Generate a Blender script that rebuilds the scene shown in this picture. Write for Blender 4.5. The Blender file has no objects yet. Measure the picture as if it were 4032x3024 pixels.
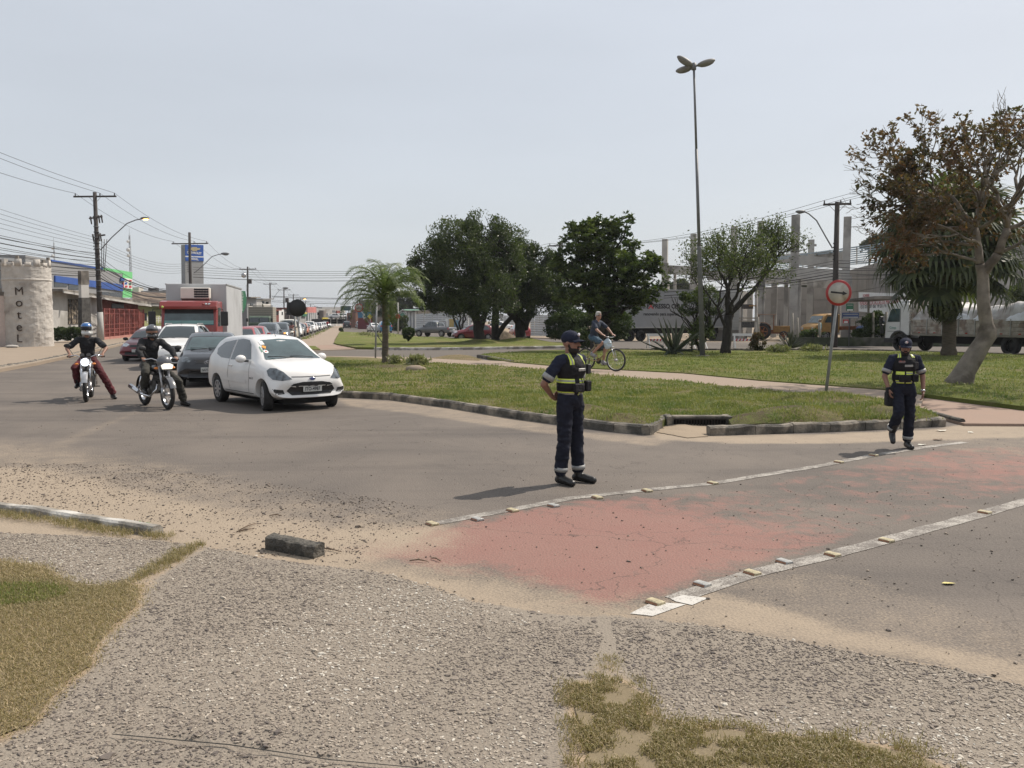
import bpy,bmesh,math,random
import numpy as np
from mathutils import Vector,Matrix,noise as mnoise
from mathutils.bvhtree import BVHTree
from mathutils.geometry import delaunay_2d_cdt,tessellate_polygon
scene = bpy.context.scene
R = math.radians
# ------------------------------------------------------------------ camera
CAM_H,FPX,W0,H0 = 1.8,3300.0,4032.0,3024.0
PITCH = math.atan(250.0 / FPX)
cam_d = bpy.data.cameras.new('camera')
cam_d.sensor_width = 36.0
cam_d.lens = FPX / W0 * 36.0
cam_d.clip_start = 0.05
cam_d.clip_end = 6000
cam = bpy.data.objects.new('camera',cam_d)
scene.collection.objects.link(cam)
cam.location = (0,0,CAM_H)
cam.rotation_euler = (math.pi / 2 - PITCH,0,0)
scene.camera = cam
scene.render.resolution_x,scene.render.resolution_y = 1024,768
# ------------------------------------------------------------------ light
SUN_EL,SUN_AZ = R(50),R(56)          # azimuth clockwise from +Y (into the picture)
world = bpy.data.worlds.new('World')
scene.world = world
world.use_nodes = True
wn = world.node_tree
wn.nodes.clear()
w_out = wn.nodes.new('ShaderNodeOutputWorld')
w_bg = wn.nodes.new('ShaderNodeBackground')
w_sky = wn.nodes.new('ShaderNodeTexSky')
w_sky.sky_type = 'NISHITA'
w_sky.sun_disc = False
w_sky.sun_elevation = SUN_EL
w_sky.sun_rotation = SUN_AZ
w_sky.altitude = 0
w_sky.air_density = 1.0
w_sky.dust_density = 3.0
w_sky.ozone_density = 1.2
w_mix = wn.nodes.new('ShaderNodeMix')
w_mix.data_type = 'RGBA'
w_mix.inputs[0].default_value = 0.66
w_mix.inputs[7].default_value = (8.5,8.9,9.4,1)     # smoke haze, pale grey
wn.links.new(w_sky.outputs[0],w_mix.inputs[6])
w_tc = wn.nodes.new('ShaderNodeTexCoord'); w_mp = wn.nodes.new('ShaderNodeMapping'); w_mp.inputs['Scale'].default_value = (1.2,1.2,5.0)
w_nz = wn.nodes.new('ShaderNodeTexNoise'); w_nz.inputs['Scale'].default_value = 1.6; w_nz.inputs['Detail'].default_value = 6
w_rg = wn.nodes.new('ShaderNodeMapRange'); w_rg.inputs[1].default_value = 0.3; w_rg.inputs[2].default_value = 0.7; w_rg.inputs[3].default_value = 0.955; w_rg.inputs[4].default_value = 1.035
w_sc = wn.nodes.new('ShaderNodeVectorMath'); w_sc.operation = 'SCALE'          # thin uneven smoke haze
wn.links.new(w_tc.outputs['Generated'],w_mp.inputs[0]); wn.links.new(w_mp.outputs[0],w_nz.inputs['Vector']); wn.links.new(w_nz.outputs[0],w_rg.inputs[0])
wn.links.new(w_mix.outputs[2],w_sc.inputs[0]); wn.links.new(w_rg.outputs[0],w_sc.inputs['Scale'])
wn.links.new(w_sc.outputs[0],w_bg.inputs[0])
w_bg.inputs[1].default_value = 0.10
wn.links.new(w_bg.outputs[0],w_out.inputs[0])
sun_d = bpy.data.lights.new('sun','SUN')
sun_d.energy = 5.0
sun_d.angle = R(0.7)
sun_d.color = (1.0,0.91,0.80)
sun = bpy.data.objects.new('sun',sun_d)
scene.collection.objects.link(sun)
sdir = Vector((math.sin(SUN_AZ) * math.cos(SUN_EL),math.cos(SUN_AZ) * math.cos(SUN_EL),math.sin(SUN_EL)))
sun.rotation_euler = sdir.to_track_quat('Z','Y').to_euler()
vs = scene.view_settings
vs.view_transform = 'Standard'
try: vs.look = 'None'
except Exception: pass
vs.exposure = -0.06
vs.gamma = 1.0
vs.use_curve_mapping = False
scene.cycles.use_denoising = True
scene.cycles.max_bounces = 6
scene.cycles.transparent_max_bounces = 6
scene.cycles.volume_bounces = 0
HAZE = 0.00022
# ------------------------------------------------------------------ helpers
COL = scene.collection
def G(px,py,z=0.0):
 """ground point seen at a photo pixel (image pixels to ground positions)"""
 x = (px - W0 / 2) / FPX; u = (H0 / 2 - py) / FPX
 dy = math.cos(PITCH) + math.sin(PITCH) * u
 dz = -math.sin(PITCH) + math.cos(PITCH) * u
 t = (z - CAM_H) / dz
 return Vector((x * t,dy * t,z))
def PY(px,py,Y):
 x = (px - W0 / 2) / FPX; u = (H0 / 2 - py) / FPX
 dy = math.cos(PITCH) + math.sin(PITCH) * u
 dz = -math.sin(PITCH) + math.cos(PITCH) * u
 t = Y / dy
 return Vector((x * t,Y,CAM_H + dz * t))
def rng_(s): return np.random.default_rng(s)
def tag(o,label=None,cat=None,group=None,kind=None):
 if label: o['label'] = label
 if cat: o['category'] = cat
 if group: o['group'] = group
 if kind: o['kind'] = kind
 return o
def empty(name,loc=(0,0,0),rz=0.0,label=None,cat=None,group=None):
 o = bpy.data.objects.new(name,None)
 o.empty_display_size = 0.2
 COL.objects.link(o)
 o.location = loc; o.rotation_euler = (0,0,rz)
 return tag(o,label,cat,group)
def link(name,me,mat=None,parent=None):
 o = bpy.data.objects.new(name,me)
 COL.objects.link(o)
 if mat is not None and len(me.materials) == 0: me.materials.append(mat)
 if parent is not None: o.parent = parent
 return o
def children(o,_c={}):
 return [c for c in bpy.data.objects if c.parent == o]
def copy_tree(root,loc,rz,label=None,paint=None,kids=None,scale=None):
 """copy a thing, its parts and sub-parts; paint = {part name: material}"""
 def cp(o,parent):
  c = o.copy(); COL.objects.link(c); c.parent = parent
  c.matrix_parent_inverse = o.matrix_parent_inverse.copy()
  base = o.name.split('.')[0]
  if paint and base in paint and c.type == 'MESH' and len(c.material_slots):
   c.material_slots[0].link = 'OBJECT'
   c.material_slots[0].material = paint[base]
  for k in list(o.children): cp(k,c)
  return c
 r = cp(root,None)
 r.location = loc; r.rotation_euler = (0,0,rz)
 if scale: r.scale = scale
 if label: r['label'] = label
 return r
class MB:
 def __init__(s): s.v = []; s.f = []; s.sm = []
 def add(s,vs_,fs,smooth=False):
  n = len(s.v)
  s.v.extend([tuple(p) for p in vs_])
  for f in fs:
   s.f.append(tuple(i + n for i in f)); s.sm.append(smooth)
  return s
 def box(s,c,d,rz=0.0,rot=None,taper=1.0):
  m = rot if rot is not None else Matrix.Rotation(rz,3,'Z')
  P = []
  for k in (-1,1):
   t = taper if k > 0 else 1.0
   for a,b in ((-1,-1),(1,-1),(1,1),(-1,1)):
    P.append(Vector(c) + m @ Vector((a * d[0] / 2 * t,b * d[1] / 2 * t,k * d[2] / 2)))
  return s.add(P,[(3,2,1,0),(4,5,6,7),(0,1,5,4),(1,2,6,5),(2,3,7,6),(3,0,4,7)])
 def tube(s,pts,r,n=8,caps=True,smooth=True,flat=None):
  pts = [Vector(p) for p in pts]
  if not hasattr(r,'__len__'): r = [r] * len(pts)
  rings = []
  up = None
  for i,p in enumerate(pts):
   a = pts[max(i - 1,0)]; b = pts[min(i + 1,len(pts) - 1)]
   t = (b - a)
   if t.length < 1e-9: t = Vector((0,0,1))
   t.normalize()
   if up is None:
    up = Vector((0,0,1)) if abs(t.z) < 0.9 else Vector((1,0,0))
   x = t.cross(up)
   if x.length < 1e-6: x = t.cross(Vector((0,1,0)))
   x.normalize(); y = x.cross(t).normalized(); up = y
   rings.append([p + x * math.cos(2 * math.pi * k / n) * r[i] + y * math.sin(2 * math.pi * k / n) * r[i] * (flat or 1.0) for k in range(n)])
  V = [q for ring in rings for q in ring]
  F = []
  for i in range(len(pts) - 1):
   for k in range(n):
    a = i * n + k; b = i * n + (k + 1) % n
    F.append((a,b,b + n,a + n))
  s.add(V,F,smooth)
  if caps:
   m = len(s.v) - len(V)
   s.f.append(tuple(m + k for k in reversed(range(n)))); s.sm.append(False)
   e = m + (len(pts) - 1) * n
   s.f.append(tuple(e + k for k in range(n))); s.sm.append(False)
  return s
 def cyl(s,a,b,r0,r1=None,n=12,smooth=True):
  return s.tube([a,b],[r0,r0 if r1 is None else r1],n,True,smooth)
 def lathe(s,prof,n=16,o=(0,0,0),axis='Z',smooth=True,a0=0.0,a1=None):
  full = a1 is None
  a1 = 2 * math.pi if full else a1
  m = n if full else n + 1
  V = []
  for (r,h) in prof:
   for k in range(m):
    t = a0 + (a1 - a0) * k / n
    c,q = r * math.cos(t),r * math.sin(t)
    p = {'Z': (c,q,h),'Y': (c,h,q),'X': (h,c,q)}[axis]
    V.append((p[0] + o[0],p[1] + o[1],p[2] + o[2]))
  F = []
  for i in range(len(prof) - 1):
   for k in range(n):
    a = i * m + k; b = i * m + (k + 1) % m
    F.append((a,b,b + m,a + m) if axis == 'Z' else (a,a + m,b + m,b))
  return s.add(V,F,smooth)
 def ell(s,c,r,n=12,m=8,rot=None,smooth=True,z0=-1.0,z1=1.0):
  c = Vector(c); V = []
  for i in range(m + 1):
   ph = math.acos(max(-1,min(1,-(z0 + (z1 - z0) * i / m)))) if False else (-math.pi / 2 + math.pi * i / m)
   sz = max(z0,min(z1,math.sin(ph))); cr = math.cos(ph)
   for k in range(n):
    t = 2 * math.pi * k / n
    p = Vector((r[0] * cr * math.cos(t),r[1] * cr * math.sin(t),r[2] * sz))
    if rot is not None: p = rot @ p
    V.append(c + p)
  F = []
  for i in range(m):
   for k in range(n):
    a = i * n + k; b = i * n + (k + 1) % n
    F.append((a,b,b + n,a + n))
  return s.add(V,F,smooth)
 def prism(s,poly,d0,d1,plane='XY',off=(0,0,0),smooth=False):
  """extrude a 2D polygon; plane XY extrudes along Z, XZ along Y, YZ along X"""
  n = len(poly); V = []
  for d in (d0,d1):
   for (a,b) in poly:
    p = {'XY': (a,b,d),'XZ': (a,d,b),'YZ': (d,a,b)}[plane]
    V.append((p[0] + off[0],p[1] + off[1],p[2] + off[2]))
  F = [tuple(reversed(range(n))),tuple(range(n,2 * n))]
  F += [(i,(i + 1) % n,(i + 1) % n + n,i + n) for i in range(n)]
  return s.add(V,F,smooth)
 def mesh(s,name,normals=True):
  me = bpy.data.meshes.new(name)
  me.from_pydata(s.v,[],s.f)
  me.polygons.foreach_set('use_smooth',s.sm)
  if normals:
   bm = bmesh.new(); bm.from_mesh(me)
   bmesh.ops.recalc_face_normals(bm,faces=bm.faces)
   bm.to_mesh(me); bm.free()
  me.update()
  return me
 def build(s,name,mat,parent=None,bevel=0.0,normals=True,seg=1):
  me = s.mesh(name,normals)
  if bevel > 0:
   bm = bmesh.new(); bm.from_mesh(me)
   bmesh.ops.remove_doubles(bm,verts=bm.verts,dist=1e-5)
   es = [e for e in bm.edges if len(e.link_faces) == 2 and e.calc_face_angle(0) > 0.6]
   bmesh.ops.bevel(bm,geom=es,offset=bevel,segments=seg,affect='EDGES',profile=0.6,clamp_overlap=True)
   bm.to_mesh(me); bm.free()
  return link(name,me,mat,parent)
def np_mesh(name,V,F,attrs=None,smooth=False):
 """fast mesh from numpy arrays; F is (n,3) or (n,4); attrs {name:(domain, array)}"""
 V = np.asarray(V,np.float32).reshape(-1,3); F = np.asarray(F,np.int32)
 me = bpy.data.meshes.new(name)
 nf,k = F.shape
 me.vertices.add(len(V)); me.vertices.foreach_set('co',V.ravel())
 me.loops.add(nf * k); me.loops.foreach_set('vertex_index',F.ravel())
 me.polygons.add(nf)
 me.polygons.foreach_set('loop_start',np.arange(0,nf * k,k,dtype=np.int32))
 me.polygons.foreach_set('use_smooth',np.full(nf,smooth,dtype=bool))
 me.update(calc_edges=True)
 for an,(dom,arr) in (attrs or {}).items():
  a = me.attributes.new(an,'FLOAT',dom)
  a.data.foreach_set('value',np.asarray(arr,np.float32).ravel())
 me.validate(verbose=False)
 return me
def apply_mods(o):
 dg = bpy.context.evaluated_depsgraph_get()
 me = bpy.data.meshes.new_from_object(o.evaluated_get(dg))
 old = o.data
 o.modifiers.clear(); o.data = me; me.name = old.name
 return o
# ------------------------------------------------------------------ materials
_M = {}
def mat(name,col,rough=0.8,metal=0.0,var=0.12,nscale=3.0,bump=0.0,bscale=30.0,col2=None,spec=0.5,
  coat=0.0,emit=None,estr=0.0,c2amt=0.5,trans=0.0,detail=6.0,attr=None,stretch=None,subs=0.0,c2scale=None):
 if name in _M: return _M[name]
 m = bpy.data.materials.new(name); m.use_nodes = True
 nt = m.node_tree; N = nt.nodes; L = nt.links
 b = N['Principled BSDF']
 b.inputs['Roughness'].default_value = rough
 b.inputs['Metallic'].default_value = metal
 b.inputs['Specular IOR Level'].default_value = spec
 b.inputs['Coat Weight'].default_value = coat
 b.inputs['Coat Roughness'].default_value = 0.06
 if trans: b.inputs['Transmission Weight'].default_value = trans
 tc = N.new('ShaderNodeTexCoord'); src = tc.outputs['Object']
 if stretch:
  mp = N.new('ShaderNodeMapping'); mp.inputs['Scale'].default_value = stretch
  L.new(src,mp.inputs[0]); src = mp.outputs[0]
 nz = N.new('ShaderNodeTexNoise'); nz.inputs['Scale'].default_value = nscale; nz.inputs['Detail'].default_value = detail
 L.new(src,nz.inputs['Vector'])
 rp = N.new('ShaderNodeMapRange'); rp.inputs[1].default_value = 0.3; rp.inputs[2].default_value = 0.7
 rp.inputs[3].default_value = 1 - var; rp.inputs[4].default_value = 1 + var
 L.new(nz.outputs[0],rp.inputs[0])
 c = None
 if col2 is not None:
  n2 = N.new('ShaderNodeTexNoise'); n2.inputs['Scale'].default_value = c2scale or nscale * 0.45; n2.inputs['Detail'].default_value = 5
  L.new(src,n2.inputs['Vector'])
  r2 = N.new('ShaderNodeMapRange'); r2.inputs[1].default_value = 0.62 - c2amt * 0.3; r2.inputs[2].default_value = 0.74 - c2amt * 0.3
  L.new(n2.outputs[0],r2.inputs[0])
  mx = N.new('ShaderNodeMix'); mx.data_type = 'RGBA'
  mx.inputs[6].default_value = (*col,1); mx.inputs[7].default_value = (*col2,1)
  L.new(r2.outputs[0],mx.inputs[0]); c = mx.outputs[2]
 vm = N.new('ShaderNodeVectorMath'); vm.operation = 'SCALE'
 if c is not None: L.new(c,vm.inputs[0])
 else: vm.inputs[0].default_value = col
 L.new(rp.outputs[0],vm.inputs['Scale'])
 outc = vm.outputs[0]
 if attr:
  at = N.new('ShaderNodeAttribute'); at.attribute_name = attr
  v2 = N.new('ShaderNodeVectorMath'); v2.operation = 'SCALE'
  L.new(outc,v2.inputs[0]); L.new(at.outputs['Fac'],v2.inputs['Scale']); outc = v2.outputs[0]
 L.new(outc,b.inputs['Base Color'])
 if bump > 0:
  nb = N.new('ShaderNodeTexNoise'); nb.inputs['Scale'].default_value = bscale; nb.inputs['Detail'].default_value = 8
  L.new(src,nb.inputs['Vector'])
  bp = N.new('ShaderNodeBump'); bp.inputs['Strength'].default_value = min(bump,1.0); bp.inputs['Distance'].default_value = 0.02 * max(1,bump)
  L.new(nb.outputs[0],bp.inputs['Height']); L.new(bp.outputs[0],b.inputs['Normal'])
 if emit is not None:
  b.inputs['Emission Color'].default_value = (*emit,1); b.inputs['Emission Strength'].default_value = estr
 _M[name] = m
 return m
def leaf_mat(name,col,col2,trans=0.25,rough=0.5):
 """leaf colour runs col..col2 by the per-leaf attribute 'tint'; light passes through thin leaves"""
 if name in _M: return _M[name]
 m = bpy.data.materials.new(name); m.use_nodes = True
 nt = m.node_tree; N = nt.nodes; L = nt.links
 b = N['Principled BSDF']; b.inputs['Roughness'].default_value = rough; b.inputs['Specular IOR Level'].default_value = 0.35
 at = N.new('ShaderNodeAttribute'); at.attribute_name = 'tint'
 mx = N.new('ShaderNodeMix'); mx.data_type = 'RGBA'
 mx.inputs[6].default_value = (*col,1); mx.inputs[7].default_value = (*col2,1)
 L.new(at.outputs['Fac'],mx.inputs[0]); L.new(mx.outputs[2],b.inputs['Base Color'])
 t = N.new('ShaderNodeBsdfTranslucent')
 v = N.new('ShaderNodeVectorMath'); v.operation = 'MULTIPLY'; v.inputs[1].default_value = (1.1,1.3,0.6)
 L.new(mx.outputs[2],v.inputs[0]); L.new(v.outputs[0],t.inputs[0])
 ms = N.new('ShaderNodeMixShader'); ms.inputs[0].default_value = trans
 out = N['Material Output']
 L.new(b.outputs[0],ms.inputs[1]); L.new(t.outputs[0],ms.inputs[2]); L.new(ms.outputs[0],out.inputs[0])
 _M[name] = m
 return m
def text(s_,size,mt,parent,loc,rot,name='lettering',extrude=0.004,align='CENTER',sx=1.0,bold=0.0):
 cu = bpy.data.curves.new('lettering','FONT')
 cu.body = s_; cu.size = size; cu.align_x = align; cu.align_y = 'CENTER'; cu.extrude = extrude; cu.offset = bold
 cu.resolution_u = 3
 t = bpy.data.objects.new('tmp_text',cu); COL.objects.link(t)
 dg = bpy.context.evaluated_depsgraph_get()
 me = bpy.data.meshes.new_from_object(t.evaluated_get(dg))
 bpy.data.objects.remove(t); me.materials.clear()
 o = link(name,me,mt,parent)
 o.location = loc; o.rotation_euler = rot; o.scale = (sx,1,1)
 return o
def sdist(P,poly):
 """signed distance of points P (n,2) to a polygon (positive inside)"""
 P = np.asarray(P,float); Q = np.asarray(poly,float)
 d = np.full(len(P),1e9); ins = np.zeros(len(P),bool)
 for i in range(len(Q)):
  a = Q[i]; b = Q[(i + 1) % len(Q)]; e = b - a; w = P - a
  t = np.clip((w @ e) / max(e @ e,1e-12),0,1)
  d = np.minimum(d,np.hypot(w[:,0] - t * e[0],w[:,1] - t * e[1]))
  c = ((a[1] <= P[:,1]) & (P[:,1] < b[1])) | ((b[1] <= P[:,1]) & (P[:,1] < a[1]))
  with np.errstate(divide='ignore',invalid='ignore'):
   xi = a[0] + (P[:,1] - a[1]) / (b[1] - a[1]) * e[0]
  ins ^= c & (P[:,0] < xi)
 return np.where(ins,d,-d)
def smooth(x,a,b):
 t = np.clip((x - a) / (b - a),0,1); return t * t * (3 - 2 * t)
def fbm(P,scale,seed=0.0,oct=4):
 out = np.empty(len(P))
 for i,(x,y) in enumerate(P):
  out[i] = mnoise.fractal(Vector((x * scale + seed,y * scale - seed,seed)),1.0,2.0,oct)
 return out
def dense(poly,step,closed=True):
 out = []
 n = len(poly)
 for i in range(n if closed else n - 1):
  a = Vector(poly[i][:2]); b = Vector(poly[(i + 1) % n][:2]); k = max(1,int((b - a).length / step))
  for j in range(k): out.append(a.lerp(b,j / k))
 if not closed: out.append(Vector(poly[-1][:2]))
 return out
def rough_poly(poly,step,amp,scale=2.0,seed=1.0):
 out = []
 for p in dense(poly,step):
  q = Vector((p.x * scale,p.y * scale,seed))
  out.append((p.x + mnoise.fractal(q,1,2,4) * amp,p.y + mnoise.fractal(q + Vector((9,9,9)),1,2,4) * amp))
 return out
def sheet(name,poly,z,mt,skirt=0.1,grid=0.0,zf=None,parent=None,edge_drop=None):
 """a ground sheet from a polygon, with skirt and (optionally) interior relief zf(x,y,dist)"""
 pts = [Vector((p[0],p[1])) for p in poly]
 n = len(pts)
 ins = []
 if grid > 0:
  A = np.array([(p.x,p.y) for p in pts])
  lo,hi = A.min(0),A.max(0)
  gx,gy = np.meshgrid(np.arange(lo[0],hi[0],grid),np.arange(lo[1],hi[1],grid))
  Q = np.stack([gx.ravel(),gy.ravel()],1)
  d = sdist(Q,A)
  Q = Q[d > grid * 0.45]
  ins = [Vector((x,y)) for x,y in Q]
 vs_,es,fs,_,_,_ = delaunay_2d_cdt(pts + ins,[(i,(i + 1) % n) for i in range(n)],[],1,1e-4)
 V = np.array([(v.x,v.y,z) for v in vs_])
 if zf is not None:
  dd = sdist(V[:,:2],np.array([(p.x,p.y) for p in pts]))
  V[:,2] = z + np.array([zf(V[i,0],V[i,1],max(0,dd[i])) for i in range(len(V))])
 mb = MB(); mb.add(V,fs,grid > 0)
 if skirt:
  top = [(p.x,p.y,z) for p in pts]; bot = [(p.x,p.y,z - skirt) for p in pts]
  mb.add(top + bot,[(i,(i + 1) % n,(i + 1) % n + n,i + n) for i in range(n)])
 o = mb.build(name,mt,parent,normals=False)
 return o
# ------------------------------------------------------------------ ground materials
def node_mat(name):
 m = bpy.data.materials.new(name); m.use_nodes = True
 return m,m.node_tree.nodes,m.node_tree.links,m.node_tree.nodes['Principled BSDF']
def n_noise(N,L,src,scale,detail=6,rough=0.6,dist=0.0):
 n = N.new('ShaderNodeTexNoise'); n.inputs['Scale'].default_value = scale; n.inputs['Detail'].default_value = detail
 n.inputs['Roughness'].default_value = rough; n.inputs['Distortion'].default_value = dist
 L.new(src,n.inputs['Vector']); return n.outputs[0]
def n_range(N,L,src,a,b,c=0.0,d=1.0):
 r = N.new('ShaderNodeMapRange');
 for i,v in enumerate((a,b,c,d)): r.inputs[i + 1].default_value = v
 L.new(src,r.inputs[0]); return r.outputs[0]
def n_mix(N,L,f,a,b):
 m = N.new('ShaderNodeMix'); m.data_type = 'RGBA'
 for i,v in ((0,f),(6,a),(7,b)):
  if isinstance(v,tuple): m.inputs[i].default_value = (*v,1)
  elif isinstance(v,(int,float)): m.inputs[i].default_value = v
  else: L.new(v,m.inputs[i])
 return m.outputs[2]
def n_math(N,L,op,a,b=None):
 m = N.new('ShaderNodeMath'); m.operation = op
 for i,v in ((0,a),(1,b)):
  if v is None: continue
  if isinstance(v,(int,float)): m.inputs[i].default_value = v
  else: L.new(v,m.inputs[i])
 return m.outputs[0]
def n_attr(N,name):
 a = N.new('ShaderNodeAttribute'); a.attribute_name = name; return a.outputs['Fac']
def n_bump(N,L,b,h,strength,dist=0.01):
 bp = N.new('ShaderNodeBump'); bp.inputs['Strength'].default_value = strength; bp.inputs['Distance'].default_value = dist
 L.new(h,bp.inputs['Height']); L.new(bp.outputs[0],b.inputs['Normal'])
ASPH = (0.150,0.127,0.107); ASPH2 = (0.106,0.091,0.079); SAND = (0.345,0.280,0.208); SAND2 = (0.28,0.225,0.168)
def make_road_mat():
 m,N,L,b = node_mat('road_surface')
 g = N.new('ShaderNodeNewGeometry'); P = g.outputs['Position']
 big = n_noise(N,L,P,0.35,5,0.6,0.6); fine = n_noise(N,L,P,52,4,0.8); mid = n_noise(N,L,P,5,6)
 c = n_mix(N,L,n_range(N,L,big,0.38,0.62),ASPH,ASPH2)
 c = n_mix(N,L,n_range(N,L,fine,0.42,0.68,0,0.55),c,(0.21,0.183,0.158))       # pale aggregate grains
 v = N.new('ShaderNodeTexVoronoi'); v.inputs['Scale'].default_value = 55; L.new(P,v.inputs['Vector'])
 c = n_mix(N,L,n_range(N,L,v.outputs['Distance'],0.30,0.12,0,0.45),c,(0.055,0.048,0.045))
 c = n_mix(N,L,n_range(N,L,n_noise(N,L,P,1.3,9,0.78,0.8),0.56,0.70,0,0.35),c,(0.060,0.052,0.047))
 # tyre-polished darker streaks along the turning lanes
 mp = N.new('ShaderNodeMapping'); mp.inputs['Rotation'].default_value = (0,0,R(28)); mp.inputs['Scale'].default_value = (0.06,0.7,1)
 L.new(P,mp.inputs[0]); st = n_noise(N,L,mp.outputs[0],1.0,5,0.6,0.3)
 c = n_mix(N,L,n_range(N,L,st,0.50,0.66,0,0.42),c,(0.062,0.055,0.052))
 # worn red paint of the cycle crossing
 red = n_attr(N,'red')
 rn = n_math(N,L,'ADD',red,n_math(N,L,'MULTIPLY',n_math(N,L,'SUBTRACT',n_noise(N,L,P,3.2,8,0.72,0.5),0.5),1.7))
 rfac = n_range(N,L,rn,0.42,0.80)
 rwear = n_range(N,L,n_noise(N,L,P,120,3,0.7),0.36,0.60,0.25,0.88)
 rf = n_math(N,L,'MULTIPLY',rfac,rwear)
 rc = n_mix(N,L,n_noise(N,L,P,1.5),(0.30,0.118,0.097),(0.31,0.170,0.138))
 c = n_mix(N,L,rf,c,rc)
 cv = N.new('ShaderNodeTexVoronoi'); cv.feature = 'DISTANCE_TO_EDGE'; cv.inputs['Scale'].default_value = 0.55
 mw = N.new('ShaderNodeVectorMath'); mw.operation = 'ADD'; L.new(P,mw.inputs[0]); nv = N.new('ShaderNodeTexNoise'); nv.inputs['Scale'].default_value = 1.6; nv.inputs['Detail'].default_value = 7; L.new(P,nv.inputs['Vector']); L.new(nv.outputs['Color'],mw.inputs[1]); L.new(mw.outputs[0],cv.inputs['Vector'])
 c = n_mix(N,L,n_range(N,L,cv.outputs['Distance'],0.0045,0.001,0,0.55),c,(0.055,0.047,0.042))
 # blown sand
 sand = n_attr(N,'sand')
 sn = n_math(N,L,'ADD',sand,n_math(N,L,'MULTIPLY',n_math(N,L,'SUBTRACT',n_noise(N,L,P,2.2,9,0.75,0.4),0.5),0.9))
 sn = n_math(N,L,'ADD',sn,n_math(N,L,'MULTIPLY',n_math(N,L,'SUBTRACT',fine,0.5),1.6))
 sf = n_range(N,L,sn,0.30,0.86)
 sc = n_mix(N,L,mid,SAND,SAND2)
 sc = n_mix(N,L,n_range(N,L,n_noise(N,L,P,38,4,0.7),0.60,0.72,0,0.5),sc,(0.17,0.135,0.11))
 c = n_mix(N,L,sf,c,sc)
 L.new(c,b.inputs['Base Color']); b.inputs['Roughness'].default_value = 0.85; b.inputs['Specular IOR Level'].default_value = 0.3
 h = n_math(N,L,'ADD',fine,n_math(N,L,'MULTIPLY',v.outputs['Distance'],1.2))
 n_bump(N,L,b,h,0.55,0.006)
 return m
def make_paint_mat(name,col,worn=0.5):
 m,N,L,b = node_mat(name)
 g = N.new('ShaderNodeNewGeometry'); P = g.outputs['Position']
 w = n_math(N,L,'ADD',n_noise(N,L,P,4.0,9,0.75,0.4),n_noise(N,L,P,75,4,0.85))
 f = n_range(N,L,w,0.96 + (0.5 - worn) * 0.55,1.12 + (0.5 - worn) * 0.55)
 c = n_mix(N,L,f,col,(0.13,0.113,0.098))
 L.new(c,b.inputs['Base Color']); b.inputs['Roughness'].default_value = 0.75
 n_bump(N,L,b,n_noise(N,L,P,90,3),0.4,0.006)
 return m
def make_grass_mat(name,g1,g2,dry,dryamt=0.5,scale=1.0):
 m,N,L,b = node_mat(name)
 g = N.new('ShaderNodeNewGeometry'); P = g.outputs['Position']
 c = n_mix(N,L,n_range(N,L,n_noise(N,L,P,0.9 * scale,8,0.7),0.35,0.65),g1,g2)
 d = n_math(N,L,'ADD',n_noise(N,L,P,0.45 * scale,6,0.7,0.5),n_math(N,L,'MULTIPLY',n_noise(N,L,P,7 * scale,6,0.8),0.45))
 c = n_mix(N,L,n_range(N,L,d,0.86 - dryamt * 0.3,1.05 - dryamt * 0.3),c,dry)
 bn = n_math(N,L,'ADD',n_attr(N,'bare'),n_math(N,L,'MULTIPLY',n_math(N,L,'SUBTRACT',n_noise(N,L,P,3.5,8,0.75),0.5),1.2))
 c = n_mix(N,L,n_range(N,L,bn,0.38,0.62),c,(0.15,0.115,0.078))
 c = n_mix(N,L,n_range(N,L,n_noise(N,L,P,45,5,0.8),0.35,0.62,0.55,0.0),c,(0.035,0.045,0.018))
 L.new(c,b.inputs['Base Color']); b.inputs['Roughness'].default_value = 0.95; b.inputs['Specular IOR Level'].default_value = 0.1
 n_bump(N,L,b,n_noise(N,L,P,38,8,0.8),1.0,0.06)
 return m
def make_sand_mat(name,a,bb,grain=40):
 m,N,L,b = node_mat(name)
 g = N.new('ShaderNodeNewGeometry'); P = g.outputs['Position']
 c = n_mix(N,L,n_noise(N,L,P,0.7,8,0.7),a,bb)
 c = n_mix(N,L,n_range(N,L,n_noise(N,L,P,grain,5,0.8),0.55,0.72,0,0.55),c,(a[0] * .55,a[1] * .55,a[2] * .55))
 L.new(c,b.inputs['Base Color']); b.inputs['Roughness'].default_value = 0.95; b.inputs['Specular IOR Level'].default_value = 0.1
 n_bump(N,L,b,n_noise(N,L,P,grain,6,0.7),0.7,0.012)
 return m
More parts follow.
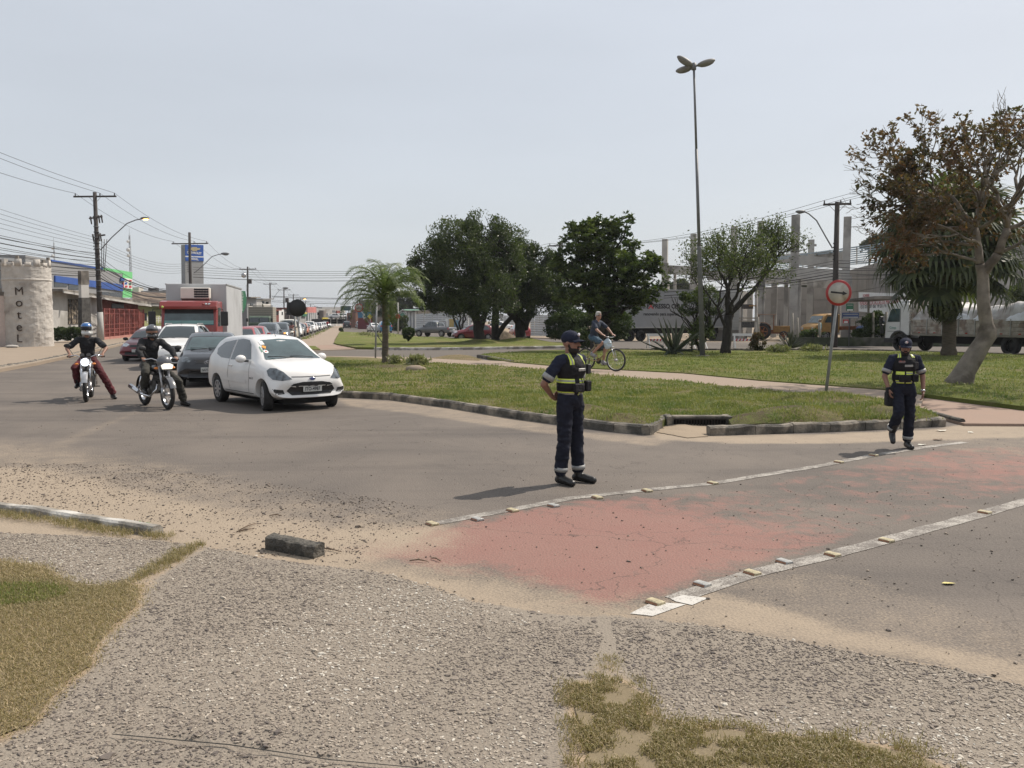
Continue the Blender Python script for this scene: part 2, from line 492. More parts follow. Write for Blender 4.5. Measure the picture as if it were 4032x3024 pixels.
def make_aggregate_mat():
 m,N,L,b = node_mat('exposed_aggregate')
 g = N.new('ShaderNodeNewGeometry'); P = g.outputs['Position']
 c = n_mix(N,L,n_range(N,L,n_noise(N,L,P,1.1,7,0.7),0.3,0.7),(0.285,0.246,0.200),(0.235,0.204,0.168))
 c = n_mix(N,L,n_range(N,L,n_noise(N,L,P,60,5,0.8),0.5,0.7,0,0.6),c,(0.15,0.125,0.105))
 v = N.new('ShaderNodeTexVoronoi'); v.inputs['Scale'].default_value = 75; L.new(P,v.inputs['Vector'])
 c = n_mix(N,L,n_range(N,L,v.outputs['Distance'],0.28,0.1,0,0.5),c,(0.34,0.31,0.27))
 s = n_attr(N,'sand')
 sn = n_math(N,L,'ADD',s,n_math(N,L,'MULTIPLY',n_math(N,L,'SUBTRACT',n_noise(N,L,P,5,9,0.75),0.5),0.9))
 c = n_mix(N,L,n_range(N,L,sn,0.42,0.75),c,(0.36,0.275,0.19))
 L.new(c,b.inputs['Base Color']); b.inputs['Roughness'].default_value = 0.9; b.inputs['Specular IOR Level'].default_value = 0.2
 n_bump(N,L,b,n_math(N,L,'SUBTRACT',n_noise(N,L,P,60,5,0.8),v.outputs['Distance']),0.6,0.008)
 return m
M_road = make_road_mat()
M_white_line = make_paint_mat('worn_white_paint',(0.38,0.355,0.315),0.62)
M_white_block = make_paint_mat('fresh_white_paint',(0.52,0.50,0.46),0.36)
M_lawn = make_grass_mat('lawn_grass',(0.165,0.195,0.055),(0.120,0.155,0.042),(0.27,0.225,0.12),0.85)
M_lawn_far = make_grass_mat('far_lawn_grass',(0.190,0.215,0.055),(0.145,0.175,0.045),(0.26,0.22,0.11),0.55)
M_dry = make_grass_mat('dry_grass_soil',(0.15,0.15,0.055),(0.19,0.15,0.08),(0.29,0.22,0.14),0.9,2.0)
M_sand = make_sand_mat('pale_sand',SAND,SAND2)
M_dirt = make_sand_mat('sandy_ground',(0.33,0.265,0.195),(0.25,0.205,0.155),12)
M_path = make_sand_mat('concrete_path',(0.335,0.27,0.215),(0.28,0.225,0.18),60)
M_pinkpath = make_sand_mat('pink_path',(0.335,0.235,0.185),(0.28,0.22,0.18),20)
M_walk = make_sand_mat('old_sidewalk',(0.33,0.27,0.21),(0.25,0.205,0.16),8)
M_far_asph = make_sand_mat('far_asphalt',(0.16,0.143,0.126),(0.125,0.112,0.10),6)
M_agg = make_aggregate_mat()
M_kerb = mat('kerb_concrete',(0.235,0.205,0.165),0.9,var=0.35,nscale=7,bump=0.8,bscale=40,col2=(0.085,0.078,0.066),c2amt=0.7,c2scale=3)
M_kerb_white = mat('whitewashed_kerb',(0.50,0.48,0.44),0.9,var=0.2,nscale=5,bump=0.6,bscale=30,col2=(0.24,0.22,0.19),c2amt=0.6)
# ------------------------------------------------------------------ ground
gr = MB().add([(-1500,-200,-0.05),(1500,-200,-0.05),(1500,2600,-0.05),(-1500,2600,-0.05)],[(0,1,2,3)]).build('ground',M_dirt)
tag(gr,kind='structure')
PT = lambda L_,z=0.0: [G(x,y,z)[:2] for x,y in L_]
# far road line (far white line of the crossing) and near line, traced on the ground
far_line = [G(x,y) for x,y in ((1690,2066),(2010,2008),(2250,1962),(2545,1930),(2800,1905),(3060,1862),(3230,1835),(3430,1795),(3640,1762),(3800,1742))]
near_line = [G(x,y) for x,y in ((2485,2418),(2650,2362),(2950,2262),(3250,2192),(3480,2130),(3870,2025),(4032,1975),(4500,1860),(5000,1790))]
def lerp_line(line,x):
 for a,b in zip(line[:-1],line[1:]):
  if (a.x <= x <= b.x): return a.lerp(b,(x - a.x) / (b.x - a.x))
 return None
# near road: polar-ish grid with painted masks for sand and red paint
rows = [2.6]
while rows[-1] < 70: rows.append(rows[-1] * 1.017)
ang = np.linspace(-0.86,0.80,460)
RY,RA = np.meshgrid(np.array(rows),ang,indexing='ij')
VX,VY = RY * RA,RY
P2 = np.stack([VX.ravel(),VY.ravel()],1)
red_poly = PT([(1290,2165),(1500,2095),(1700,2075),(2250,1965),(2800,1905),(3230,1835),(3640,1762),(3860,1745),(4300,1760),(4600,1800),(4400,1880),(4032,1975),(3480,2130),(2950,2262),(2560,2392),(2380,2425),(2230,2400),(2120,2330),(1980,2260),(1700,2240),(1550,2215),(1400,2190)])
red = 0.5 + sdist(P2,red_poly) * 1.6
# the paint survives near the crossing's left end and is worn thin towards the middle
cx,cy = G(2150,2150)[:2]
dist_l = np.hypot(P2[:,0] - G(2050,2150).x,(P2[:,1] - G(2050,2150).y) * 1.2)
red = np.minimum(red,1.0) - smooth(dist_l,0.8,3.6) * 0.62
red += np.exp(-((P2[:,0] - G(3950,1840).x) ** 2 + (P2[:,1] - G(3950,1840).y) ** 2 * 0.8) / 3.5) * 0.30
red = np.where(sdist(P2,red_poly) < -0.3,0,red)
sand = np.zeros(len(P2))
def add_sand(pxs,amt,soft):
 global sand
 d = sdist(P2,PT(pxs))
 sand = np.maximum(sand,amt * smooth(d,-soft,soft * 0.35))
add_sand([(-400,1830),(200,1855),(600,1960),(900,2020),(1300,2080),(1680,2085),(1650,2140),(1450,2170),(1420,2235),(1800,2300),(2050,2350),(2300,2440),(2600,2420),(2500,2700),(800,2400),(-600,2300)],0.90,0.9)
add_sand([(-400,1700),(150,1760),(300,1780),(800,1880),(1300,2010),(1700,2045),(1500,2200),(-400,2100)],0.52,1.2)
add_sand([(1330,1570),(1600,1580),(1900,1625),(2300,1700),(2560,1722),(2700,1725),(2560,1755),(2100,1700),(1600,1625),(1380,1600)],0.58,0.22)
add_sand([(2560,1690),(2700,1640),(2850,1650),(2800,1715),(3200,1712),(3700,1690),(3900,1650),(4200,1640),(4600,1700),(3900,1725),(3300,1745),(2900,1745),(2600,1730)],0.85,0.2)
add_sand([(2560,2430),(2760,2330),(3000,2380),(3300,2480),(3600,2530),(4032,2620),(4500,2720),(4500,2790),(4032,2700),(3600,2590),(3200,2530),(2900,2480)],0.80,0.22)
add_sand([(560,1615),(500,1640),(250,1760),(100,1780),(350,1690)],0.40,0.3)
add_sand([(2640,2400),(3100,2230),(4032,2480),(4600,2650),(4600,2800),(3600,2620)],0.42,0.8)
add_sand([(3500,1730),(3900,1700),(4600,1700),(4600,1800),(3900,1790)],0.40,0.5)
nr,na = RY.shape
idx = np.arange(nr * na).reshape(nr,na)
F = np.stack([idx[:-1,:-1],idx[:-1,1:],idx[1:,1:],idx[1:,:-1]],-1).reshape(-1,4)
me = np_mesh('road',np.stack([P2[:,0],P2[:,1],np.zeros(len(P2))],1),F,{'red': ('POINT',red),'sand': ('POINT',sand)},True)
tag(link('road',me,M_road),kind='structure')
# crossing lines (paint films 4 mm above the asphalt)
def line_strip(pts,w,z,name,m,wob=0.006,parent=None):
 pts = dense([(p.x,p.y) for p in pts],0.12,closed=False)
 V = []; n = len(pts)
 for i,p in enumerate(pts):
  t = (pts[min(i + 1,n - 1)] - pts[max(i - 1,0)]).normalized(); s = Vector((-t.y,t.x))
  k = mnoise.noise(Vector((p.x * 4,p.y * 4,3))) * wob * 3
  V += [(*(p + s * (w / 2 + k)),z),(*(p - s * (w / 2 - k * 0.5)),z)]
 F_ = [(2 * i,2 * i + 1,2 * i + 3,2 * i + 2) for i in range(n - 1)]
 o = MB().add(V,F_).build(name,m,parent)
 return o
tag(line_strip(far_line,0.13,0.004,'road_marking',M_white_line),kind='structure')
tag(line_strip(near_line[1:],0.15,0.004,'road_marking',M_white_line),kind='structure')
for q in ([(2690,2345),(2790,2357),(2725,2385),(2660,2370),(2640,2360)],[(2480,2418),(2570,2372),(2690,2380),(2700,2382),(2570,2428)]):
 tag(sheet('road_marking',PT(q),0.0045,M_white_block,0.0),kind='structure')
# far carriageways
tag(sheet('road_left_lanes',PT([(-700,1420),(140,1428),(490,1352),(850,1308),(1180,1281),(1300,1271),(1352,1268),(1352,1280),(1302,1291),(1248,1314),(1187,1338),(1100,1400)]),0.004,M_far_asph,0),kind='structure')
tag(sheet('road_right_lanes',PT([(1352,1279),(1362,1268),(1440,1274),(1600,1296),(1776,1316),(1980,1326),(2200,1333),(2500,1342),(3100,1357),(3500,1362),(4032,1372),(5200,1395),(5200,1440),(4032,1400),(3300,1377),(2400,1378),(2060,1374),(1764,1332),(1546,1314),(1413,1311),(1337,1308)]),0.004,M_far_asph,0),kind='structure')
tag(sheet('cross_street',PT([(1225,1378),(1480,1382),(2060,1376),(2080,1376),(2300,1372),(2300,1368),(2100,1376),(1877,1398),(2010,1440),(1634,1412),(1230,1406),(1180,1400)]),0.008,M_far_asph,0),kind='structure')
# sidewalk on the far left, in front of the motel
def relief(amp,sc,edge=0.3,rise=0.0,seed=0):
 return lambda x,y,d: (mnoise.fractal(Vector((x * sc,y * sc,seed)),1,2,3) * amp + rise) * min(1,d / edge)
tag(sheet('sidewalk',rough_poly(PT([(-800,1520),(0,1452),(140,1428),(300,1395),(490,1352),(560,1328),(520,1322),(400,1335),(0,1350),(-800,1370)],0.12),0.5,0.05),0.12,M_walk,0.17),kind='structure')
tag(sheet('sidewalk',PT([(1600,1296),(1776,1316),(1980,1326),(2300,1335),(2300,1318),(1620,1290),(1420,1270),(1400,1270)],0.08),0.08,M_walk,0.13),kind='structure')
# cycle path in the median
tag(sheet('median_path',rough_poly(PT([(1345,1271),(1358,1271),(1352,1279),(1337,1306),(1316,1340),(1325,1358),(1400,1374),(1230,1380),(1200,1362),(1150,1362),(1187,1338),(1248,1314),(1302,1291)],0.05),1.0,0.06),0.05,M_path,0.08),kind='structure')
tag(sheet('red_path_patch',rough_poly(PT([(1255,1358),(1325,1358),(1395,1372),(1250,1374)],0.06),0.5,0.12),0.058,M_pinkpath,0.0),kind='structure')
LZ = 0.13
# front island lawn
isl1 = [(1250,1404),(1471,1409),(1675,1427),(2014,1446),(2183,1458),(2353,1478),(2692,1502),(2846,1518),(3248,1561),(3483,1588),(3622,1616),(3690,1632),(3700,1646),(3300,1660),(2960,1668),(2880,1672),(2862,1640),(2640,1640),(2570,1675),(2300,1652),(2100,1629),(1900,1595),(1700,1567),(1500,1545),(1335,1537),(1200,1535),(1150,1470),(1200,1420)]
isl1_w = PT(isl1,LZ)
mounds = [(G(2290,1625,LZ),0.55,0.16),(G(2440,1655,LZ),0.4,0.12),(G(3120,1640,LZ),0.8,0.14),(G(3265,1590,LZ),1.0,0.20),(G(3500,1630,LZ),0.8,0.12),(G(2840,1600,LZ),0.6,0.10),(G(1560,1440,LZ),1.2,0.08),(G(3000,1660,LZ),0.5,0.10)]
def lawn_z(x,y,d):
 z = mnoise.fractal(Vector((x * 0.5,y * 0.5,4)),1,2,3) * 0.05 + mnoise.fractal(Vector((x * 3,y * 3,4)),1,2,3) * 0.02 + 0.02
 for c,r,h in mounds: z += h * math.exp(-((x - c.x) ** 2 + (y - c.y) ** 2) / (r * r))
 return z * min(1,d / 0.25)
bares = [(G(x,y,LZ),r_) for x,y,r_ in ((2290,1625,.55),(2440,1652,.5),(2960,1652,.6),(2870,1575,.5),(3090,1640,.6),(2700,1618,.35),(3500,1642,.5),(1540,1448,1.3),(1720,1578,.5),(1980,1614,.5),(3330,1610,.5),(2560,1640,.4))]
def bare_at(A):
 b_ = np.zeros(len(A))
 for c_,r_ in bares: b_ = np.maximum(b_,.62 * np.exp(-((A[:,0] - c_.x) ** 2 + (A[:,1] - c_.y) ** 2) / (r_ * r_)))
 return b_
lw = tag(sheet('lawn',isl1_w,LZ,M_lawn,0.2,0.25,lawn_z),kind='structure')
A_ = np.array([tuple(v.co) for v in lw.data.vertices]); bd_ = np.maximum(bare_at(A_),.45 * smooth(-sdist(A_[:,:2],isl1_w),-.30,-.02))
lw.data.attributes.new('bare','FLOAT','POINT').data.foreach_set('value',bd_.astype(np.float32))
# middle island lawn (cyclist, lamp post, palms)
isl2 = [(1885,1397),(2080,1380),(2400,1378),(2900,1380),(3300,1379),(3700,1388),(4032,1400),(4900,1430),(5600,1560),(5000,1650),(4300,1630),(4032,1600),(3885,1582),(3470,1530),(2985,1495),(2692,1467),(2500,1457),(2339,1450),(2183,1439),(2010,1424),(1950,1412)]
isl2_w = PT(isl2,LZ)
tag(sheet('lawn',isl2_w,LZ,M_lawn_far,0.2,0.8,lawn_z),kind='structure')
tag(sheet('lawn',PT([(1690,1411),(1770,1397),(1850,1400),(1900,1416),(1885,1421)],0.10),0.10,M_dry,0.12,0.6,relief(0.03,1,rise=0.05)),kind='structure')
tag(sheet('lawn',rough_poly(PT([(1215,1362),(1240,1362),(1262,1375),(1215,1376)],0.1),0.4,0.1),0.10,M_lawn_far,0.1),kind='structure')
# upper left island lawn
isl3 = [(1337,1306),(1413,1309),(1546,1312),(1591,1321),(1640,1325),(1764,1331),(1900,1337),(2060,1345),(2250,1349),(2330,1352),(2330,1361),(2060,1365),(1477,1368),(1401,1367),(1330,1354),(1314,1350)]
isl3_w = PT(isl3,LZ)
mounds3 = [(G(1795,1330,LZ),2.0,0.22),(G(1890,1352,LZ),1.2,0.35),(G(2055,1350,LZ),1.5,0.45),(G(1425,1367,LZ),0.7,0.35)]
def lawn3_z(x,y,d):
 z = mnoise.fractal(Vector((x * 0.4,y * 0.4,4)),1,2,3) * 0.06 + 0.03
 for c,r,h in mounds3: z += h * math.exp(-((x - c.x) ** 2 + (y - c.y) ** 2) / (r * r))
 return z * min(1,d / 0.5)
tag(sheet('lawn',isl3_w,LZ,M_lawn_far,0.2,0.8,lawn3_z),kind='structure')
# concrete path across the lawns, pink by the crossing
tag(sheet('footpath',PT([(1180,1400),(1634,1407),(2010,1423),(2183,1437),(2339,1448),(2692,1463),(2985,1492),(3470,1527),(3640,1550),(3620,1618),(3483,1590),(3248,1563),(2846,1520),(2692,1504),(2353,1480),(2183,1460),(2014,1448),(1675,1429),(1471,1411),(1180,1408)],0.10),0.10,M_path,0.12),kind='structure')
tag(sheet('footpath',rough_poly(PT([(3380,1520),(3640,1548),(3885,1578),(4032,1597),(4300,1630),(5000,1655),(5200,1720),(4400,1700),(4032,1668),(3802,1668),(3622,1618),(3420,1582)],0.045),0.6,0.05),0.045,M_pinkpath,0.05),kind='structure')
tag(sheet('sand_verge',rough_poly(PT([(2580,1700),(2640,1660),(2690,1628),(2850,1634),(2858,1668),(2800,1700),(2790,1718),(2700,1722)],0.012),0.08,0.09,3.0),0.012,M_sand,0.02,0.12,relief(0.04,3,0.25,0.02)),kind='structure')
# kerbs: each stone is a part
def kerb(name,pts,w,h,stone,m,z0=-0.02,seed=1,gap=0.012,inward=1,rootkind='structure',jitter=0.006):
 root = empty(name,(pts[0].x,pts[0].y,0)); tag(root,kind=rootkind)
 D = dense([(p.x,p.y) for p in pts],0.05,closed=False)
 r = random.Random(seed); i = 0
 while i < len(D) - 2:
  k = int(stone * r.uniform(0.9,1.1) / 0.05)
  j = min(len(D) - 1,i + k)
  if len(D) - 1 - j < 6: j = len(D) - 1
  a,b = D[i],D[j]; t = (b - a); ln = t.length; t.normalize(); s = Vector((-t.y,t.x)) * inward
  c = (a + b) / 2 + s * (w / 2)
  mb = MB(); hh = h * (1 + r.uniform(-.04,.04))
  # a worn stone: subdivided box with small displacement
  nx = max(2,int(ln / 0.12))
  ring = [(0.0,z0),(0.0,hh - 0.03),(0.03,hh),(w - 0.02,hh),(w,hh - 0.02),(w,z0)]
  V = []
  for q in range(nx + 1):
   f = gap / 2 + (ln - gap) * q / nx
   for (o,z) in ring:
    p = a + t * f + s * o
    nz = mnoise.noise(Vector((p.x * 5,p.y * 5,z * 6 + seed))) * jitter * 2
    V.append((p.x + s.x * nz,p.y + s.y * nz,z + (nz if z > 0 else 0) + r.uniform(-1,1) * 0.0))
  m_ = len(ring); F_ = []
  for q in range(nx):
   for e in range(m_): F_.append((q * m_ + e,q * m_ + (e + 1) % m_,(q + 1) * m_ + (e + 1) % m_,(q + 1) * m_ + e))
  F_ += [tuple(range(m_)),tuple(nx * m_ + e for e in reversed(range(m_)))]
  V = [(x - pts[0].x,y - pts[0].y,z) for x,y,z in V]
  mb.add(V,F_); mb.build('kerb_stone',m,root)
  i = j
 return root
kerb('kerb',[G(x,y) for x,y in ((1180,1558),(1335,1560),(1500,1570),(1700,1595),(1900,1628),(2100,1662),(2300,1690),(2560,1714))],0.14,0.145,2.4,M_kerb,seed=2)
kerb('kerb',[G(x,y) for x,y in ((2560,1714),(2600,1692),(2645,1662))],0.14,0.145,0.9,M_kerb,seed=3,inward=1)
kerb('kerb',[G(x,y) for x,y in ((2795,1716),(2915,1715),(2975,1711),(3170,1705),(3450,1694),(3725,1680))],0.15,0.15,0.72,M_kerb,seed=5,jitter=0.014)
kerb('kerb',[G(x,y) for x,y in ((3620,1622),(3700,1645),(3802,1672))],0.10,0.10,1.5,M_kerb,seed=6,inward=-1)
kerb('kerb',[G(x,y) for x,y in ((1877,1409),(1950,1421),(2000,1433),(2012,1436))],0.14,0.17,1.5,M_kerb,seed=7)
kerb('kerb',[G(x,y) for x,y in ((1472,1379),(1700,1379),(1900,1377),(2060,1374),(2330,1370))],0.15,0.17,2.2,M_kerb_white,seed=8)
kerb('kerb',[G(x,y) for x,y in ((-700,1515),(0,1459),(140,1434),(300,1400),(490,1355))],0.2,0.15,1.2,M_kerb,seed=9,jitter=0.02)
kerb('kerb',[G(x,y) for x,y in ((2400,1381),(3300,1381),(4032,1403),(4800,1432))],0.14,0.14,3.0,M_kerb,seed=10)
# old foreground kerb, low in the sand
kerb('kerb',[G(x,y) for x,y in ((-200,1990),(0,2000),(160,2018),(400,2052),(560,2080),(645,2098))],0.12,0.075,1.15,M_kerb_white,seed=11,jitter=0.012,inward=-1)
# storm drain
dr = empty('storm_drain',G(2757,1682,0),0,'cast iron storm drain grate under a concrete lip between the two kerbs','drain')
dc = G(2760,1668)
M_iron = mat('rusty_iron',(0.035,0.03,0.027),0.7,0.6,var=0.3,nscale=20,bump=0.4)
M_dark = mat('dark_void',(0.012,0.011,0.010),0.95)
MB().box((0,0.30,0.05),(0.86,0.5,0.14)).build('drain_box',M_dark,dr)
MB().box((0,0.10,0.165),(0.95,0.16,0.05)).box((-0.50,0.2,0.08),(0.12,0.35,0.20)).box((0.50,0.2,0.08),(0.12,0.35,0.20)).build('concrete_lip',M_kerb,dr,0.012)
for i in range(17):
 MB().box((-0.40 + i * 0.05,0.015,0.06),(0.018,0.03,0.15)).build('grate_bar',M_iron,dr)
MB().box((0,0.01,0.135),(0.86,0.035,0.02)).box((0,0.01,-0.005),(0.86,0.035,0.03)).build('grate_frame',M_iron,dr)
# ------------------------------------------------------------------ near pavement of exposed aggregate
edge_px = [(-900,2060),(-200,2075),(0,2095),(330,2108),(640,2128),(757,2142),(900,2165),(1020,2192),(1240,2222),(1400,2238),(1550,2262),(1732,2315),(1870,2362),(2005,2390),(2180,2418),(2352,2428),(2372,2412),(2500,2424),(2735,2452),(3100,2516),(3300,2556),(3464,2580),(3560,2598),(3800,2640),(4032,2698),(4700,2830)]
PVZ = 0.035
pave_w = PT(edge_px,PVZ) + [(5.0,1.2),(-6.0,1.2)]
pave_w = rough_poly(pave_w,0.05,0.018,6.0,2.0)
dry1 = PT([(-700,2200),(0,2215),(164,2233),(230,2280),(300,2306),(400,2312),(510,2297),(547,2324),(535,2388),(450,2470),(383,2534),(350,2625),(260,2690),(200,2753),(150,2820),(110,2862),(0,2905),(-500,3000)],PVZ)
dry2 = PT([(2283,2700),(2337,2685),(2452,2700),(2513,2734),(2527,2801),(2561,2840),(2696,2876),(2803,2869),(3000,2895),(3210,2916),(3460,2936),(3580,2965),(3657,2997),(3740,3040),(3800,3150),(2300,3150),(2276,3024),(2317,2957),(2276,2849),(2256,2750)],PVZ)
tuft1 = PT([(600,2230),(690,2170),(790,2138),(770,2165),(690,2215),(600,2262),(520,2290),(540,2262)],PVZ)
tuft2 = PT([(2380,2585),(2430,2590),(2420,2640),(2370,2635)],PVZ)
strip1 = PT([(-300,2005),(0,2022),(330,2066),(560,2108),(680,2118),(660,2135),(450,2118),(200,2070),(0,2042),(-300,2030)],0.0)
prow = [2.2]
while prow[-1] < 9.6: prow.append(prow[-1] * 1.006)
# triangulated sheet with a fine grid so the sand mask varies smoothly
A_ = np.array(pave_w)
gx,gy = np.meshgrid(np.arange(-4.9,4.6,0.07),np.arange(1.3,8.8,0.07))
Q_ = np.stack([gx.ravel(),gy.ravel()],1)
Q_ = Q_[(sdist(Q_,A_) > 0.03)]
Q_ = Q_[np.abs(Q_[:,0]) < Q_[:,1] * 0.85 + 0.3]
npw = len(pave_w)
vv,_,ff,_,_,_ = delaunay_2d_cdt([Vector(p) for p in pave_w] + [Vector(q) for q in Q_],[(i,(i + 1) % npw) for i in range(npw)],[],1,1e-5)
PV = np.array([(v.x,v.y) for v in vv])
seam = PT([(2345,2425),(2400,2415),(2430,2560),(2470,2640),(2540,2720),(2620,2830),(2300,3050),(2120,3060),(2210,2850),(2240,2700),(2350,2580),(2375,2500)],PVZ)
seam2 = PT([(757,2142),(820,2160),(620,2290),(560,2400),(300,2650),(180,2800),(0,2960),(-400,3060),(-400,2950),(60,2850),(350,2600),(500,2400),(500,2290),(650,2200)],PVZ)
seam3 = PT([(440,2880),(900,2928),(1300,2985),(2100,3060),(2100,3075),(1300,2998),(800,2935),(440,2895)],PVZ)
psand = np.maximum.reduce([0.55 * smooth(sdist(PV,seam),-0.10,0.10),0.60 * smooth(sdist(PV,seam2),-0.12,0.08),
                           0.62 * smooth(-sdist(PV,A_) ,-0.14,0.02),0.85 * smooth(sdist(PV,dry1),-0.08,0.0),0.8 * smooth(sdist(PV,dry2),-0.12,0.0)])
def pz(x,y,d):
 return mnoise.noise(Vector((x * 1.3,y * 1.3,0))) * 0.005 * min(1,d / 0.3)
dA = sdist(PV,A_)
sdS3 = sdist(PV,seam3)
PZ = np.array([PVZ + pz(PV[i,0],PV[i,1],max(0,dA[i])) for i in range(len(PV))]) - 0.012 * (sdS3 > 0)
mb = MB(); mb.add([(PV[i,0],PV[i,1],PZ[i]) for i in range(len(PV))],ff,False)
top = [(p[0],p[1],PVZ) for p in pave_w]; bot = [(p[0],p[1],-0.03) for p in pave_w]
nb_ = len(top); mb.add(top + bot,[(i,(i + 1) % nb_,(i + 1) % nb_ + nb_,i + nb_) for i in range(nb_)])
pm = mb.mesh('pavement',normals=False)
at = pm.attributes.new('sand','FLOAT','POINT')
at.data.foreach_set('value',np.concatenate([psand,np.full(2 * nb_,0.4)]).astype(np.float32))
tag(link('pavement',pm,M_agg),kind='structure')
tag(sheet('expansion_joint',PT([(440,2889),(900,2930),(1300,2990),(2100,3064),(2100,3067),(1300,2994),(900,2935),(440,2893)],PVZ + 0.012),PVZ + 0.013,M_dark,0),kind='structure')
# ------------------------------------------------------------------ loose stones as real geometry
OCT_V = np.array([(1,0,0),(0,1,0),(-1,0,0),(0,-1,0),(0.55,0.5,0.75),(-0.5,0.55,0.85),(-0.55,-0.45,0.75),(0.5,-0.55,0.8),(0,0,-0.6)])
OCT_F = np.array([(0,1,4),(1,2,5),(2,3,6),(3,0,7),(1,5,4),(2,6,5),(3,7,6),(0,4,7),(4,5,6),(4,6,7),(1,0,8),(2,1,8),(3,2,8),(0,3,8)])
def stones(name,pts,zs,size,flat,m,seed,tint=None,elong=1.5):
 r = rng_(seed); n = len(pts)
 V = OCT_V[None] * r.uniform(0.75,1.25,(n,9,1))
 s = size if hasattr(size,'__len__') else np.full(n,size)
 sc = np.stack([s * r.uniform(0.9,elong,n),s * r.uniform(0.7,1.0,n),s * flat * r.uniform(0.6,1.3,n)],1)
 V = V * sc[:,None,:]
 a = r.uniform(0,2 * math.pi,n); c,q = np.cos(a),np.sin(a)
 X = V[...,0] * c[:,None] - V[...,1] * q[:,None]; Y = V[...,0] * q[:,None] + V[...,1] * c[:,None]
 V = np.stack([X + pts[:,0:1],Y + pts[:,1:2],V[...,2] + zs[:,None]],-1).reshape(-1,3)
 F = (OCT_F[None] + (np.arange(n) * 9)[:,None,None]).reshape(-1,3)
 t = tint if tint is not None else r.uniform(0,1,n)
 me = np_mesh(name,V,F,{'tint': ('FACE',np.repeat(t,len(OCT_F)))})
 return tag(link(name,me,m),kind='stuff')
def ramp_mat(name,stops,rough=0.8):
 m,N,L,b = node_mat(name)
 cr = N.new('ShaderNodeValToRGB'); L.new(n_attr(N,'tint'),cr.inputs[0])
 e = cr.color_ramp.elements
 e[0].position,e[0].color = stops[0][0],(*stops[0][1],1); e[1].position,e[1].color = stops[-1][0],(*stops[-1][1],1)
 for p,c in stops[1:-1]: q = e.new(p); q.color = (*c,1)
 g = N.new('ShaderNodeNewGeometry')
 c = n_mix(N,L,n_range(N,L,n_noise(N,L,g.outputs['Position'],150,4,0.8),0.4,0.7,0,0.4),cr.outputs[0],(0.25,0.2,0.15))
 L.new(c,b.inputs['Base Color']); b.inputs['Roughness'].default_value = rough
 return m
M_peb = ramp_mat('river_pebbles',[(0.0,(0.078,0.066,0.062)),(0.2,(0.135,0.113,0.098)),(0.42,(0.23,0.195,0.16)),(0.7,(0.34,0.29,0.235)),(0.9,(0.45,0.40,0.33)),(1.0,(0.60,0.57,0.50))])
M_grit = ramp_mat('road_grit',[(0.0,(0.05,0.042,0.042)),(0.5,(0.11,0.09,0.075)),(0.85,(0.20,0.155,0.12)),(1.0,(0.4,0.34,0.27))])
r = rng_(5)
n = 190000
yy = 2.75 + (8.2 - 2.75) * r.uniform(0,1,n) ** 0.75
xx = r.uniform(-0.72,0.68,n) * yy
pp = np.stack([xx,yy],1)
dd = sdist(pp,A_)
keep = (dd > 0.01) & (sdist(pp,dry1) < -0.02) & (sdist(pp,dry2) < -0.02)
keep &= ~((sdist(pp,seam) > 0) & (r.uniform(0,1,n) < 0.93)) & ~((sdist(pp,seam2) > 0) & (r.uniform(0,1,n) < 0.9)) & ~(sdist(pp,seam3) > -0.012)
dn = fbm(pp[:,:2],1.6,3.0,3)
keep &= r.uniform(0,1,n) < np.clip(0.95 + dn * 0.3,0.75,1)
keep &= ~((xx < -2.0) & (yy < 5) & (r.uniform(0,1,n) < 0.35))
pp = pp[keep]; n = len(pp)
darkzone = np.clip(0.45 + fbm(pp,0.8,7.0,2) * 0.9,0,1)
t = np.clip(r.beta(1.5,1.7,n) + (0.5 - darkzone) * 0.35,0,1)
sz = 0.0050 * r.lognormal(0,0.36,n)
stones('pebbles',pp,np.array([PVZ + mnoise.noise(Vector((x * 1.3,y * 1.3,0))) * 0.005 for x,y in pp]) + 0.0008,sz,0.55,M_peb,6,t,1.9)
# loose grit on sand and asphalt
def scatter(poly_px,n,seed,z=0.0,dens=None):
 rr = rng_(seed); P_ = np.array(PT(poly_px,z)); lo,hi = P_.min(0),P_.max(0)
 q = rr.uniform(lo,hi,(n * 6,2)); q = q[sdist(q,P_) > 0]
 if dens is not None: q = q[dens(q,rr)]
 return q[:n]
g1 = scatter([(-300,1820),(500,1830),(1300,1930),(1750,2010),(1660,2100),(1450,2150),(1420,2235),(1000,2180),(700,2110),(-300,1990)],6500,11,0,lambda q,rr: rr.uniform(0,1,len(q)) < np.clip(0.5 + fbm(q,0.9,1,3) * .5,0.1,1))
stones('grit',g1,np.full(len(g1),0.002),0.0050 * rng_(12).lognormal(0,0.45,len(g1)),0.7,M_grit,12)
g2 = scatter([(1500,2060),(2300,1990),(3500,1900),(4300,2000),(4300,2750),(2500,2440),(2000,2380),(1500,2230),(1350,2200)],900,13,0)
stones('grit',g2,np.full(len(g2),0.004),0.0042 * rng_(14).lognormal(0,0.5,len(g2)),0.7,M_grit,14)
g3 = scatter([(0,1600),(1300,1640),(2600,1740),(4000,1720),(4300,2000),(2400,2000),(-200,1850)],900,15,0)
stones('grit',g3,np.full(len(g3),0.003),0.005 * rng_(16).lognormal(0,0.4,len(g3)),0.6,M_grit,16)
# road edge pebbles spilling from the pavement lip
ge = []
rr = rng_(21)
for p in dense(pave_w[: len(pave_w) - 300],0.02):
 if rr.uniform() < 0.6: ge.append((p.x + rr.normal(0,0.03),p.y + abs(rr.normal(0,0.06))))
ge = np.array(ge); stones('grit',ge,np.full(len(ge),0.006),0.008 * rr.lognormal(0,0.35,len(ge)),0.8,M_peb,22)
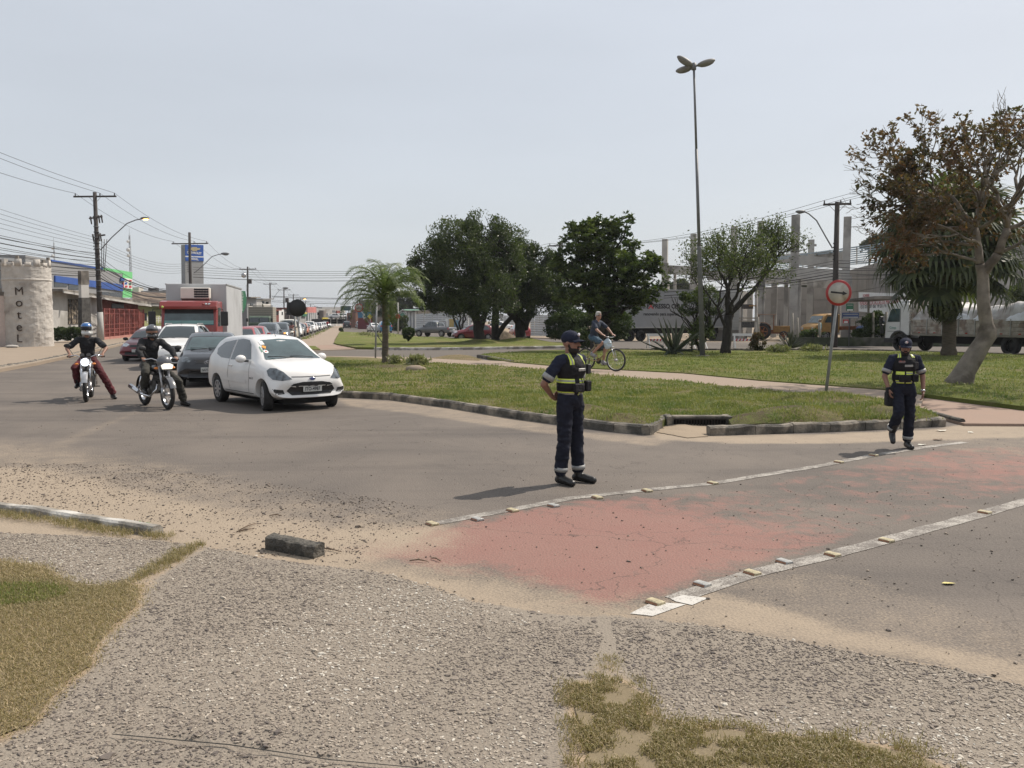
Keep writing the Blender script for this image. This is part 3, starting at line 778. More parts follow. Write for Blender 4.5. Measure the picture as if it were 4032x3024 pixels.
# ------------------------------------------------------------------ grass blades
def blades(name,pts,z,h,w,m,seed,lean=0.5,tint=None,segs=1):
 r = rng_(seed); n = len(pts)
 H = h * r.lognormal(0,0.35,n); a = r.uniform(0,2 * math.pi,n); la = r.uniform(0,2 * math.pi,n)
 le = r.uniform(0.1,1,n) * lean * H
 dx,dy = np.cos(a) * w / 2,np.sin(a) * w / 2
 zz = z if hasattr(z,'__len__') else np.full(n,z)
 A = np.stack([pts[:,0] - dx,pts[:,1] - dy,zz],1); B = np.stack([pts[:,0] + dx,pts[:,1] + dy,zz],1)
 mx = np.stack([pts[:,0] + np.cos(la) * le * .4,pts[:,1] + np.sin(la) * le * .4,zz + H * .6],1)
 T = np.stack([pts[:,0] + np.cos(la) * le,pts[:,1] + np.sin(la) * le,zz + H * (1 - 0.25 * lean)],1)
 C = mx - np.stack([dx,dy,0 * dx],1) * .7; D = mx + np.stack([dx,dy,0 * dx],1) * .7
 V = np.stack([A,B,C,D,T],1).reshape(-1,3)
 F = (np.array([(0,1,3),(0,3,2),(2,3,4)])[None] + (np.arange(n) * 5)[:,None,None]).reshape(-1,3)
 t = tint if tint is not None else r.uniform(0,1,n)
 me = np_mesh(name,V,F,{'tint': ('FACE',np.repeat(np.clip(t,0,1),3))})
 return tag(link(name,me,m),kind='stuff')
M_blade_dry = leaf_mat('dry_blades',(0.20,0.18,0.075),(0.42,0.32,0.19),0.2)
M_blade = leaf_mat('green_blades',(0.115,0.165,0.040),(0.30,0.28,0.10),0.25)
M_drysoil = make_sand_mat('dry_soil',(0.24,0.195,0.130),(0.19,0.155,0.10),30)
M_drysoil1 = sheet('grass_patch',rough_poly(dry1,0.05,0.03,5,3),PVZ + 0.010,M_drysoil,0.0,0.12,relief(0.006,4,0.1,0.0)); tag(M_drysoil1,kind='structure')
o_ = sheet('grass_patch',rough_poly(dry2,0.05,0.04,5,4),PVZ + 0.008,M_drysoil,0.0,0.12,relief(0.005,4,0.1,0.0)); tag(o_,kind='structure')
def pts_in(poly,n,seed,soft=0.04,noise_s=4.0,thr=-0.2):
 rr = rng_(seed); P_ = np.array(poly); lo,hi = P_.min(0) - soft,P_.max(0) + soft
 q = rr.uniform(lo,hi,(n * 5,2)); q = q[(q[:,1] > 2.5) & (np.abs(q[:,0]) < q[:,1] * 0.68 + .2)]
 d = sdist(q,P_); q = q[d + rr.normal(0,soft,len(q)) > 0][: n * 2]
 f = fbm(q,noise_s,seed,3); q = q[f + rr.normal(0,0.15,len(q)) > thr]
 return q[:n]
q = pts_in(dry1,60000,31,0.05,3.0,-1.2)
gz = smooth(-sdist(q,dry1),-0.45,-0.12)
greenish = np.exp(-((q[:,0] - G(20,2370).x) ** 2 / 0.30 + (q[:,1] - G(20,2370).y) ** 2 / 0.10))
blades('dry_grass',q,PVZ + 0.012,0.017,0.004,M_blade_dry,32,1.8,np.clip(rng_(33).uniform(0.25,1.1,len(q)) - greenish * 0.5,0,1))
q = q[greenish > 0.6][::2]; blades('grass_tufts',q,PVZ + 0.015,0.022,0.004,M_blade,34,0.9)
q = pts_in(dry2,34000,35,0.07,5.0,-0.10)
blades('dry_grass',q,PVZ + 0.006,0.023,0.004,M_blade_dry,36,1.1,rng_(37).beta(1.3,1.3,len(q)))
for i,(pl,nn,hh) in enumerate(((tuft1,2600,0.045),(tuft2,500,0.03),(strip1,9000,0.035))):
 q = pts_in(pl,nn,40 + i,0.03,5.0,-0.3)
 blades('dry_grass',q,0.02,hh,0.004,M_blade_dry,50 + i,1.3,rng_(60 + i).uniform(0,0.9,len(q)))
# lawns
def lawn_blades(poly,n,seed,h,w,ymin,ymax,zf,thr=-0.25):
 rr = rng_(seed); P_ = np.array(poly); lo,hi = P_.min(0),P_.max(0)
 lo[1] = max(lo[1],ymin); hi[1] = min(hi[1],ymax); lo[0] = max(lo[0],-0.68 * hi[1]); hi[0] = min(hi[0],0.68 * hi[1])
 q = rr.uniform(lo,hi,(n * 3,2)); d = sdist(q,P_); k = (d > 0.03) & (np.abs(q[:,0]) < q[:,1] * .65); q,d = q[k],d[k]
 f = fbm(q,1.2,2,4); k = f + rr.normal(0,0.2,len(q)) > thr; q,d,f = q[k],d[k],f[k]
 k = bare_at(q) + rr.normal(0,.12,len(q)) < .34; q,d,f = q[k][:n],d[k][:n],f[k][:n]
 z = np.array([LZ + zf(q[i,0],q[i,1],d[i]) - 0.005 for i in range(len(q))])
 t = np.clip(0.58 - f * 0.9 + rr.normal(0,0.2,len(q)),0,1)
 return blades('grass_tufts',q,z,h,w,M_blade,seed,0.9,t)
lawn_blades(isl1_w,52000,71,0.055,0.013,11,20,lawn_z)
lawn_blades(isl1_w,22000,72,0.06,0.024,19,34,lawn_z)
lawn_blades(isl2_w,38000,73,0.06,0.026,16,44,lawn_z)
# dark broad weed by the foreground kerb, loose block, sticks, litter
M_weed = leaf_mat('weed_leaf',(0.045,0.13,0.03),(0.10,0.22,0.05),0.25)
def rosette(name,c,rad,n,m,seed,h=0.05,lab=None,cat=None,wid=0.22,part='leaf'):
 root = empty(name,c,0,lab,cat); rr = random.Random(seed)
 for i in range(n):
  a = rr.uniform(0,2 * math.pi); L_ = rad * rr.uniform(0.6,1.1); el = rr.uniform(0.1,0.8)
  V = []; F = []
  for k in range(5):
   f = k / 4; x = L_ * f * math.cos(el * (1 - f * .6)); z = L_ * math.sin(el) * f * (1 - 0.55 * f) + h * f * .2
   w = wid * L_ * math.sin(math.pi * min(0.97,f * 0.85 + 0.12))
   V += [(x,-w / 2,z),(x,w / 2,z)]
  V = [(x * math.cos(a) - y * math.sin(a),x * math.sin(a) + y * math.cos(a),z) for x,y,z in V]
  F = [(2 * k,2 * k + 1,2 * k + 3,2 * k + 2) for k in range(4)]
  o = MB().add(V,F,True).build(part,m,root,normals=False)
  o.data.attributes.new('tint','FLOAT','FACE').data.foreach_set('value',[rr.random()] * 4)
 return root
rosette('weed',G(548,2080,0.02),0.13,22,M_weed,4,0.05,'small green weed growing beside the end of the foreground kerb','weed',0.3)
M_block = mat('weathered_concrete',(0.115,0.105,0.088),0.95,var=0.35,nscale=22,bump=1.0,bscale=60,col2=(0.062,0.058,0.050),c2amt=0.6)
bA,bB = G(1045,2165),G(1238,2200)
blk = MB()
bl = (bB - bA).length; bd = (bB - bA).normalized(); bs = Vector((-bd.y,bd.x,0))
V = []
nx = 14
for q in range(nx + 1):
 for (o,z) in ((0.0,0.0),(-0.01,0.05),(0.0,0.098),(0.02,0.108),(0.09,0.115),(0.115,0.105),(0.12,0.05),(0.12,0.0)):
  p = bA + bd * (bl * q / nx) + bs * o
  d_ = mnoise.noise(Vector((p.x * 16,p.y * 16,z * 18))) * 0.010
  V.append((p.x + d_,p.y + d_,z + (d_ if z > 0 else 0) + (0.012 * (1 - q / nx))))
V = [(x - bA.x,y - bA.y,z) for x,y,z in V]
F = [(q * 8 + e,q * 8 + (e + 1) % 8,(q + 1) * 8 + (e + 1) % 8,(q + 1) * 8 + e) for q in range(nx) for e in range(8)] + [tuple(range(8)),tuple(nx * 8 + e for e in reversed(range(8)))]
bo = MB().add(V,F).build('concrete_block',M_block); bo.location = bA; bo.location.z = -0.012
tag(bo,'loose grey concrete kerb block lying in the sand at the pavement edge','concrete block')
M_stick = mat('dry_stick',(0.13,0.09,0.06),0.9,var=0.3,nscale=40)
sticks = [((1245,2158),(1345,2172),'forked dry stick lying just right of the loose concrete block'),((640 + 300,2088),(1010,2060),'bent dry twig between the old kerb end and the loose block'),
          ((1060,2030),(1110,2030),'short dark twig on the grit above the loose concrete block'),((1612,2207),(1685,2210),'thin twig on the sand at the left end of the red paint'),
          ((1697,2197),(1735,2209),'short thick twig on the sand at the left end of the red paint'),((930,2095),(1000,2082),'straight dry twig in the sand left of the loose block')]
for a,b,lab in sticks:
 A,B = G(*a,0.01),G(*b,0.012); c = (A + B) / 2 + Vector((0,0.012,0.008))
 o = MB().tube([A - A,c - A,B - A],[0.004,0.006,0.003],6).build('twig',M_stick); o.location = A
 tag(o,lab,'twig')
M_litter = mat('paper_litter',(0.62,0.60,0.52),0.8,var=0.15,nscale=30)
M_lit_y = mat('yellow_litter',(0.62,0.54,0.20),0.7,var=0.3,nscale=60)
for (x,y),s,m,lab in (((3735,2298),0.045,M_lit_y,'crumpled yellow leaf lying alone on the dark asphalt at right'),((3706,1697),0.09,M_litter,'flat white paper scrap by the end of the right kerb'),
                          ((3690,1732),0.09,M_stick,'brown dead leaf on the sand by the walking officer'),((2700,3010),0.02,M_litter,'small white scrap standing in the dry grass at the bottom edge'),
                          ((3630,1752),0.06,M_litter,'small pale scrap right of the walking officer\'s boot'),((3822,1703),0.06,M_litter,'tiny white scrap on the pale sand at far right')):
 p = G(x,y,0.006); rr = random.Random(x)
 V = [(math.cos(k * 1.05) * s * rr.uniform(.7,1.2),math.sin(k * 1.05) * s * .6 * rr.uniform(.7,1.2),rr.uniform(0,s * .3)) for k in range(6)] + [(0,0,s * .15)]
 o = MB().add(V,[(k,(k + 1) % 6,6) for k in range(6)]).build('litter',m,normals=False); o.location = p
 o.modifiers.new('s','SOLIDIFY').thickness = 0.002
 tag(o,lab,'litter')
# ------------------------------------------------------------------ raised road studs (tachoes)
M_stud = mat('yellowed_resin_stud',(0.40,0.345,0.215),0.5,var=0.35,nscale=25,bump=0.3,bscale=60)
M_studw = mat('greyed_resin_stud',(0.33,0.33,0.315),0.55,var=0.25,nscale=25,bump=0.3,bscale=60)
M_refl = mat('stud_reflector',(0.25,0.11,0.05),0.3,var=0.3,nscale=50)
def make_stud():
 root = empty('road_stud')
 sec = [(-0.055,0.0),(-0.036,0.028),(0.036,0.028),(0.055,0.0)]
 MB().prism(sec,-0.064,0.064,'XZ').build('stud_body',M_stud,root,0.006)
 MB().box((-0.0475,0,0.014),(0.004,0.11,0.018),rot=Matrix.Rotation(0.57,3,'Y')).build('reflector',M_refl,root)
 MB().box((0.0475,0,0.014),(0.004,0.11,0.018),rot=Matrix.Rotation(-0.57,3,'Y')).build('reflector',M_refl,root)
 return root
ordw = ['first','second','third','fourth','fifth','sixth','seventh','eighth','ninth','tenth']
fs = [(1702,2066,0),(1880,2048,1),(2018,2013,0),(2180,1994,1),(2352,1962,0),(2548,1935,0),(2806,1905,0),(3303,1822,0),(3440,1795,0)]
ns = [(2580,2376,0),(2765,2305,1),(2962,2260,0),(3088,2216,1),(3278,2188,0),(3490,2132,0),(3877,2021,0)]
proto = None
def place_stud(x,y,line,grey,lab,grp):
 global proto
 p = G(x,y); d = (lerp_line(line,min(p.x + .3,line[-1].x - .01)) or line[-1]) - (lerp_line(line,max(p.x - .3,line[0].x + .01)) or line[0])
 a = math.atan2(d.y,d.x)
 if proto is None: proto = make_stud(); proto.scale = (.85,.85,.85); proto.location = p; proto.rotation_euler = (0,0,a); tag(proto,lab,'road stud',grp); return
 copy_tree(proto,p,a,lab,{'stud_body': M_studw} if grey else None)
 o = bpy.data.objects[-1]
for i,(x,y,g) in enumerate(fs):
 place_stud(x,y,far_line,g,f"{'greyed' if g else 'yellowed'} raised road stud, {ordw[i]} from the left on the far white line of the crossing",'road studs along the crossing lines')
for i,(x,y,g) in enumerate(ns):
 place_stud(x,y,near_line,g,f"{'greyed' if g else 'yellowed'} raised road stud, {ordw[i]} from the left on the near white line of the crossing",'road studs along the crossing lines')
# ------------------------------------------------------------------ vehicles
M_glass = mat('car_glass',(0.020,0.030,0.032),0.06,var=0.1,nscale=1.0,spec=0.9,coat=0.5)
M_glass_l = mat('light_car_glass',(0.055,0.085,0.088),0.08,var=0.45,nscale=1.6,spec=0.8,coat=0.4)
M_tyre = mat('tyre_rubber',(0.022,0.021,0.021),0.85,var=0.25,nscale=12)
M_black = mat('black_plastic',(0.018,0.018,0.019),0.55,var=0.2,nscale=10)
M_under = mat('underbody',(0.010,0.010,0.010),0.9)
M_rim = mat('silver_rim',(0.42,0.42,0.43),0.38,0.7,var=0.15,nscale=15)
M_chrome = mat('chrome',(0.62,0.62,0.64),0.15,1.0,var=0.05)
M_lamp = mat('headlight_glass',(0.50,0.54,0.56),0.08,0.35,var=0.45,nscale=9,spec=0.9,coat=0.8)
M_lampd = mat('smoked_headlight',(0.10,0.115,0.125),0.10,0.4,var=0.7,nscale=11,spec=0.9,coat=0.8)
M_tail = mat('tail_light',(0.35,0.02,0.015),0.2,var=0.2,nscale=12,coat=0.5)
M_amber = mat('amber_lens',(0.70,0.22,0.03),0.25,var=0.1,coat=0.4)
M_plate = mat('number_plate',(0.46,0.47,0.45),0.5,var=0.06)
M_ink = mat('black_ink',(0.015,0.015,0.018),0.6)
def paint(name,c,rough=0.32,dust=0.06):
 return mat('paint_' + name,c,rough,0.0,var=dust,nscale=2.2,coat=0.6,spec=0.5)
PW = paint('white',(0.74,0.73,0.71)); PS = paint('silver',(0.36,0.36,0.36)); PD = paint('dark_grey',(0.014,0.015,0.018),0.25)
PR = paint('red',(0.30,0.030,0.030)); PMR = paint('maroon',(0.16,0.018,0.025)); PBL = paint('blue',(0.03,0.17,0.33)); PB = paint('black',(0.014,0.014,0.016),0.2)
PO = paint('orange',(0.42,0.13,0.06)); PGR = paint('grey',(0.10,0.105,0.115)); PCR = paint('cream',(0.62,0.58,0.48)); PG2 = paint('slate',(0.055,0.065,0.075),0.25)
def interp(pts,x):
 if x <= pts[0][0]: return pts[0][1]
 for a,b in zip(pts[:-1],pts[1:]):
  if x <= b[0]:
   t = (x - a[0]) / max(1e-9,b[0] - a[0]); return a[1] + (b[1] - a[1]) * t
 return pts[-1][1]
def ss(x,a,b):
 t = max(0,min(1,(x - a) / (b - a))); return t * t * (3 - 2 * t)
class CarShell:
 """lofted body; local axes: +X forward, +Y left, +Z up"""
 def __init__(s,L_,W,top,belt,wr,wheels,wr_r,zb=0.20,nose=0.17,tail=0.12,name='body'):
  s.L,s.W = L_,W
  h = W / 2; roof = max(z for x,z in top)
  xs = sorted(set([round(x,3) for x,_ in top] + [round(-L_ / 2 + L_ * i / 26,3) for i in range(27)] + [-L_ / 2 + .03,L_ / 2 - .03]))
  xs = [x for i,x in enumerate(xs) if i == 0 or x - xs[i - 1] > 0.018]
  mb = MB(); ring = None; V = []; n = 0
  for x in xs:
   e = max(0,(abs(x) - (L_ / 2 - 0.45)) / 0.45)
   w = h * (1 - 0.07 * e * e)
   zt = interp(top,x); zbl = min(interp(belt,x),zt - 0.05)
   z0 = zb + 0.06 * ss(abs(x),L_ / 2 - 0.5,L_ / 2)
   t = max(0,min(1,(zt - zbl - 0.08) / (roof - interp(belt,0) - 0.08)))
   ye = (0.80 * w) * (1 - t) + wr * t
   z_e = zt - (0.015 + 0.065 * t)
   y6 = 0.945 * w
   half = [(0,z0),(0.72 * w,z0),(0.92 * w,z0 + 0.03),(0.975 * w,z0 + 0.12),(0.995 * w,z0 + (zbl - z0) * 0.38),(w,z0 + (zbl - z0) * 0.62),
     (0.985 * w,z0 + (zbl - z0) * 0.86),(y6,zbl),((y6 + ye) / 2 + 0.018 * t,(zbl + z_e) / 2),(ye,z_e),(ye * 0.93,zt - 0.022 * t - 0.006),(ye * 0.55,zt - 0.006),(0,zt)]
   sec = half + [(-y,z) for y,z in reversed(half[1:-1])]
   for (y,z) in sec:
    dx = 0
    if x > L_ / 2 - 0.9: dx = -nose * ss(x,L_ / 2 - 0.9,L_ / 2) * (abs(y) / h) ** 2.6
    if x < -L_ / 2 + 0.7: dx = tail * ss(-x,L_ / 2 - 0.7,L_ / 2) * (abs(y) / h) ** 2.6
    V.append((x + dx,y,z))
   n = len(sec)
  F = [(i * n + k,i * n + (k + 1) % n,(i + 1) * n + (k + 1) % n,(i + 1) * n + k) for i in range(len(xs) - 1) for k in range(n)]
  F += [tuple(reversed(range(n))),tuple((len(xs) - 1) * n + k for k in range(n))]
  mb.add(V,F,True)
  me = mb.mesh(name)
  o = bpy.data.objects.new('tmp',me); COL.objects.link(o)
  o.modifiers.new('s','SUBSURF').levels = 1
  apply_mods(o)
  bmx = bmesh.new(); bmx.from_mesh(o.data); s.bvh = BVHTree.FromBMesh(bmx); bmx.free()
  # wheel wells
  if wheels:
   cut = MB()
   for wx in wheels:
    for sd in (-1,1): cut.cyl((wx,sd * (h - 0.24),wr_r),(wx,sd * (h + 0.2),wr_r),wr_r + 0.055,n=28)
   c = cut.build('cut',M_under); b = o.modifiers.new('b','BOOLEAN'); b.object = c; b.operation = 'DIFFERENCE'; b.solver = 'EXACT'
   o.data.materials.append(M_under) if False else None
   apply_mods(o); bpy.data.objects.remove(c)
  s.body_me = o.data; s.body_me.name = name
  s.body_me.materials.clear()
  for p in s.body_me.polygons: p.use_smooth = True
  try: s.body_me.set_sharp_from_angle(angle=R(38))
  except Exception: pass
  bpy.data.objects.remove(o)
 def ray(s,ang,u,z):
  d = Vector((math.cos(ang),math.sin(ang),0)); side = Vector((-d.y,d.x,0))
  o = d * 6 + side * u + Vector((0,0,z))
  loc,nor,_,_ = s.bvh.ray_cast(o,-d)
  if loc is None:
   loc,nor,_,_ = s.bvh.find_nearest(side * u + Vector((0,0,z)) + d * s.L * .45)
  return loc,nor
 def decal(s,name,poly,ang,m,parent,off=0.005,step=0.07,mirror=False,at=None):
  """patch lying on the body; poly in (u, z), seen along direction ang (0 front, 90 deg left, 180 rear)"""
  if at is not None:
   u0 = -at[0] * math.sin(ang) + at[1] * math.cos(ang); poly = [(u + u0,z) for u,z in poly]
  P_ = [Vector(p) for p in dense(poly,step)]
  A = np.array([(p.x,p.y) for p in P_]); lo,hi = A.min(0),A.max(0)
  gx,gy = np.meshgrid(np.arange(lo[0] + step / 2,hi[0],step),np.arange(lo[1] + step / 2,hi[1],step))
  Q = np.stack([gx.ravel(),gy.ravel()],1); Q = Q[sdist(Q,A) > step * .3] if len(Q) else Q
  n = len(P_)
  vs_,_,fs,_,_,_ = delaunay_2d_cdt(P_ + [Vector(q) for q in Q],[(i,(i + 1) % n) for i in range(n)],[],1,1e-5)
  V = []
  for v in vs_:
   loc,nor = s.ray(ang,v.x,v.y)
   V.append(loc + nor * off)
  mb = MB(); mb.add(V,fs,True); out = [mb.build(name,m,parent,normals=False)]
  if mirror:
   mb = MB(); mb.add([(v[0],-v[1],v[2]) for v in V],[tuple(reversed(f)) for f in fs],True); out.append(mb.build(name,m,parent,normals=False))
  return out[0]
 def strip(s,name,pts,ang,w,m,parent,off=0.004,mirror=True):
  D = dense(pts,0.05,closed=False); V = []
  for i,p in enumerate(D):
   t = (D[min(i + 1,len(D) - 1)] - D[max(i - 1,0)]).normalized(); q = Vector((-t.y,t.x)) * w / 2
   for sgn in (1,-1):
    loc,nor = s.ray(ang,*(p + q * sgn)); V.append(loc + nor * off)
  F = [(2 * i,2 * i + 1,2 * i + 3,2 * i + 2) for i in range(len(D) - 1)]
  if mirror: MB().add([(v[0],-v[1],v[2]) for v in V],F,True).build(name,m,parent,normals=False)
  return MB().add(V,F,True).build(name,m,parent,normals=False)
def wheel(parent,x,y,r,w,spokes=7,rimm=None,steer=0.0,name='wheel'):
 """wheel (tyre mesh) > rim; side +1 = left"""
 sd = 1 if y > 0 else -1
 prof = [(r * .60,-w / 2 * .9),(r * .80,-w / 2),(r * .95,-w / 2 * .92),(r,-w / 2 * .62),(r,w / 2 * .62),(r * .95,w / 2 * .92),(r * .80,w / 2),(r * .60,w / 2 * .9)]
 t = MB().lathe(prof,28,axis='Y').build(name,M_tyre,parent)
 t.location = (x,y,r); t.rotation_euler = (0,0,steer)
 rb = MB()
 rb.lathe([(0.0,sd * w * .18),(r * .50,sd * w * .20),(r * .605,sd * w * .43),(r * .63,sd * w * .47),(r * .60,sd * w * .40)],24,axis='Y')
 rim = rb.build('rim',M_black,t)
 sp = MB()
 for k in range(spokes):
  a = 2 * math.pi * k / spokes
  m = Matrix.Rotation(a,3,'Y')
  sp.box(m @ Vector((r * .34,sd * w * .40,0)),(r * .56,0.03,r * .15),rot=m)
 sp.lathe([(0.001,sd * w * .47),(r * .14,sd * w * .46),(r * .17,sd * w * .38)],12,axis='Y')
 sp.lathe([(r * .57,sd * w * .44),(r * .64,sd * w * .50),(r * .65,sd * w * .42)],24,axis='Y')
 sp.build('hubcap',rimm or M_rim,t,0.0)
 return t
def plate_on(shell,parent,front,z,txt,u=0.0,w=0.40,h=0.13,small=True):
 ang = 0.0 if front else math.pi
 loc,nor = shell.ray(ang,u,z)
 d = 1 if front else -1
 p = MB().box((0,0,0),(0.014,w,h)).build('number_plate',M_plate,parent,0.004)
 p.location = (loc.x + d * 0.016,loc.y,z)
 if txt:
  text(txt,h * 0.72,M_ink,p,(d * 0.0085,0,-h * .10),(math.pi / 2,0,d * math.pi / 2),sx=0.88,extrude=0.001,bold=0.002)
  if small: text('RS - RIO GRANDE',h * 0.20,M_ink,p,(d * 0.0085,0,h * .34),(math.pi / 2,0,d * math.pi / 2),extrude=0.001)
 return p
def make_car(kind,name,body_m,label,group=None,plate='',front_detail=True,**kw):
 root = empty(name,(0,0,0),0,label,kw.get('cat','car'),group)
 if kind == 'city':        # small 3-door hatchback
  L_,W,Hh = 3.83,1.64,1.42; r = 0.285; wx = (1.28,-1.17)
  top = [(-1.915,.60),(-1.89,.80),(-1.84,.98),(-1.70,1.16),(-1.52,1.31),(-1.25,1.395),(-.8,1.425),(-.3,1.435),(.15,1.40),(.40,1.315),(.70,1.14),(.97,.985),(1.15,.955),(1.45,.905),(1.66,.84),(1.79,.76),(1.87,.65),(1.915,.45)]
  belt = [(-1.9,.98),(-1.2,.97),(0,.90),(.9,.88),(1.5,.78),(1.9,.45)]
  wr = .56
 elif kind == 'hatch':     # 5-door hatchback, arched roof
  L_,W,Hh = 3.95,1.70,1.47; r = 0.30; wx = (1.25,-1.25)
  top = [(-1.975,.55),(-1.95,.80),(-1.90,.97),(-1.74,1.20),(-1.5,1.37),(-1.1,1.45),(-.5,1.475),(.0,1.455),(.35,1.36),(.75,1.12),(1.0,.985),(1.2,.945),(1.5,.89),(1.76,.80),(1.89,.68),(1.975,.45)]
  belt = [(-1.9,.98),(-1.0,.95),(0,.89),(1.0,.84),(1.6,.70),(1.95,.45)]
  wr = .58
 elif kind == 'sedan':
  L_,W,Hh = 4.15,1.66,1.44; r = 0.29; wx = (1.22,-1.20)
  top = [(-2.075,.60),(-2.05,.85),(-1.98,.97),(-1.45,1.01),(-1.28,1.10),(-.95,1.30),(-.65,1.405),(-.2,1.44),(.2,1.40),(.45,1.31),(.85,1.06),(1.0,.97),(1.3,.92),(1.65,.83),(1.9,.70),(2.0,.60),(2.075,.45)]
  belt = [(-2.0,.93),(-1.0,.93),(0,.88),(1.0,.84),(1.7,.70),(2.05,.45)]
  wr = .56
 elif kind == 'suv':
  L_,W,Hh = 4.40,1.82,1.68; r = 0.345; wx = (1.35,-1.32)
  top = [(-2.2,.62),(-2.17,.92),(-2.12,1.10),(-1.95,1.40),(-1.75,1.58),(-1.3,1.655),(-.5,1.68),(.05,1.65),(.35,1.56),(.80,1.26),(1.02,1.10),(1.25,1.05),(1.65,.98),(1.95,.88),(2.1,.75),(2.2,.50)]
  belt = [(-2.1,1.12),(-1.0,1.08),(0,1.03),(1.0,.99),(1.8,.82),(2.15,.5)]
  wr = .63
 elif kind == 'van':       # boxy minibus
  L_,W,Hh = 4.4,1.72,1.92; r = 0.30; wx = (1.30,-1.10)
  top = [(-2.2,.60),(-2.18,1.1),(-2.1,1.65),(-1.95,1.86),(-1.3,1.92),(0,1.93),(1.3,1.90),(1.75,1.80),(1.92,1.60),(2.06,1.22),(2.12,1.0),(2.17,.75),(2.2,.5)]
  belt = [(-2.1,1.10),(0,1.10),(2.0,1.10),(2.15,.6)]
  wr = .70
 elif kind == 'mpv':
  L_,W,Hh = 4.2,1.74,1.66; r = 0.31; wx = (1.28,-1.24)
  top = [(-2.1,.60),(-2.08,.95),(-2.02,1.2),(-1.85,1.48),(-1.6,1.60),(-1.0,1.65),(-.3,1.665),(.2,1.62),(.5,1.52),(1.0,1.22),(1.25,1.05),(1.55,.95),(1.85,.84),(2.0,.72),(2.1,.48)]
  belt = [(-2.0,1.04),(0,.98),(1.2,.92),(1.8,.78),(2.08,.48)]
  wr = .60
 sh = CarShell(L_,W,top,belt,wr,wx,r)
 body = link('body',sh.body_me,body_m,root)
 steer = kw.get('steer',0.0)
 for i,x in enumerate(wx):
  for sd in (1,-1): wheel(root,x,sd * (W / 2 - 0.115),r,0.19,kw.get('spokes',7),kw.get('rim'),steer if i == 0 else 0)
 MB().box(((wx[0] + wx[1]) / 2,0,r * .9),(L_ * .82,W * .62,r * .9)).build('underbody',M_under,root)
 gm = kw.get('glass',M_glass)
 h = W / 2; left = math.pi / 2
 # side view coordinates: u = -x for the left side
 def S(pts): return [(-x,z) for x,z in pts]
 if kind == 'city':
  sh.decal('side_window',S([(.60,.96),(.30,1.245),(.12,1.33),(-.20,1.35),(-.42,1.33),(-.40,.93)]),left,gm,root,mirror=True)
  sh.decal('side_window',S([(-.49,.94),(-.51,1.325),(-1.05,1.27),(-1.33,1.13),(-1.25,1.02),(-.95,.955)]),left,gm,root,mirror=True)
  sh.decal('windscreen',[(-.60,.96),(-.42,1.325),(0,1.35),(.42,1.325),(.60,.96),(0,.985)],0,M_glass_l,root,0.006)
  sh.decal('rear_window',[(-.52,1.0),(-.46,1.27),(0,1.3),(.46,1.27),(.52,1.0)],math.pi,gm,root)
  sh.strip('door_seam',S([(.64,.93),(.66,.60),(.60,.32)]) ,left,0.010,M_ink,root)
  sh.strip('door_seam',S([(-.46,1.34),(-.455,.90),(-.50,.60),(-.40,.34)]),left,0.010,M_ink,root)
  sh.strip('side_moulding',S([(.50,.52),(-.80,.535)]),left,0.065,body_m,root,0.012)
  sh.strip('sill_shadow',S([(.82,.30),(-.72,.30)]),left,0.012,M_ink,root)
 else:
  zb_ = interp(belt,0) ; roof = max(z for _,z in top); zt_ = roof - 0.10
  fw = {'hatch': (.72,.16),'sedan': (.80,.28),'suv': (.78,.14),'van': (1.86,1.68),'mpv': (.95,.30)}[kind]
  rw = {'hatch': (-1.45,-1.15),'sedan': (-1.05,-.72),'suv': (-1.85,-1.55),'van': (-1.95,-1.85),'mpv': (-1.70,-1.45)}[kind]
  fm = fw[1] * .5 + fw[0] * .5
  zb2 = zb_ + .045
  ml = (fw[1] + rw[1]) / 2 + 0.05
  sh.decal('side_window',S([(fw[0] - .04,zb2),(fm,(zb2 + zt_) / 2 + .04),(fw[1] - .02,zt_),(ml + .04,zt_ + .015),(ml + .04,zb2 + .01)]),left,gm,root,mirror=True)
  sh.decal('side_window',S([(ml - .04,zb2 + .01),(ml - .04,zt_ + .015),(rw[1],zt_ - .03),(rw[0],zb2 + .09),(rw[0] + .25,zb2 + .025)]),left,gm,root,mirror=True)
  wz0 = {'hatch': .99,'sedan': 1.0,'suv': 1.14,'van': 1.20,'mpv': 1.14}[kind]
  sh.decal('windscreen',[(-h * .76,wz0),(-wr * .82,zt_ - .01),(0,zt_ + .005),(wr * .82,zt_ - .01),(h * .76,wz0),(0,wz0 + .02)],0,kw.get('screen',gm),root,0.006)
  rz = {'hatch': 1.04,'sedan': 1.06,'suv': 1.18,'van': 1.2,'mpv': 1.14}[kind]
  sh.decal('rear_window',[(-h * .66,rz),(-wr * .78,zt_ - .05),(0,zt_ - .02),(wr * .78,zt_ - .05),(h * .66,rz)],math.pi,gm,root)
  sh.strip('door_seam',S([(ml,zb2),(ml,.32)]),left,0.012,M_ink,root)
  sh.strip('door_seam',S([(fw[0] + .04,zb2 - .05),(fw[0] + .02,.34)]),left,0.012,M_ink,root)
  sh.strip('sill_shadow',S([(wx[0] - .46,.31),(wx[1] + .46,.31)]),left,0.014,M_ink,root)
 # lamps and grilles
 zh = {'city': .74,'hatch': .74,'sedan': .72,'suv': .88,'van': .80,'mpv': .80}[kind]
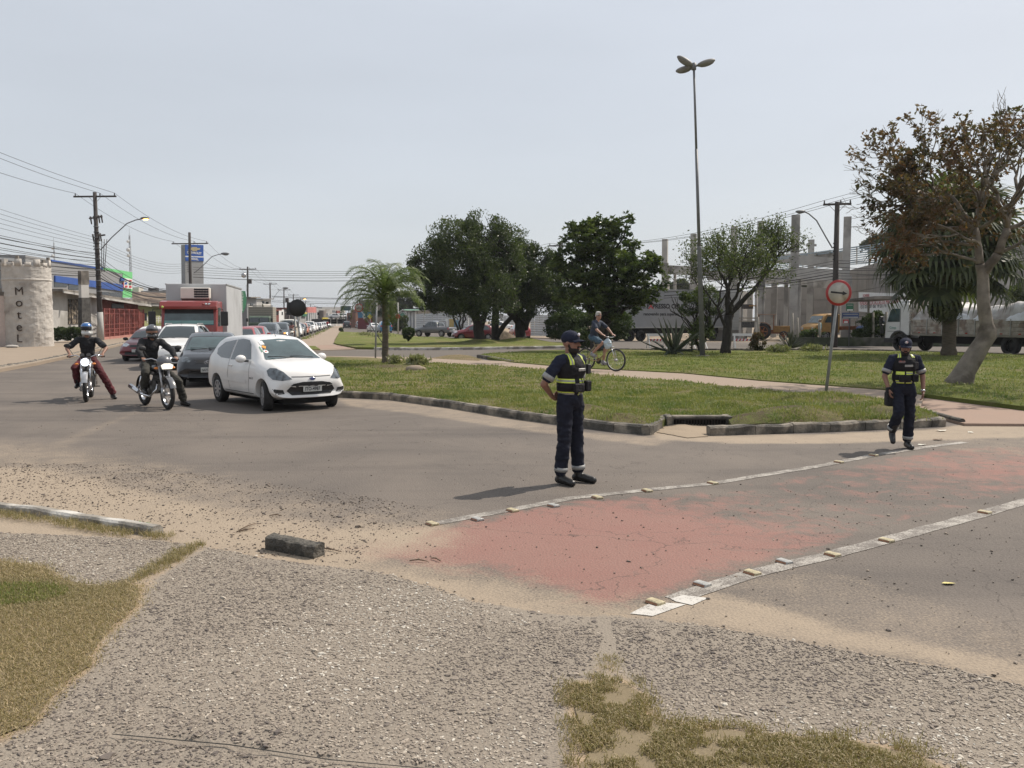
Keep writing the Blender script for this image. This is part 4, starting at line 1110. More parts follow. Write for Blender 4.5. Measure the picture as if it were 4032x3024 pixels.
 if kind == 'city':
  a45 = R(38)
  hl = [(-.24,.60),(-.02,.575),(.20,.62),(.16,.70),(-.03,.80),(-.26,.845),(-.33,.75)]
  # seen along the front-left diagonal
  sh.decal('headlight',[(-.27,.615),(-.10,.59),(.10,.61),(.21,.68),(.26,.77),(.20,.82),(.06,.815),(-.10,.75)],R(42),M_lampd,root,0.008,0.05,mirror=True,at=(1.66,.62))
  sh.decal('grille',[(-.42,.31),(-.52,.40),(-.40,.53),(-.2,.56),(.2,.56),(.40,.53),(.52,.40),(.42,.31)],0,M_black,root,0.006,0.06)
  sh.strip('grille_bar',[(-.44,.50),(.44,.50)],0,0.022,M_chrome if False else M_black,root,0.016,False)
  sh.strip('grille_bar',[(-.44,.36),(.44,.36)],0,0.022,M_black,root,0.02,False)
  sh.decal('fog_light_recess',[(-.09,.34),(-.06,.42),(.14,.44),(.08,.33)],R(24),M_black,root,0.006,0.05,mirror=True,at=(1.8,.66))
  sh.strip('bonnet_seam',[(-.42,.66),(-.2,.655),(.2,.655),(.42,.66)],0,0.014,M_ink,root,0.004,False)
  sh.decal('tail_light',[(-.10,.80),(-.08,1.08),(.08,1.10),(.10,.82)],R(140),M_tail,root,0.006,0.05,mirror=True,at=(-1.75,.68))
 else:
  sh.decal('headlight',[(-.14,zh - .07),(.10,zh - .06),(.20,zh + .06),(.02,zh + .075),(-.18,zh + .01)] if kind != 'van' else [(-.1,zh - .09),(.1,zh - .09),(.1,zh + .09),(-.1,zh + .09)],R(30),kw.get('lamp',M_lamp),root,0.007,0.05,mirror=True,at=(L_ / 2 - .22,h - .24))
  sh.decal('grille',[(-.34,zh - .10),(-.38,zh + .0),(.38,zh + .0),(.34,zh - .10)],0,M_black,root,0.005,0.07)
  sh.decal('bumper_grille',[(-.55,.29),(-.50,.43),(.50,.43),(.55,.29)],0,M_black,root,0.005,0.07)
  sh.decal('tail_light',[(-.10,zh + .0),(-.09,zh + .22),(.10,zh + .24),(.12,zh + .02)],R(142),M_tail,root,0.006,0.05,mirror=True,at=(-L_ / 2 + .14,h - .14))
  sh.strip('tailgate_seam',[(-.62,.62),(.62,.62)],math.pi,0.014,M_ink,root,0.004,False)
 sh_plate_z = {'city': .435,'hatch': .47,'sedan': .47,'suv': .52,'van': .55,'mpv': .50}[kind]
 plate_on(sh,root,True,sh_plate_z,plate)
 plate_on(sh,root,False,.66,'')
 mz = {'city': .97,'hatch': .98,'sedan': .97,'suv': 1.12,'van': 1.25,'mpv': 1.10}[kind]
 mxx = {'city': .48,'hatch': .60,'sedan': .62,'suv': .62,'van': 1.7,'mpv': .75}[kind]
 for sd in (1,-1):
  m = MB().ell((mxx,sd * (h + .085),mz),(0.075,0.115,0.078),12,8).build('wing_mirror',kw.get('mirror',body_m),root)
  MB().box((mxx + .01,sd * (h - .01),mz - .045),(0.06,0.10,0.035)).ell((mxx - .055,sd * (h + .085),mz),(0.025,0.098,0.062),10,6).build('mirror_mount',M_black,m)
  MB().box((ml - .09 if kind != 'city' else -.33,sd * (h * .985 + .012),interp(belt,0) - .09),(0.15,0.03,0.032)).build('door_handle',body_m,root,0.008)
 # wipers
 wz = {'city': .965,'hatch': .985,'sedan': .985,'suv': 1.12,'van': 1.18,'mpv': 1.12}[kind]
 for (u0,u1) in ((-.05,-.52),(.42,-.04)):
  a,na_ = sh.ray(0,u0,wz); b_,nb_ = sh.ray(0,u1,wz + .035)
  wp = MB(); wp.tube([a + na_ * .03,(a + b_) / 2 + na_ * .035,b_ + nb_ * .02],0.008,5)
  wp.build('wiper',M_black,root)
 if kw.get('antenna',True):
  xa = .12 if kind != 'van' else 1.2
  rz_ = interp(top,xa)
  MB().tube([(xa,0.02,rz_ - .01),(xa - .17,0.02,rz_ + .20)],[0.006,0.003],5).build('antenna',M_black,root)
 if kw.get('rails'):
  for sd in (1,-1):
   zr = roof
   MB().tube([(.05,sd * wr * .93,zr - .06),(-.05,sd * wr * .93,zr + .0),(-1.2,sd * wr * .93,zr + .0),(-1.35,sd * wr * .93,zr - .06)],0.018,6).build('roof_rail',kw['rails'],root)
 root['shell_L'] = L_
 return root,sh
def put(root,x,y,hx,hy,z=0.0):
 root.location = (x,y,z); root.rotation_euler = (0,0,math.atan2(hy,hx)); return root
UX,UY = -0.1921,0.9814                    # boulevard direction away from the camera
# white hatchback turning in front of the island
ka,ksh = make_car('city','hatchback',PW,'white three-door hatchback turning left past the grass island, plate ITO-4987',plate='ITO-4987',spokes=8,steer=R(-14),lamp=M_lampd)
put(ka,-5.18,18.15,0.637,-0.771); ka.scale = (1,1,1.045)
# its round blue badge, windscreen stickers, side badge
loc,nor = ksh.ray(0,0,.618)
bd = MB().lathe([(0.001,0.010),(0.055,0.008),(0.062,0.0),(0.062,-0.01)],20,axis='X').build('badge',M_chrome,ka); bd.location = loc + Vector((.008,0,0)); bd.scale = (1,1.15,.52)
M_bblue = mat('badge_blue',(0.03,0.06,0.25),0.3)
b2 = MB().lathe([(0.001,0.003),(0.050,0.001)],20,axis='X').build('badge_field',M_bblue,bd); b2.location = (0.0105,0,0)
text('Ford',0.042,M_chrome,bd,(0.0145,0,0),(math.pi / 2,0,math.pi / 2),extrude=0.0008,sx=1.0)
M_st_w = mat('sticker_white',(0.75,0.75,0.72),0.6); M_st_o = mat('sticker_orange',(0.70,0.32,0.05),0.6); M_st_g = mat('sticker_green',(0.10,0.28,0.16),0.6); M_st_r = mat('sticker_red',(0.5,0.08,0.08),0.6)
ksh.decal('sticker',[(-.49,1.23),(-.49,1.30),(-.40,1.31),(-.40,1.24)],0,M_st_w,ka,0.010,0.05)
ksh.decal('sticker',[(-.50,1.19),(-.455,1.225),(-.40,1.20),(-.445,1.155)],0,M_st_o,ka,0.010,0.05)
ksh.decal('sticker',[(-.475 + .052 * math.cos(k * .785),1.105 + .032 * math.sin(k * .785)) for k in range(8)],0,M_st_w,ka,0.010,0.05)
ksh.decal('sticker',[(-.475 + .022 * math.cos(k * 1.05),1.105 + .013 * math.sin(k * 1.05)) for k in range(6)],0,M_st_r,ka,0.012,0.05)
ksh.decal('sticker',[(-.56,1.10),(-.54,1.20),(-.525,1.20),(-.54,1.10)],0,M_st_g,ka,0.010,0.05)
loc,nor = ksh.ray(-math.pi / 2,.78,.60)
text('KA 1.0',0.06,M_ink,ka,loc + nor * .004,(math.pi / 2,0,0),extrude=0.0008)
# dark hatchback
hb,hsh = make_car('hatch','hatchback',PD,'dark grey five-door hatchback waiting behind the two motorcycles, plate IWY-2545',plate='IWY-2545',mirror=PD,screen=M_glass_l,lamp=M_lampd,spokes=6)
put(hb,-8.75,24.45,0.29,-0.957)
loc,nor = hsh.ray(0,0,.665)
lg = empty('badge',loc + Vector((.012,0,0))); lg.parent = hb
pts = [(0,.105 * math.cos(t),.052 * math.sin(t)) for t in [k * math.pi / 10 for k in range(21)]]
MB().tube(pts,0.0065,6,False).build('badge_ring',M_chrome,lg)
MB().tube([(0,-.035,-.038),(0,-.055,.040)],0.008,6).tube([(0,.055,-.040),(0,.035,.038)],0.008,6).tube([(0,-.045,-.008),(0,.045,.008)],0.007,6).build('badge_letter',M_chrome,lg)
# white suv behind it
suv,_ = make_car('suv','suv',PW,'white suv with silver roof rails between the dark hatchback and the red truck',rails=M_rim,cat='suv',screen=M_glass)
put(suv,-12.75,32.4,-UX,-UY)
sed,_ = make_car('sedan','sedan',PMR,'dark red saloon car at the left kerb behind the motorcycles',lamp=M_lamp,mirror=M_black)
put(sed,-16.75,38.9,-UX * .6,-UY)
G_Q = 'cars queueing towards the junction'
mpv,_ = make_car('mpv','car',PG2,'dark blue-grey minivan with its orange indicator lit, in front of the white van',G_Q,lamp=M_lamp)
vn,_ = make_car('van','minibus',PCR,'cream boxy minibus in the queue behind the dark minivan',G_Q,cat='van')
def lane(d,off=5.2,w=1.7):          # world point of a car's centre, its right side 'off' metres from the path line
 lx = -(off + w / 2)
 return (1380 - 2016) / 3300 * d + lx,d
def q(root,d,off=5.2,w=1.7): x,y = lane(d,off,w); return put(root,x,y,-UX,-UY)
q(mpv,69,4.9,1.74); q(vn,79,4.85,1.72)
tg = MB().box((0,0,0),(0.02,.2,.1)).build('indicator',mat('lit_indicator',(0.9,0.3,0.05),0.3,emit=(1,.35,.08),estr=2.5),mpv); tg.location = (2.0,.55,.80)
def cc(src,d,m,lab,off=5.2,w=1.7,hd=-1,x=None,group=G_Q,extra=None):
 pp_ = lane(d,off,w) if x is None else (x,d)
 pt = {'body': m,'wing_mirror': m,'door_handle': m}
 if extra: pt.update(extra)
 o = copy_tree(src,(pp_[0],pp_[1],0),math.atan2(hd * UY,hd * UX),lab,pt)
 if group: o['group'] = group
 elif 'group' in o: del o['group']
 return o
cc(hb,44.5,PR,'red hatchback just behind the right side of the refrigerated truck',5.15) if False else None
red1,_ = make_car('hatch','hatchback',PR,'red hatchback nearest the refrigerated box truck',G_Q,mirror=PR)
q(red1,46.5,5.05);
cc(red1,52.5,PR,'red hatchback between the other red hatchback and the dark car',5.15)
cc(mpv,59.5,PG2,'blue-grey car between the second red hatchback and the dark minivan',5.0)
for d,src,m,lab in ((92,red1,PW,'white hatchback partly behind the sign post in the queue'),(99,red1,PD,'dark car in the queue next after the white one at the sign post'),
                       (106,red1,PO,'orange car in the queue behind the dark one'),(115,sed,PS,'silver saloon in the queue behind the orange car'),
                       (126,suv,PW,'white suv in the queue behind the silver saloon'),(137,red1,PW,'white hatchback in the queue behind the white suv'),
                       (148,red1,PGR,'grey hatchback in the far queue'),(160,red1,PW,'white hatchback in the far queue behind the grey one'),
                       (174,sed,PS,'silver saloon far off in the queue'),(190,red1,PW,'white hatchback far off behind the red cyclist'),
                       (210,mpv,PGR,'grey minivan far off near the end of the visible queue'),(232,sed,PW,'small white saloon at the far end of the queue')):
 cc(src,d,m,lab)
cc(suv,118,PS,'silver suv in the far outer lane beside the queue',8.4)
cc(red1,132,PB,'black hatchback in the far outer lane',8.3)
cc(sed,150,PS,'silver saloon in the far outer lane',8.2)
cc(red1,98,PGR,'grey hatchback behind the old wooden-box truck',8.4)
o = cc(red1,51,PW,'white hatchback parked behind the dark red saloon by the fence',x=-21.6,hd=1,group=None)
# right carriageway, seen from behind
G_R = 'cars driving away on the right carriageway'
def rc(src,px,py,m,lab,hd=1,hx=None,hy=None):
 p = G(px,py); o = cc(src,p.y,m,lab,x=p.x,hd=hd,group=G_R)
 if hx is not None: o.rotation_euler[2] = math.atan2(hy,hx)
 return o
rc(suv,1366,1293,PB,'black off-road car driving away, nearest the path end')
rc(suv,1398,1287,PW,'white suv far off between the black off-roader and the silver car')
rc(mpv,1414,1292,PS,'silver minivan driving away behind the no-cycling sign')
rc(sed,1472,1307,PW,'white hatchback driving away left of the blue suv',1,-0.35,0.94)
rc(suv,1513,1310,PBL,'bright blue suv driving away behind the palm trunk',1,-0.30,0.95)
G_P = 'parked cars'
o = cc(red1,71,PMR,'dark red hatchback parked under the big tree',x=G(1862,1338).x,group=None); o.location.y = 77; o.rotation_euler[2] = R(-165); o.location.x = G(1862,1338).x * 77 / G(1862,1338).y
o = cc(red1,80,PR,'red hatchback parked behind the earth heap between the tree trunks',x=0,group=None); p = PY(2045,1330,84); o.location = (p.x,84,0); o.rotation_euler[2] = R(100)
o = cc(sed,95,PW,'white car parked beyond the sand pile seen between the trunks',x=0,group=None); p = PY(1955,1310,97); o.location = (p.x,97,0.3); o.rotation_euler[2] = R(170)
# pickup
pk = empty('pickup_truck',(0,0,0),0,'dark grey double-cab pickup with a black rear window driving left','pickup')
psh = CarShell(5.1,1.8,[(-2.55,.75),(-2.52,1.0),(-2.45,1.08),(-.95,1.10),(-.88,1.15),(-.78,1.55),(-.6,1.70),(0,1.76),(.4,1.72),(.62,1.60),(1.05,1.22),(1.2,1.12),(1.6,1.06),(2.2,.96),(2.4,.85),(2.5,.7),(2.55,.55)],
               [(-2.5,1.05),(-1,1.06),(1,1.03),(2,.85),(2.5,.5)],.62,(1.55,-1.50),.37,zb=.42)
link('body',psh.body_me,PGR,pk)
for x in (1.55,-1.5):
 for sd in (1,-1): wheel(pk,x,sd * .79,.37,.24,6)
Sx = lambda pts: [(-x,z) for x,z in pts]
psh.decal('side_window',Sx([(.92,1.14),(.55,1.50),(.40,1.62),(.02,1.65),(.02,1.14)]),math.pi / 2,M_glass,pk,mirror=True)
psh.decal('side_window',Sx([(-.06,1.14),(-.06,1.65),(-.55,1.60),(-.70,1.14)]),math.pi / 2,M_glass,pk,mirror=True)
psh.decal('rear_window',[(-.62,1.22),(-.52,1.60),(.52,1.60),(.62,1.22)],math.pi,M_glass,pk)
psh.decal('windscreen',[(-.66,1.2),(-.52,1.62),(.52,1.62),(.66,1.2)],0,M_glass,pk)
psh.decal('tail_light',[(-.12,.82),(-.12,1.04),(.06,1.04),(.06,.82)],R(145),M_tail,pk,mirror=True,at=(-2.4,.8))
MB().box((-2.58,0,.62),(0.12,1.6,.16)).build('rear_bumper',M_chrome,pk,0.02)
MB().box((-1.72,0,1.085),(1.35,1.4,.04)).build('cargo_bed',M_under,pk)
MB().tube([(-1.0,-.72,1.08),(-1.05,-.66,1.66),(-1.05,.66,1.66),(-1.0,.72,1.08)],0.035,8).build('roll_bar',M_black,pk)
plate_on(psh,pk,False,.80,'')
for sd in (1,-1): MB().ell((.75,sd * 1.0,1.22),(.08,.12,.1),10,6).build('wing_mirror',M_black,pk)
p = G(1712,1326); put(pk,p.x,p.y,-0.86,0.50)
# ------------------------------------------------------------------ trucks
M_tred = paint('truck_red',(0.25,0.030,0.025),0.45); M_box = mat('truck_box_white',(0.42,0.43,0.44),0.6,var=0.07,nscale=1.0,col2=(0.34,0.345,0.35),c2amt=0.4)
M_boxw = mat('truck_box_cream',(0.66,0.63,0.57),0.6,var=0.05)
def wheel_set(root,xs,w,r,tw=.26,dual=False):
 for x in xs:
  for sd in (1,-1): wheel(root,x,sd * (w / 2 - tw / 2),r,tw,8)
# refrigerated box truck; +X forward
tr = empty('box_truck',(0,0,0),0,'red-cabbed truck with a tall white refrigerated box, waiting in the queue','truck')
cab = MB()
cab.prism([(-.85,.75),(.85,.75),(.95,1.1),(.93,1.55),(.72,2.42),(.45,2.62),(-.85,2.66)],-1.14,1.14,'XZ')
cab.build('cab',M_tred,tr,0.07,seg=3)
ws = [(1.02 * k,z) for k,z in ((-1,1.66),(-1,2.34),(1,2.34),(1,1.66))]
Vw = [(.93 - (z - 1.55) * .242 + .012,y,z) for y,z in ((-1.02,1.60),(1.02,1.60),(.98,2.36),(-.98,2.36))]
MB().add(Vw,[(0,1,2,3)]).build('windscreen',M_glass_l,tr)
Vw = [(.93 - (z - 1.55) * .242 + .018,y,z) for y,z in ((-1.0,2.10),(1.0,2.10),(.98,2.36),(-.98,2.36))]
MB().add(Vw,[(0,1,2,3)]).build('dark_band',M_ink,tr)
M_cyan = mat('windscreen_strip',(0.16,0.30,0.29),0.3)
Vw = [(.93 - (z - 1.55) * .242 + .018,y,z) for y,z in ((-1.0,1.64),(1.0,1.64),(1.0,1.80),(-1.0,1.80))]
MB().add(Vw,[(0,1,2,3)]).build('windscreen_strip',M_cyan,tr)
MB().prism([(.70,2.30),(1.06,2.28),(1.10,2.40),(.98,2.60),(.5,2.66)],-1.16,1.16,'XZ').build('sun_visor',M_tred,tr,0.03,seg=2)
for y in (-.62,-.74,-.86):
 MB().lathe([(.001,.03),(.05,.02),(.055,0)],14,axis='X').build('marker_lamp',M_chrome if y < -.63 else M_tred,tr).location = (1.06,-y * -1 if False else y * -1,2.50)
M_ball = mat('tennis_ball',(0.42,0.50,0.12),0.8)
MB().ell((1.12,1.02 * -1,2.37),(.055,.055,.055)).build('marker_ball',M_ball,tr)
for z in (1.42,1.28,1.14,1.0): MB().box((.965,0,z),(.03,1.5,.07)).build('grille_slat',M_black,tr)
MB().box((.98,0,.72),(.22,2.3,.42)).build('front_bumper',M_tred,tr,0.04)
for sd in (1,-1):
 MB().box((1.08,sd * .82,.80),(.05,.38,.20)).build('headlight',M_lamp,tr,0.02)
 MB().tube([(.80,sd * 1.10,2.30),(1.02,sd * 1.42,2.28),(1.0,sd * 1.46,1.6)],.018,6).build('mirror_arm',M_black,tr)
 MB().box((1.0,sd * 1.47,1.88),(.12,.30,.62)).build('wing_mirror',M_black,tr,0.04,seg=2)
 MB().prism([(-.45,1.55),(.62,1.55),(.46,2.35),(-.45,2.38)],sd * 1.142,sd * 1.150,'XZ').build('side_window',M_glass,tr)
MB().box((-3.9,0,2.14),(5.6,2.6,2.62)).build('box',M_box,tr,0.02)
M_trim = mat('alu_trim',(0.36,0.36,0.35),0.5,0.5,var=0.15)
for y in (-1.3,1.3):
 MB().box((-3.9,y,3.43),(5.62,.05,.06)).build('box_rail',M_trim,tr)
 MB().box((-3.9,y,.87),(5.62,.05,.10)).build('box_rail',M_trim,tr)
for k in range(9): MB().box((-1.5 - k * .6,1.308,.96),(.22,.012,.07)).build('reflective_tape',M_tail if k % 2 else M_boxw,tr)
fr = MB().box((-.86,.02,3.02),(.50,1.24,.50)).build('fridge_unit',M_boxw,tr,0.03)
MB().prism([(-1.09,2.77),(-.62,2.77),(-.95,2.62),(-1.09,2.62)],-.58,.62,'XZ').build('fridge_base',M_trim,tr)
for r_ in range(4):
 for c in range(9):
  MB().lathe([(.001,.004),(.048,.002)],10,axis='X').build('fan_hole',M_ink,fr).location = (-.606,.02 + .04 + c * .066 if False else (.02 + c * .066),3.18 - r_ * .105)
MB().tube([(-1.05,.12,2.62),(-1.05,.12,2.2)],.04,8).tube([(-1.05,.20,2.62),(-1.05,.22,2.2)],.03,8).build('fridge_hose',M_black,tr)
MB().box((-1.07,-.28,2.56),(.06,.34,.16)).build('fridge_label_box',M_boxw,tr)
wheel_set(tr,(-.2,-4.6),2.4,.48)
MB().box((-2.6,0,.68),(6.6,.9,.3)).build('chassis',M_under,tr)
px_,py_ = lane(37.0,5.62,2.6)
put(tr,px_,py_,-UX,-UY)
# old green truck with wooden box
M_wood = mat('grey_planks',(0.27,0.25,0.21),0.9,var=0.35,nscale=6,stretch=(0.4,6,14),bump=0.5)
M_green = mat('faded_green_paint',(0.055,0.085,0.058),0.6,var=0.3)
ot = empty('box_truck',(0,0,0),0,'old rounded green truck with a grey slatted wooden box, left lane','truck')
MB().prism([(-.7,.7),(.9,.7),(.95,1.5),(.8,1.62),(.62,2.12),(.3,2.25),(-.7,2.27)],-1.05,1.05,'XZ').build('cab',M_green,ot,0.12,seg=3)
for sd in (1,-1):
 Vw = [(.96 - (z - 1.5) * .33 + .02,y,z) for y,z in ((sd * .04,1.60),(sd * .92,1.60),(sd * .88,2.10),(sd * .04,2.12))]
 MB().add(Vw,[(0,1,2,3)]).build('windscreen',M_glass,ot)
 MB().box((.96,sd * .7,1.1),(.06,.26,.24)).build('headlight',M_lamp,ot,.02)
 MB().box((.75,sd * 1.2,1.85),(.08,.2,.35)).build('wing_mirror',M_black,ot,.02)
for k in range(11): MB().box((-3.0,0,1.12 + k * .2),(4.4,2.4,.185)).build('plank',M_wood,ot,0.0)
MB().box((-3.0,0,2.1),(4.3,2.34,2.2)).build('box_core',M_dark,ot)
MB().box((-.85,0,3.30),(.08,2.44,.08)).build('box_frame',M_wood,ot); MB().box((-3.0,-1.24,2.15),(4.4,.06,2.3)).build('box_side',M_boxw,ot)
wheel_set(ot,(.1,-3.6),2.1,.45)
x_,y_ = lane(86,8.0,2.4); put(ot,x_,y_,-UX,-UY)
# long grey semi-trailer with lettering
M_trail = mat('trailer_grey',(0.25,0.255,0.26),0.6,var=0.08,nscale=0.8,col2=(0.21,0.212,0.22),bump=0.3,bscale=3)
M_lred = mat('letter_red',(0.42,0.03,0.04),0.5)
st = empty('semi_trailer',(0,0,0),0,'long grey box semi-trailer lettered EXPRESSO CHUI parked behind the agave','trailer')
p0 = PY(2455,1342,72); p1 = PY(2850,1342,77)
tl = (p1 - p0).length
c0 = (p0 + p1) / 2
st.location = (c0.x,c0.y,0); st.rotation_euler = (0,0,math.atan2(p1.y - p0.y,p1.x - p0.x))
MB().box((0,1.3,2.82),(tl,2.6,3.35)).build('box',M_trail,st,0.03)
MB().box((0,-.02,4.48),(tl,.05,.10)).build('box_rail',M_trim,st); MB().box((0,-.02,1.2),(tl,.05,.12)).build('box_rail',M_trim,st)
MB().box((0,1.3,.9),(tl * .95,1.6,.5)).build('chassis',M_under,st)
for x in (-tl / 2 + .8,-tl / 2 + 1.95,tl / 2 - 1.2):
 for y in (.25,2.35):
  w_ = wheel(st,x,y,.5,.3,8)
k = tl / 395.0
tx = lambda px: (px - 2455) * k - tl / 2
text('www.',.42,M_ink,st,(tx(2520),-.012,3.03 - .10),(math.pi / 2,0,0),extrude=.003)
text('E',.62,M_ink,st,(tx(2545),-.012,3.03),(math.pi / 2,0,0),extrude=.003,bold=.02)
text('X',.72,M_lred,st,(tx(2556),-.012,3.05),(math.pi / 2,0,0),extrude=.004,bold=.02)
text('PRESSO CHUI',.56,M_ink,st,(tx(2562),-.012,3.03),(math.pi / 2,0,0),extrude=.003,bold=.02,align='LEFT',sx=1.0)
text('renovando para superar',.38,M_ink,st,(tx(2528),-.012,2.36),(math.pi / 2,0,0),extrude=.003,align='LEFT',bold=.008)
# white cargo truck with tarpaulin load on the right
wt = empty('cargo_truck',(0,0,0),0,'white flatbed truck loaded with tarpaulin-wrapped bales behind the fan palm','truck')
f0 = G(3485,1380); r0 = G(4060,1402)
# direction from rear to front = towards the left and away
dv = (f0 - G(3992,1402)).normalized()
wt.location = (f0.x,f0.y,0); wt.rotation_euler = (0,0,math.atan2(dv.y,dv.x))
M_cabw = paint('cab_white',(0.60,0.61,0.60),0.4)
cab = MB().prism([(-1.75,.95),(-1.75,2.62),(-1.6,2.80),(-.42,2.78),(-.22,2.62),(.0,1.60),(.05,1.35),(.06,.55),(-.25,.55),(-.45,.95),(-.8,1.15),(-1.25,1.15),(-1.6,.95)],-2.35,0,'XZ').build('cab',M_cabw,wt,0.04,seg=2)
for y0,y1 in ((0.002,0.014),(-2.364,-2.352)):
 MB().prism([(-1.05,1.72),(-1.05,2.50),(-.45,2.50),(-.30,2.3),(-.12,1.72)],y0,y1,'XZ').build('side_window',M_glass_l,wt)
 MB().prism([(-.95,1.15),(-.95,1.17),(-.15,1.17),(-.15,1.15)],y0,y1,'XZ').build('door_seam',M_ink,wt)
 MB().prism([(-1.10,1.0),(-1.10,2.6),(-1.085,2.6),(-1.085,1.0)],y0,y1,'XZ').build('door_seam',M_ink,wt)
MB().add([(.005,-.1,1.62),(.005,-2.25,1.62),(-.215,-2.2,2.6),(-.215,-.15,2.6)],[(0,1,2,3)]).build('windscreen',M_glass,wt)
MB().box((.15,.22,1.75),(.10,.24,.60)).build('wing_mirror',M_black,wt,.03)
MB().box((.12,.16,1.30),(.16,.20,.55)).build('wing_mirror',M_black,wt,.03)
MB().prism([(-1.55,2.80),(-1.45,2.98),(-.75,3.0),(-.6,2.80)],-2.1,-.2,'XZ').build('roof_box',M_cabw,wt,.04)
MB().lathe([(.62,-.02),(.70,0),(.70,.30),(.62,.30)],18,axis='Y',a0=R(0),a1=R(180),o=(-1.0,-.28,.52)).build('wheel_arch',M_black,wt)
MB().box((-.30,-1.1,.62),(.8,2.3,.28)).build('front_bumper',M_black,wt,.03)
text('Coop',.22,mat('green_ink',(0.04,0.25,0.18),0.5),wt,(-.55,.016,1.38),(math.pi / 2,0,math.pi),extrude=.002)
LB = 9.4
M_plankw = mat('worn_white_planks',(0.36,0.33,0.29),0.85,var=0.25,nscale=5,bump=0.4,col2=(0.22,0.17,0.14),c2amt=0.45)
nb = 9
for k in range(nb):
 x = -2.05 - LB * (k + .5) / nb
 for z in (1.16,1.36,1.56,1.76): MB().box((x,0.05,z),(LB / nb - .06,.05,.185)).build('side_board',M_plankw,wt)
 MB().box((x - LB / nb / 2,.07,1.45),(.05,.09,.85)).build('side_post',M_trim,wt)
 MB().box((x,.075,1.11),(.14,.02,.05)).build('reflector',M_tail,wt)
MB().box((-2.05 - LB / 2,-1.15,1.0),(LB,2.4,.12)).build('bed_floor',M_wood,wt)
MB().box((-2.05 - LB / 2,-1.15,.72),(LB * .96,1.0,.4)).build('chassis',M_under,wt)
MB().box((-1.98,-1.15,2.0),(.10,2.4,2.0)).build('headboard',M_plankw,wt)
for k in range(10): MB().box((-1.90,.06,1.25 + k * .18),(.12,.10,.06)).build('headboard_rung',M_trim,wt)
for x in (-1.0,-8.2,-9.5):
 for y in (-.16,-2.1): wheel(wt,x,y,.52,.28,8)
MB().box((-LB - 1.6,.02,.55),(.06,.9,.7)).build('mud_flap',M_black,wt)
# load: lumpy tarpaulin
M_tarp = mat('silver_tarpaulin',(0.44,0.43,0.42),0.55,var=0.25,nscale=2.5,bump=1.6,bscale=2.6,col2=(0.30,0.27,0.25),c2amt=0.5)
M_tarp2 = mat('white_tarpaulin',(0.62,0.64,0.68),0.45,var=0.15,nscale=3,bump=1.6,bscale=3)
def tarp(name,x0,x1,y0,y1,z0,hf,m,parent,seed,amp=.10):
 nx,ny = 46,14; V = []; F = []
 for i in range(nx + 1):
  for j in range(ny + 1):
   u,v = i / nx,j / ny; x = x0 + (x1 - x0) * u; y = y0 + (y1 - y0) * v
   e = min(1,min(u,1 - u) * 9) ** .5 * min(1,min(v,1 - v) * 5) ** .5
   z = z0 + hf(u) * e
   n_ = mnoise.fractal(Vector((x * 1.6,y * 2.4,seed)),1,2,4)
   V.append((x,y + n_ * .05,z + n_ * amp * (0.3 + e)))
 F = [(i * (ny + 1) + j,(i + 1) * (ny + 1) + j,(i + 1) * (ny + 1) + j + 1,i * (ny + 1) + j + 1) for i in range(nx) for j in range(ny)]
 return MB().add(V,F,True).build(name,m,parent)
ld = empty('tarpaulin_load',wt.location,wt.rotation_euler.z,'lumpy silver and white tarpaulins covering the load of the white truck','tarpaulin')
tarp('tarpaulin',-2.0,-8.0,.06,-2.3,1.82,lambda u: .95 + .12 * math.sin(u * 7) - .25 * u,M_tarp,ld,3.0,.10)
tarp('tarpaulin',-5.6,-11.4,.05,-2.3,1.80,lambda u: .40 + .62 * max(0,math.sin(u * 3.4 - .4)) ,M_tarp,ld,7.0,.08)
tarp('tarpaulin',-7.6,-11.6,.10,-.6,1.78,lambda u: .18 + .42 * math.sin(u * 2.9) ** 2,M_tarp2,ld,9.0,.06)
tarp('tarpaulin',-4.3,-7.0,.09,-.5,1.78,lambda u: .25 + .18 * math.sin(u * 5) ** 2,M_tarp2,ld,5.0,.06)
# tractor, yellow truck, blue machines in the yard
M_ymach = mat('machine_yellow',(0.27,0.15,0.045),0.6,var=0.2,nscale=4); M_orust = mat('rust_orange',(0.20,0.075,0.03),0.8,var=0.3,nscale=4)
M_ytruck = mat('truck_ochre',(0.38,0.22,0.075),0.5,var=0.2,nscale=3)
tc = empty('tractor',(0,0,0),0,'old yellow and black tractor with a flat canopy beside the dirt entrance','tractor')
for x,r_,w_ in ((-.95,.78,.42),(.95,.42,.26)):
 for sd in (1,-1): wheel(tc,x,sd * (.75),r_,w_,6,M_orust)
MB().box((.75,0,1.0),(1.5,.55,.62)).build('bonnet',M_ymach,tc,.05)
MB().box((1.35,0,.98),(.35,.5,.6)).build('grille',M_green,tc,.03)
MB().box((-.2,0,.75),(1.9,.5,.35)).build('chassis',M_orust,tc)
MB().box((-.85,0,1.2),(.45,.5,.12)).box((-1.05,0,1.42),(.08,.5,.4)).build('seat',M_black,tc,.02)
for x in (-1.3,.05):
 for sd in (1,-1): MB().box((x,sd * .6,1.65),(.07,.07,1.35)).build('canopy_post',M_orust,tc)
MB().box((-.62,0,2.36),(1.75,1.5,.09)).build('canopy',mat('faded_canopy',(0.30,0.22,0.17),0.8),tc,.02)
for sd in (1,-1): MB().lathe([(.80,-.2),(.84,-.2),(.84,.2),(.80,.2)],14,axis='Y',a0=R(20),a1=R(150),o=(-.95,sd * .75,.80)).build('mudguard',M_orust,tc)
MB().cyl((.55,.1,1.3),(.55,.1,1.9),.035).build('exhaust',M_black,tc)
MB().tube([(-.35 + .16 * math.cos(a),.16 * math.sin(a),1.42) for a in [k * math.pi / 6 for k in range(13)]],.015,5).build('steering_wheel',M_black,tc)
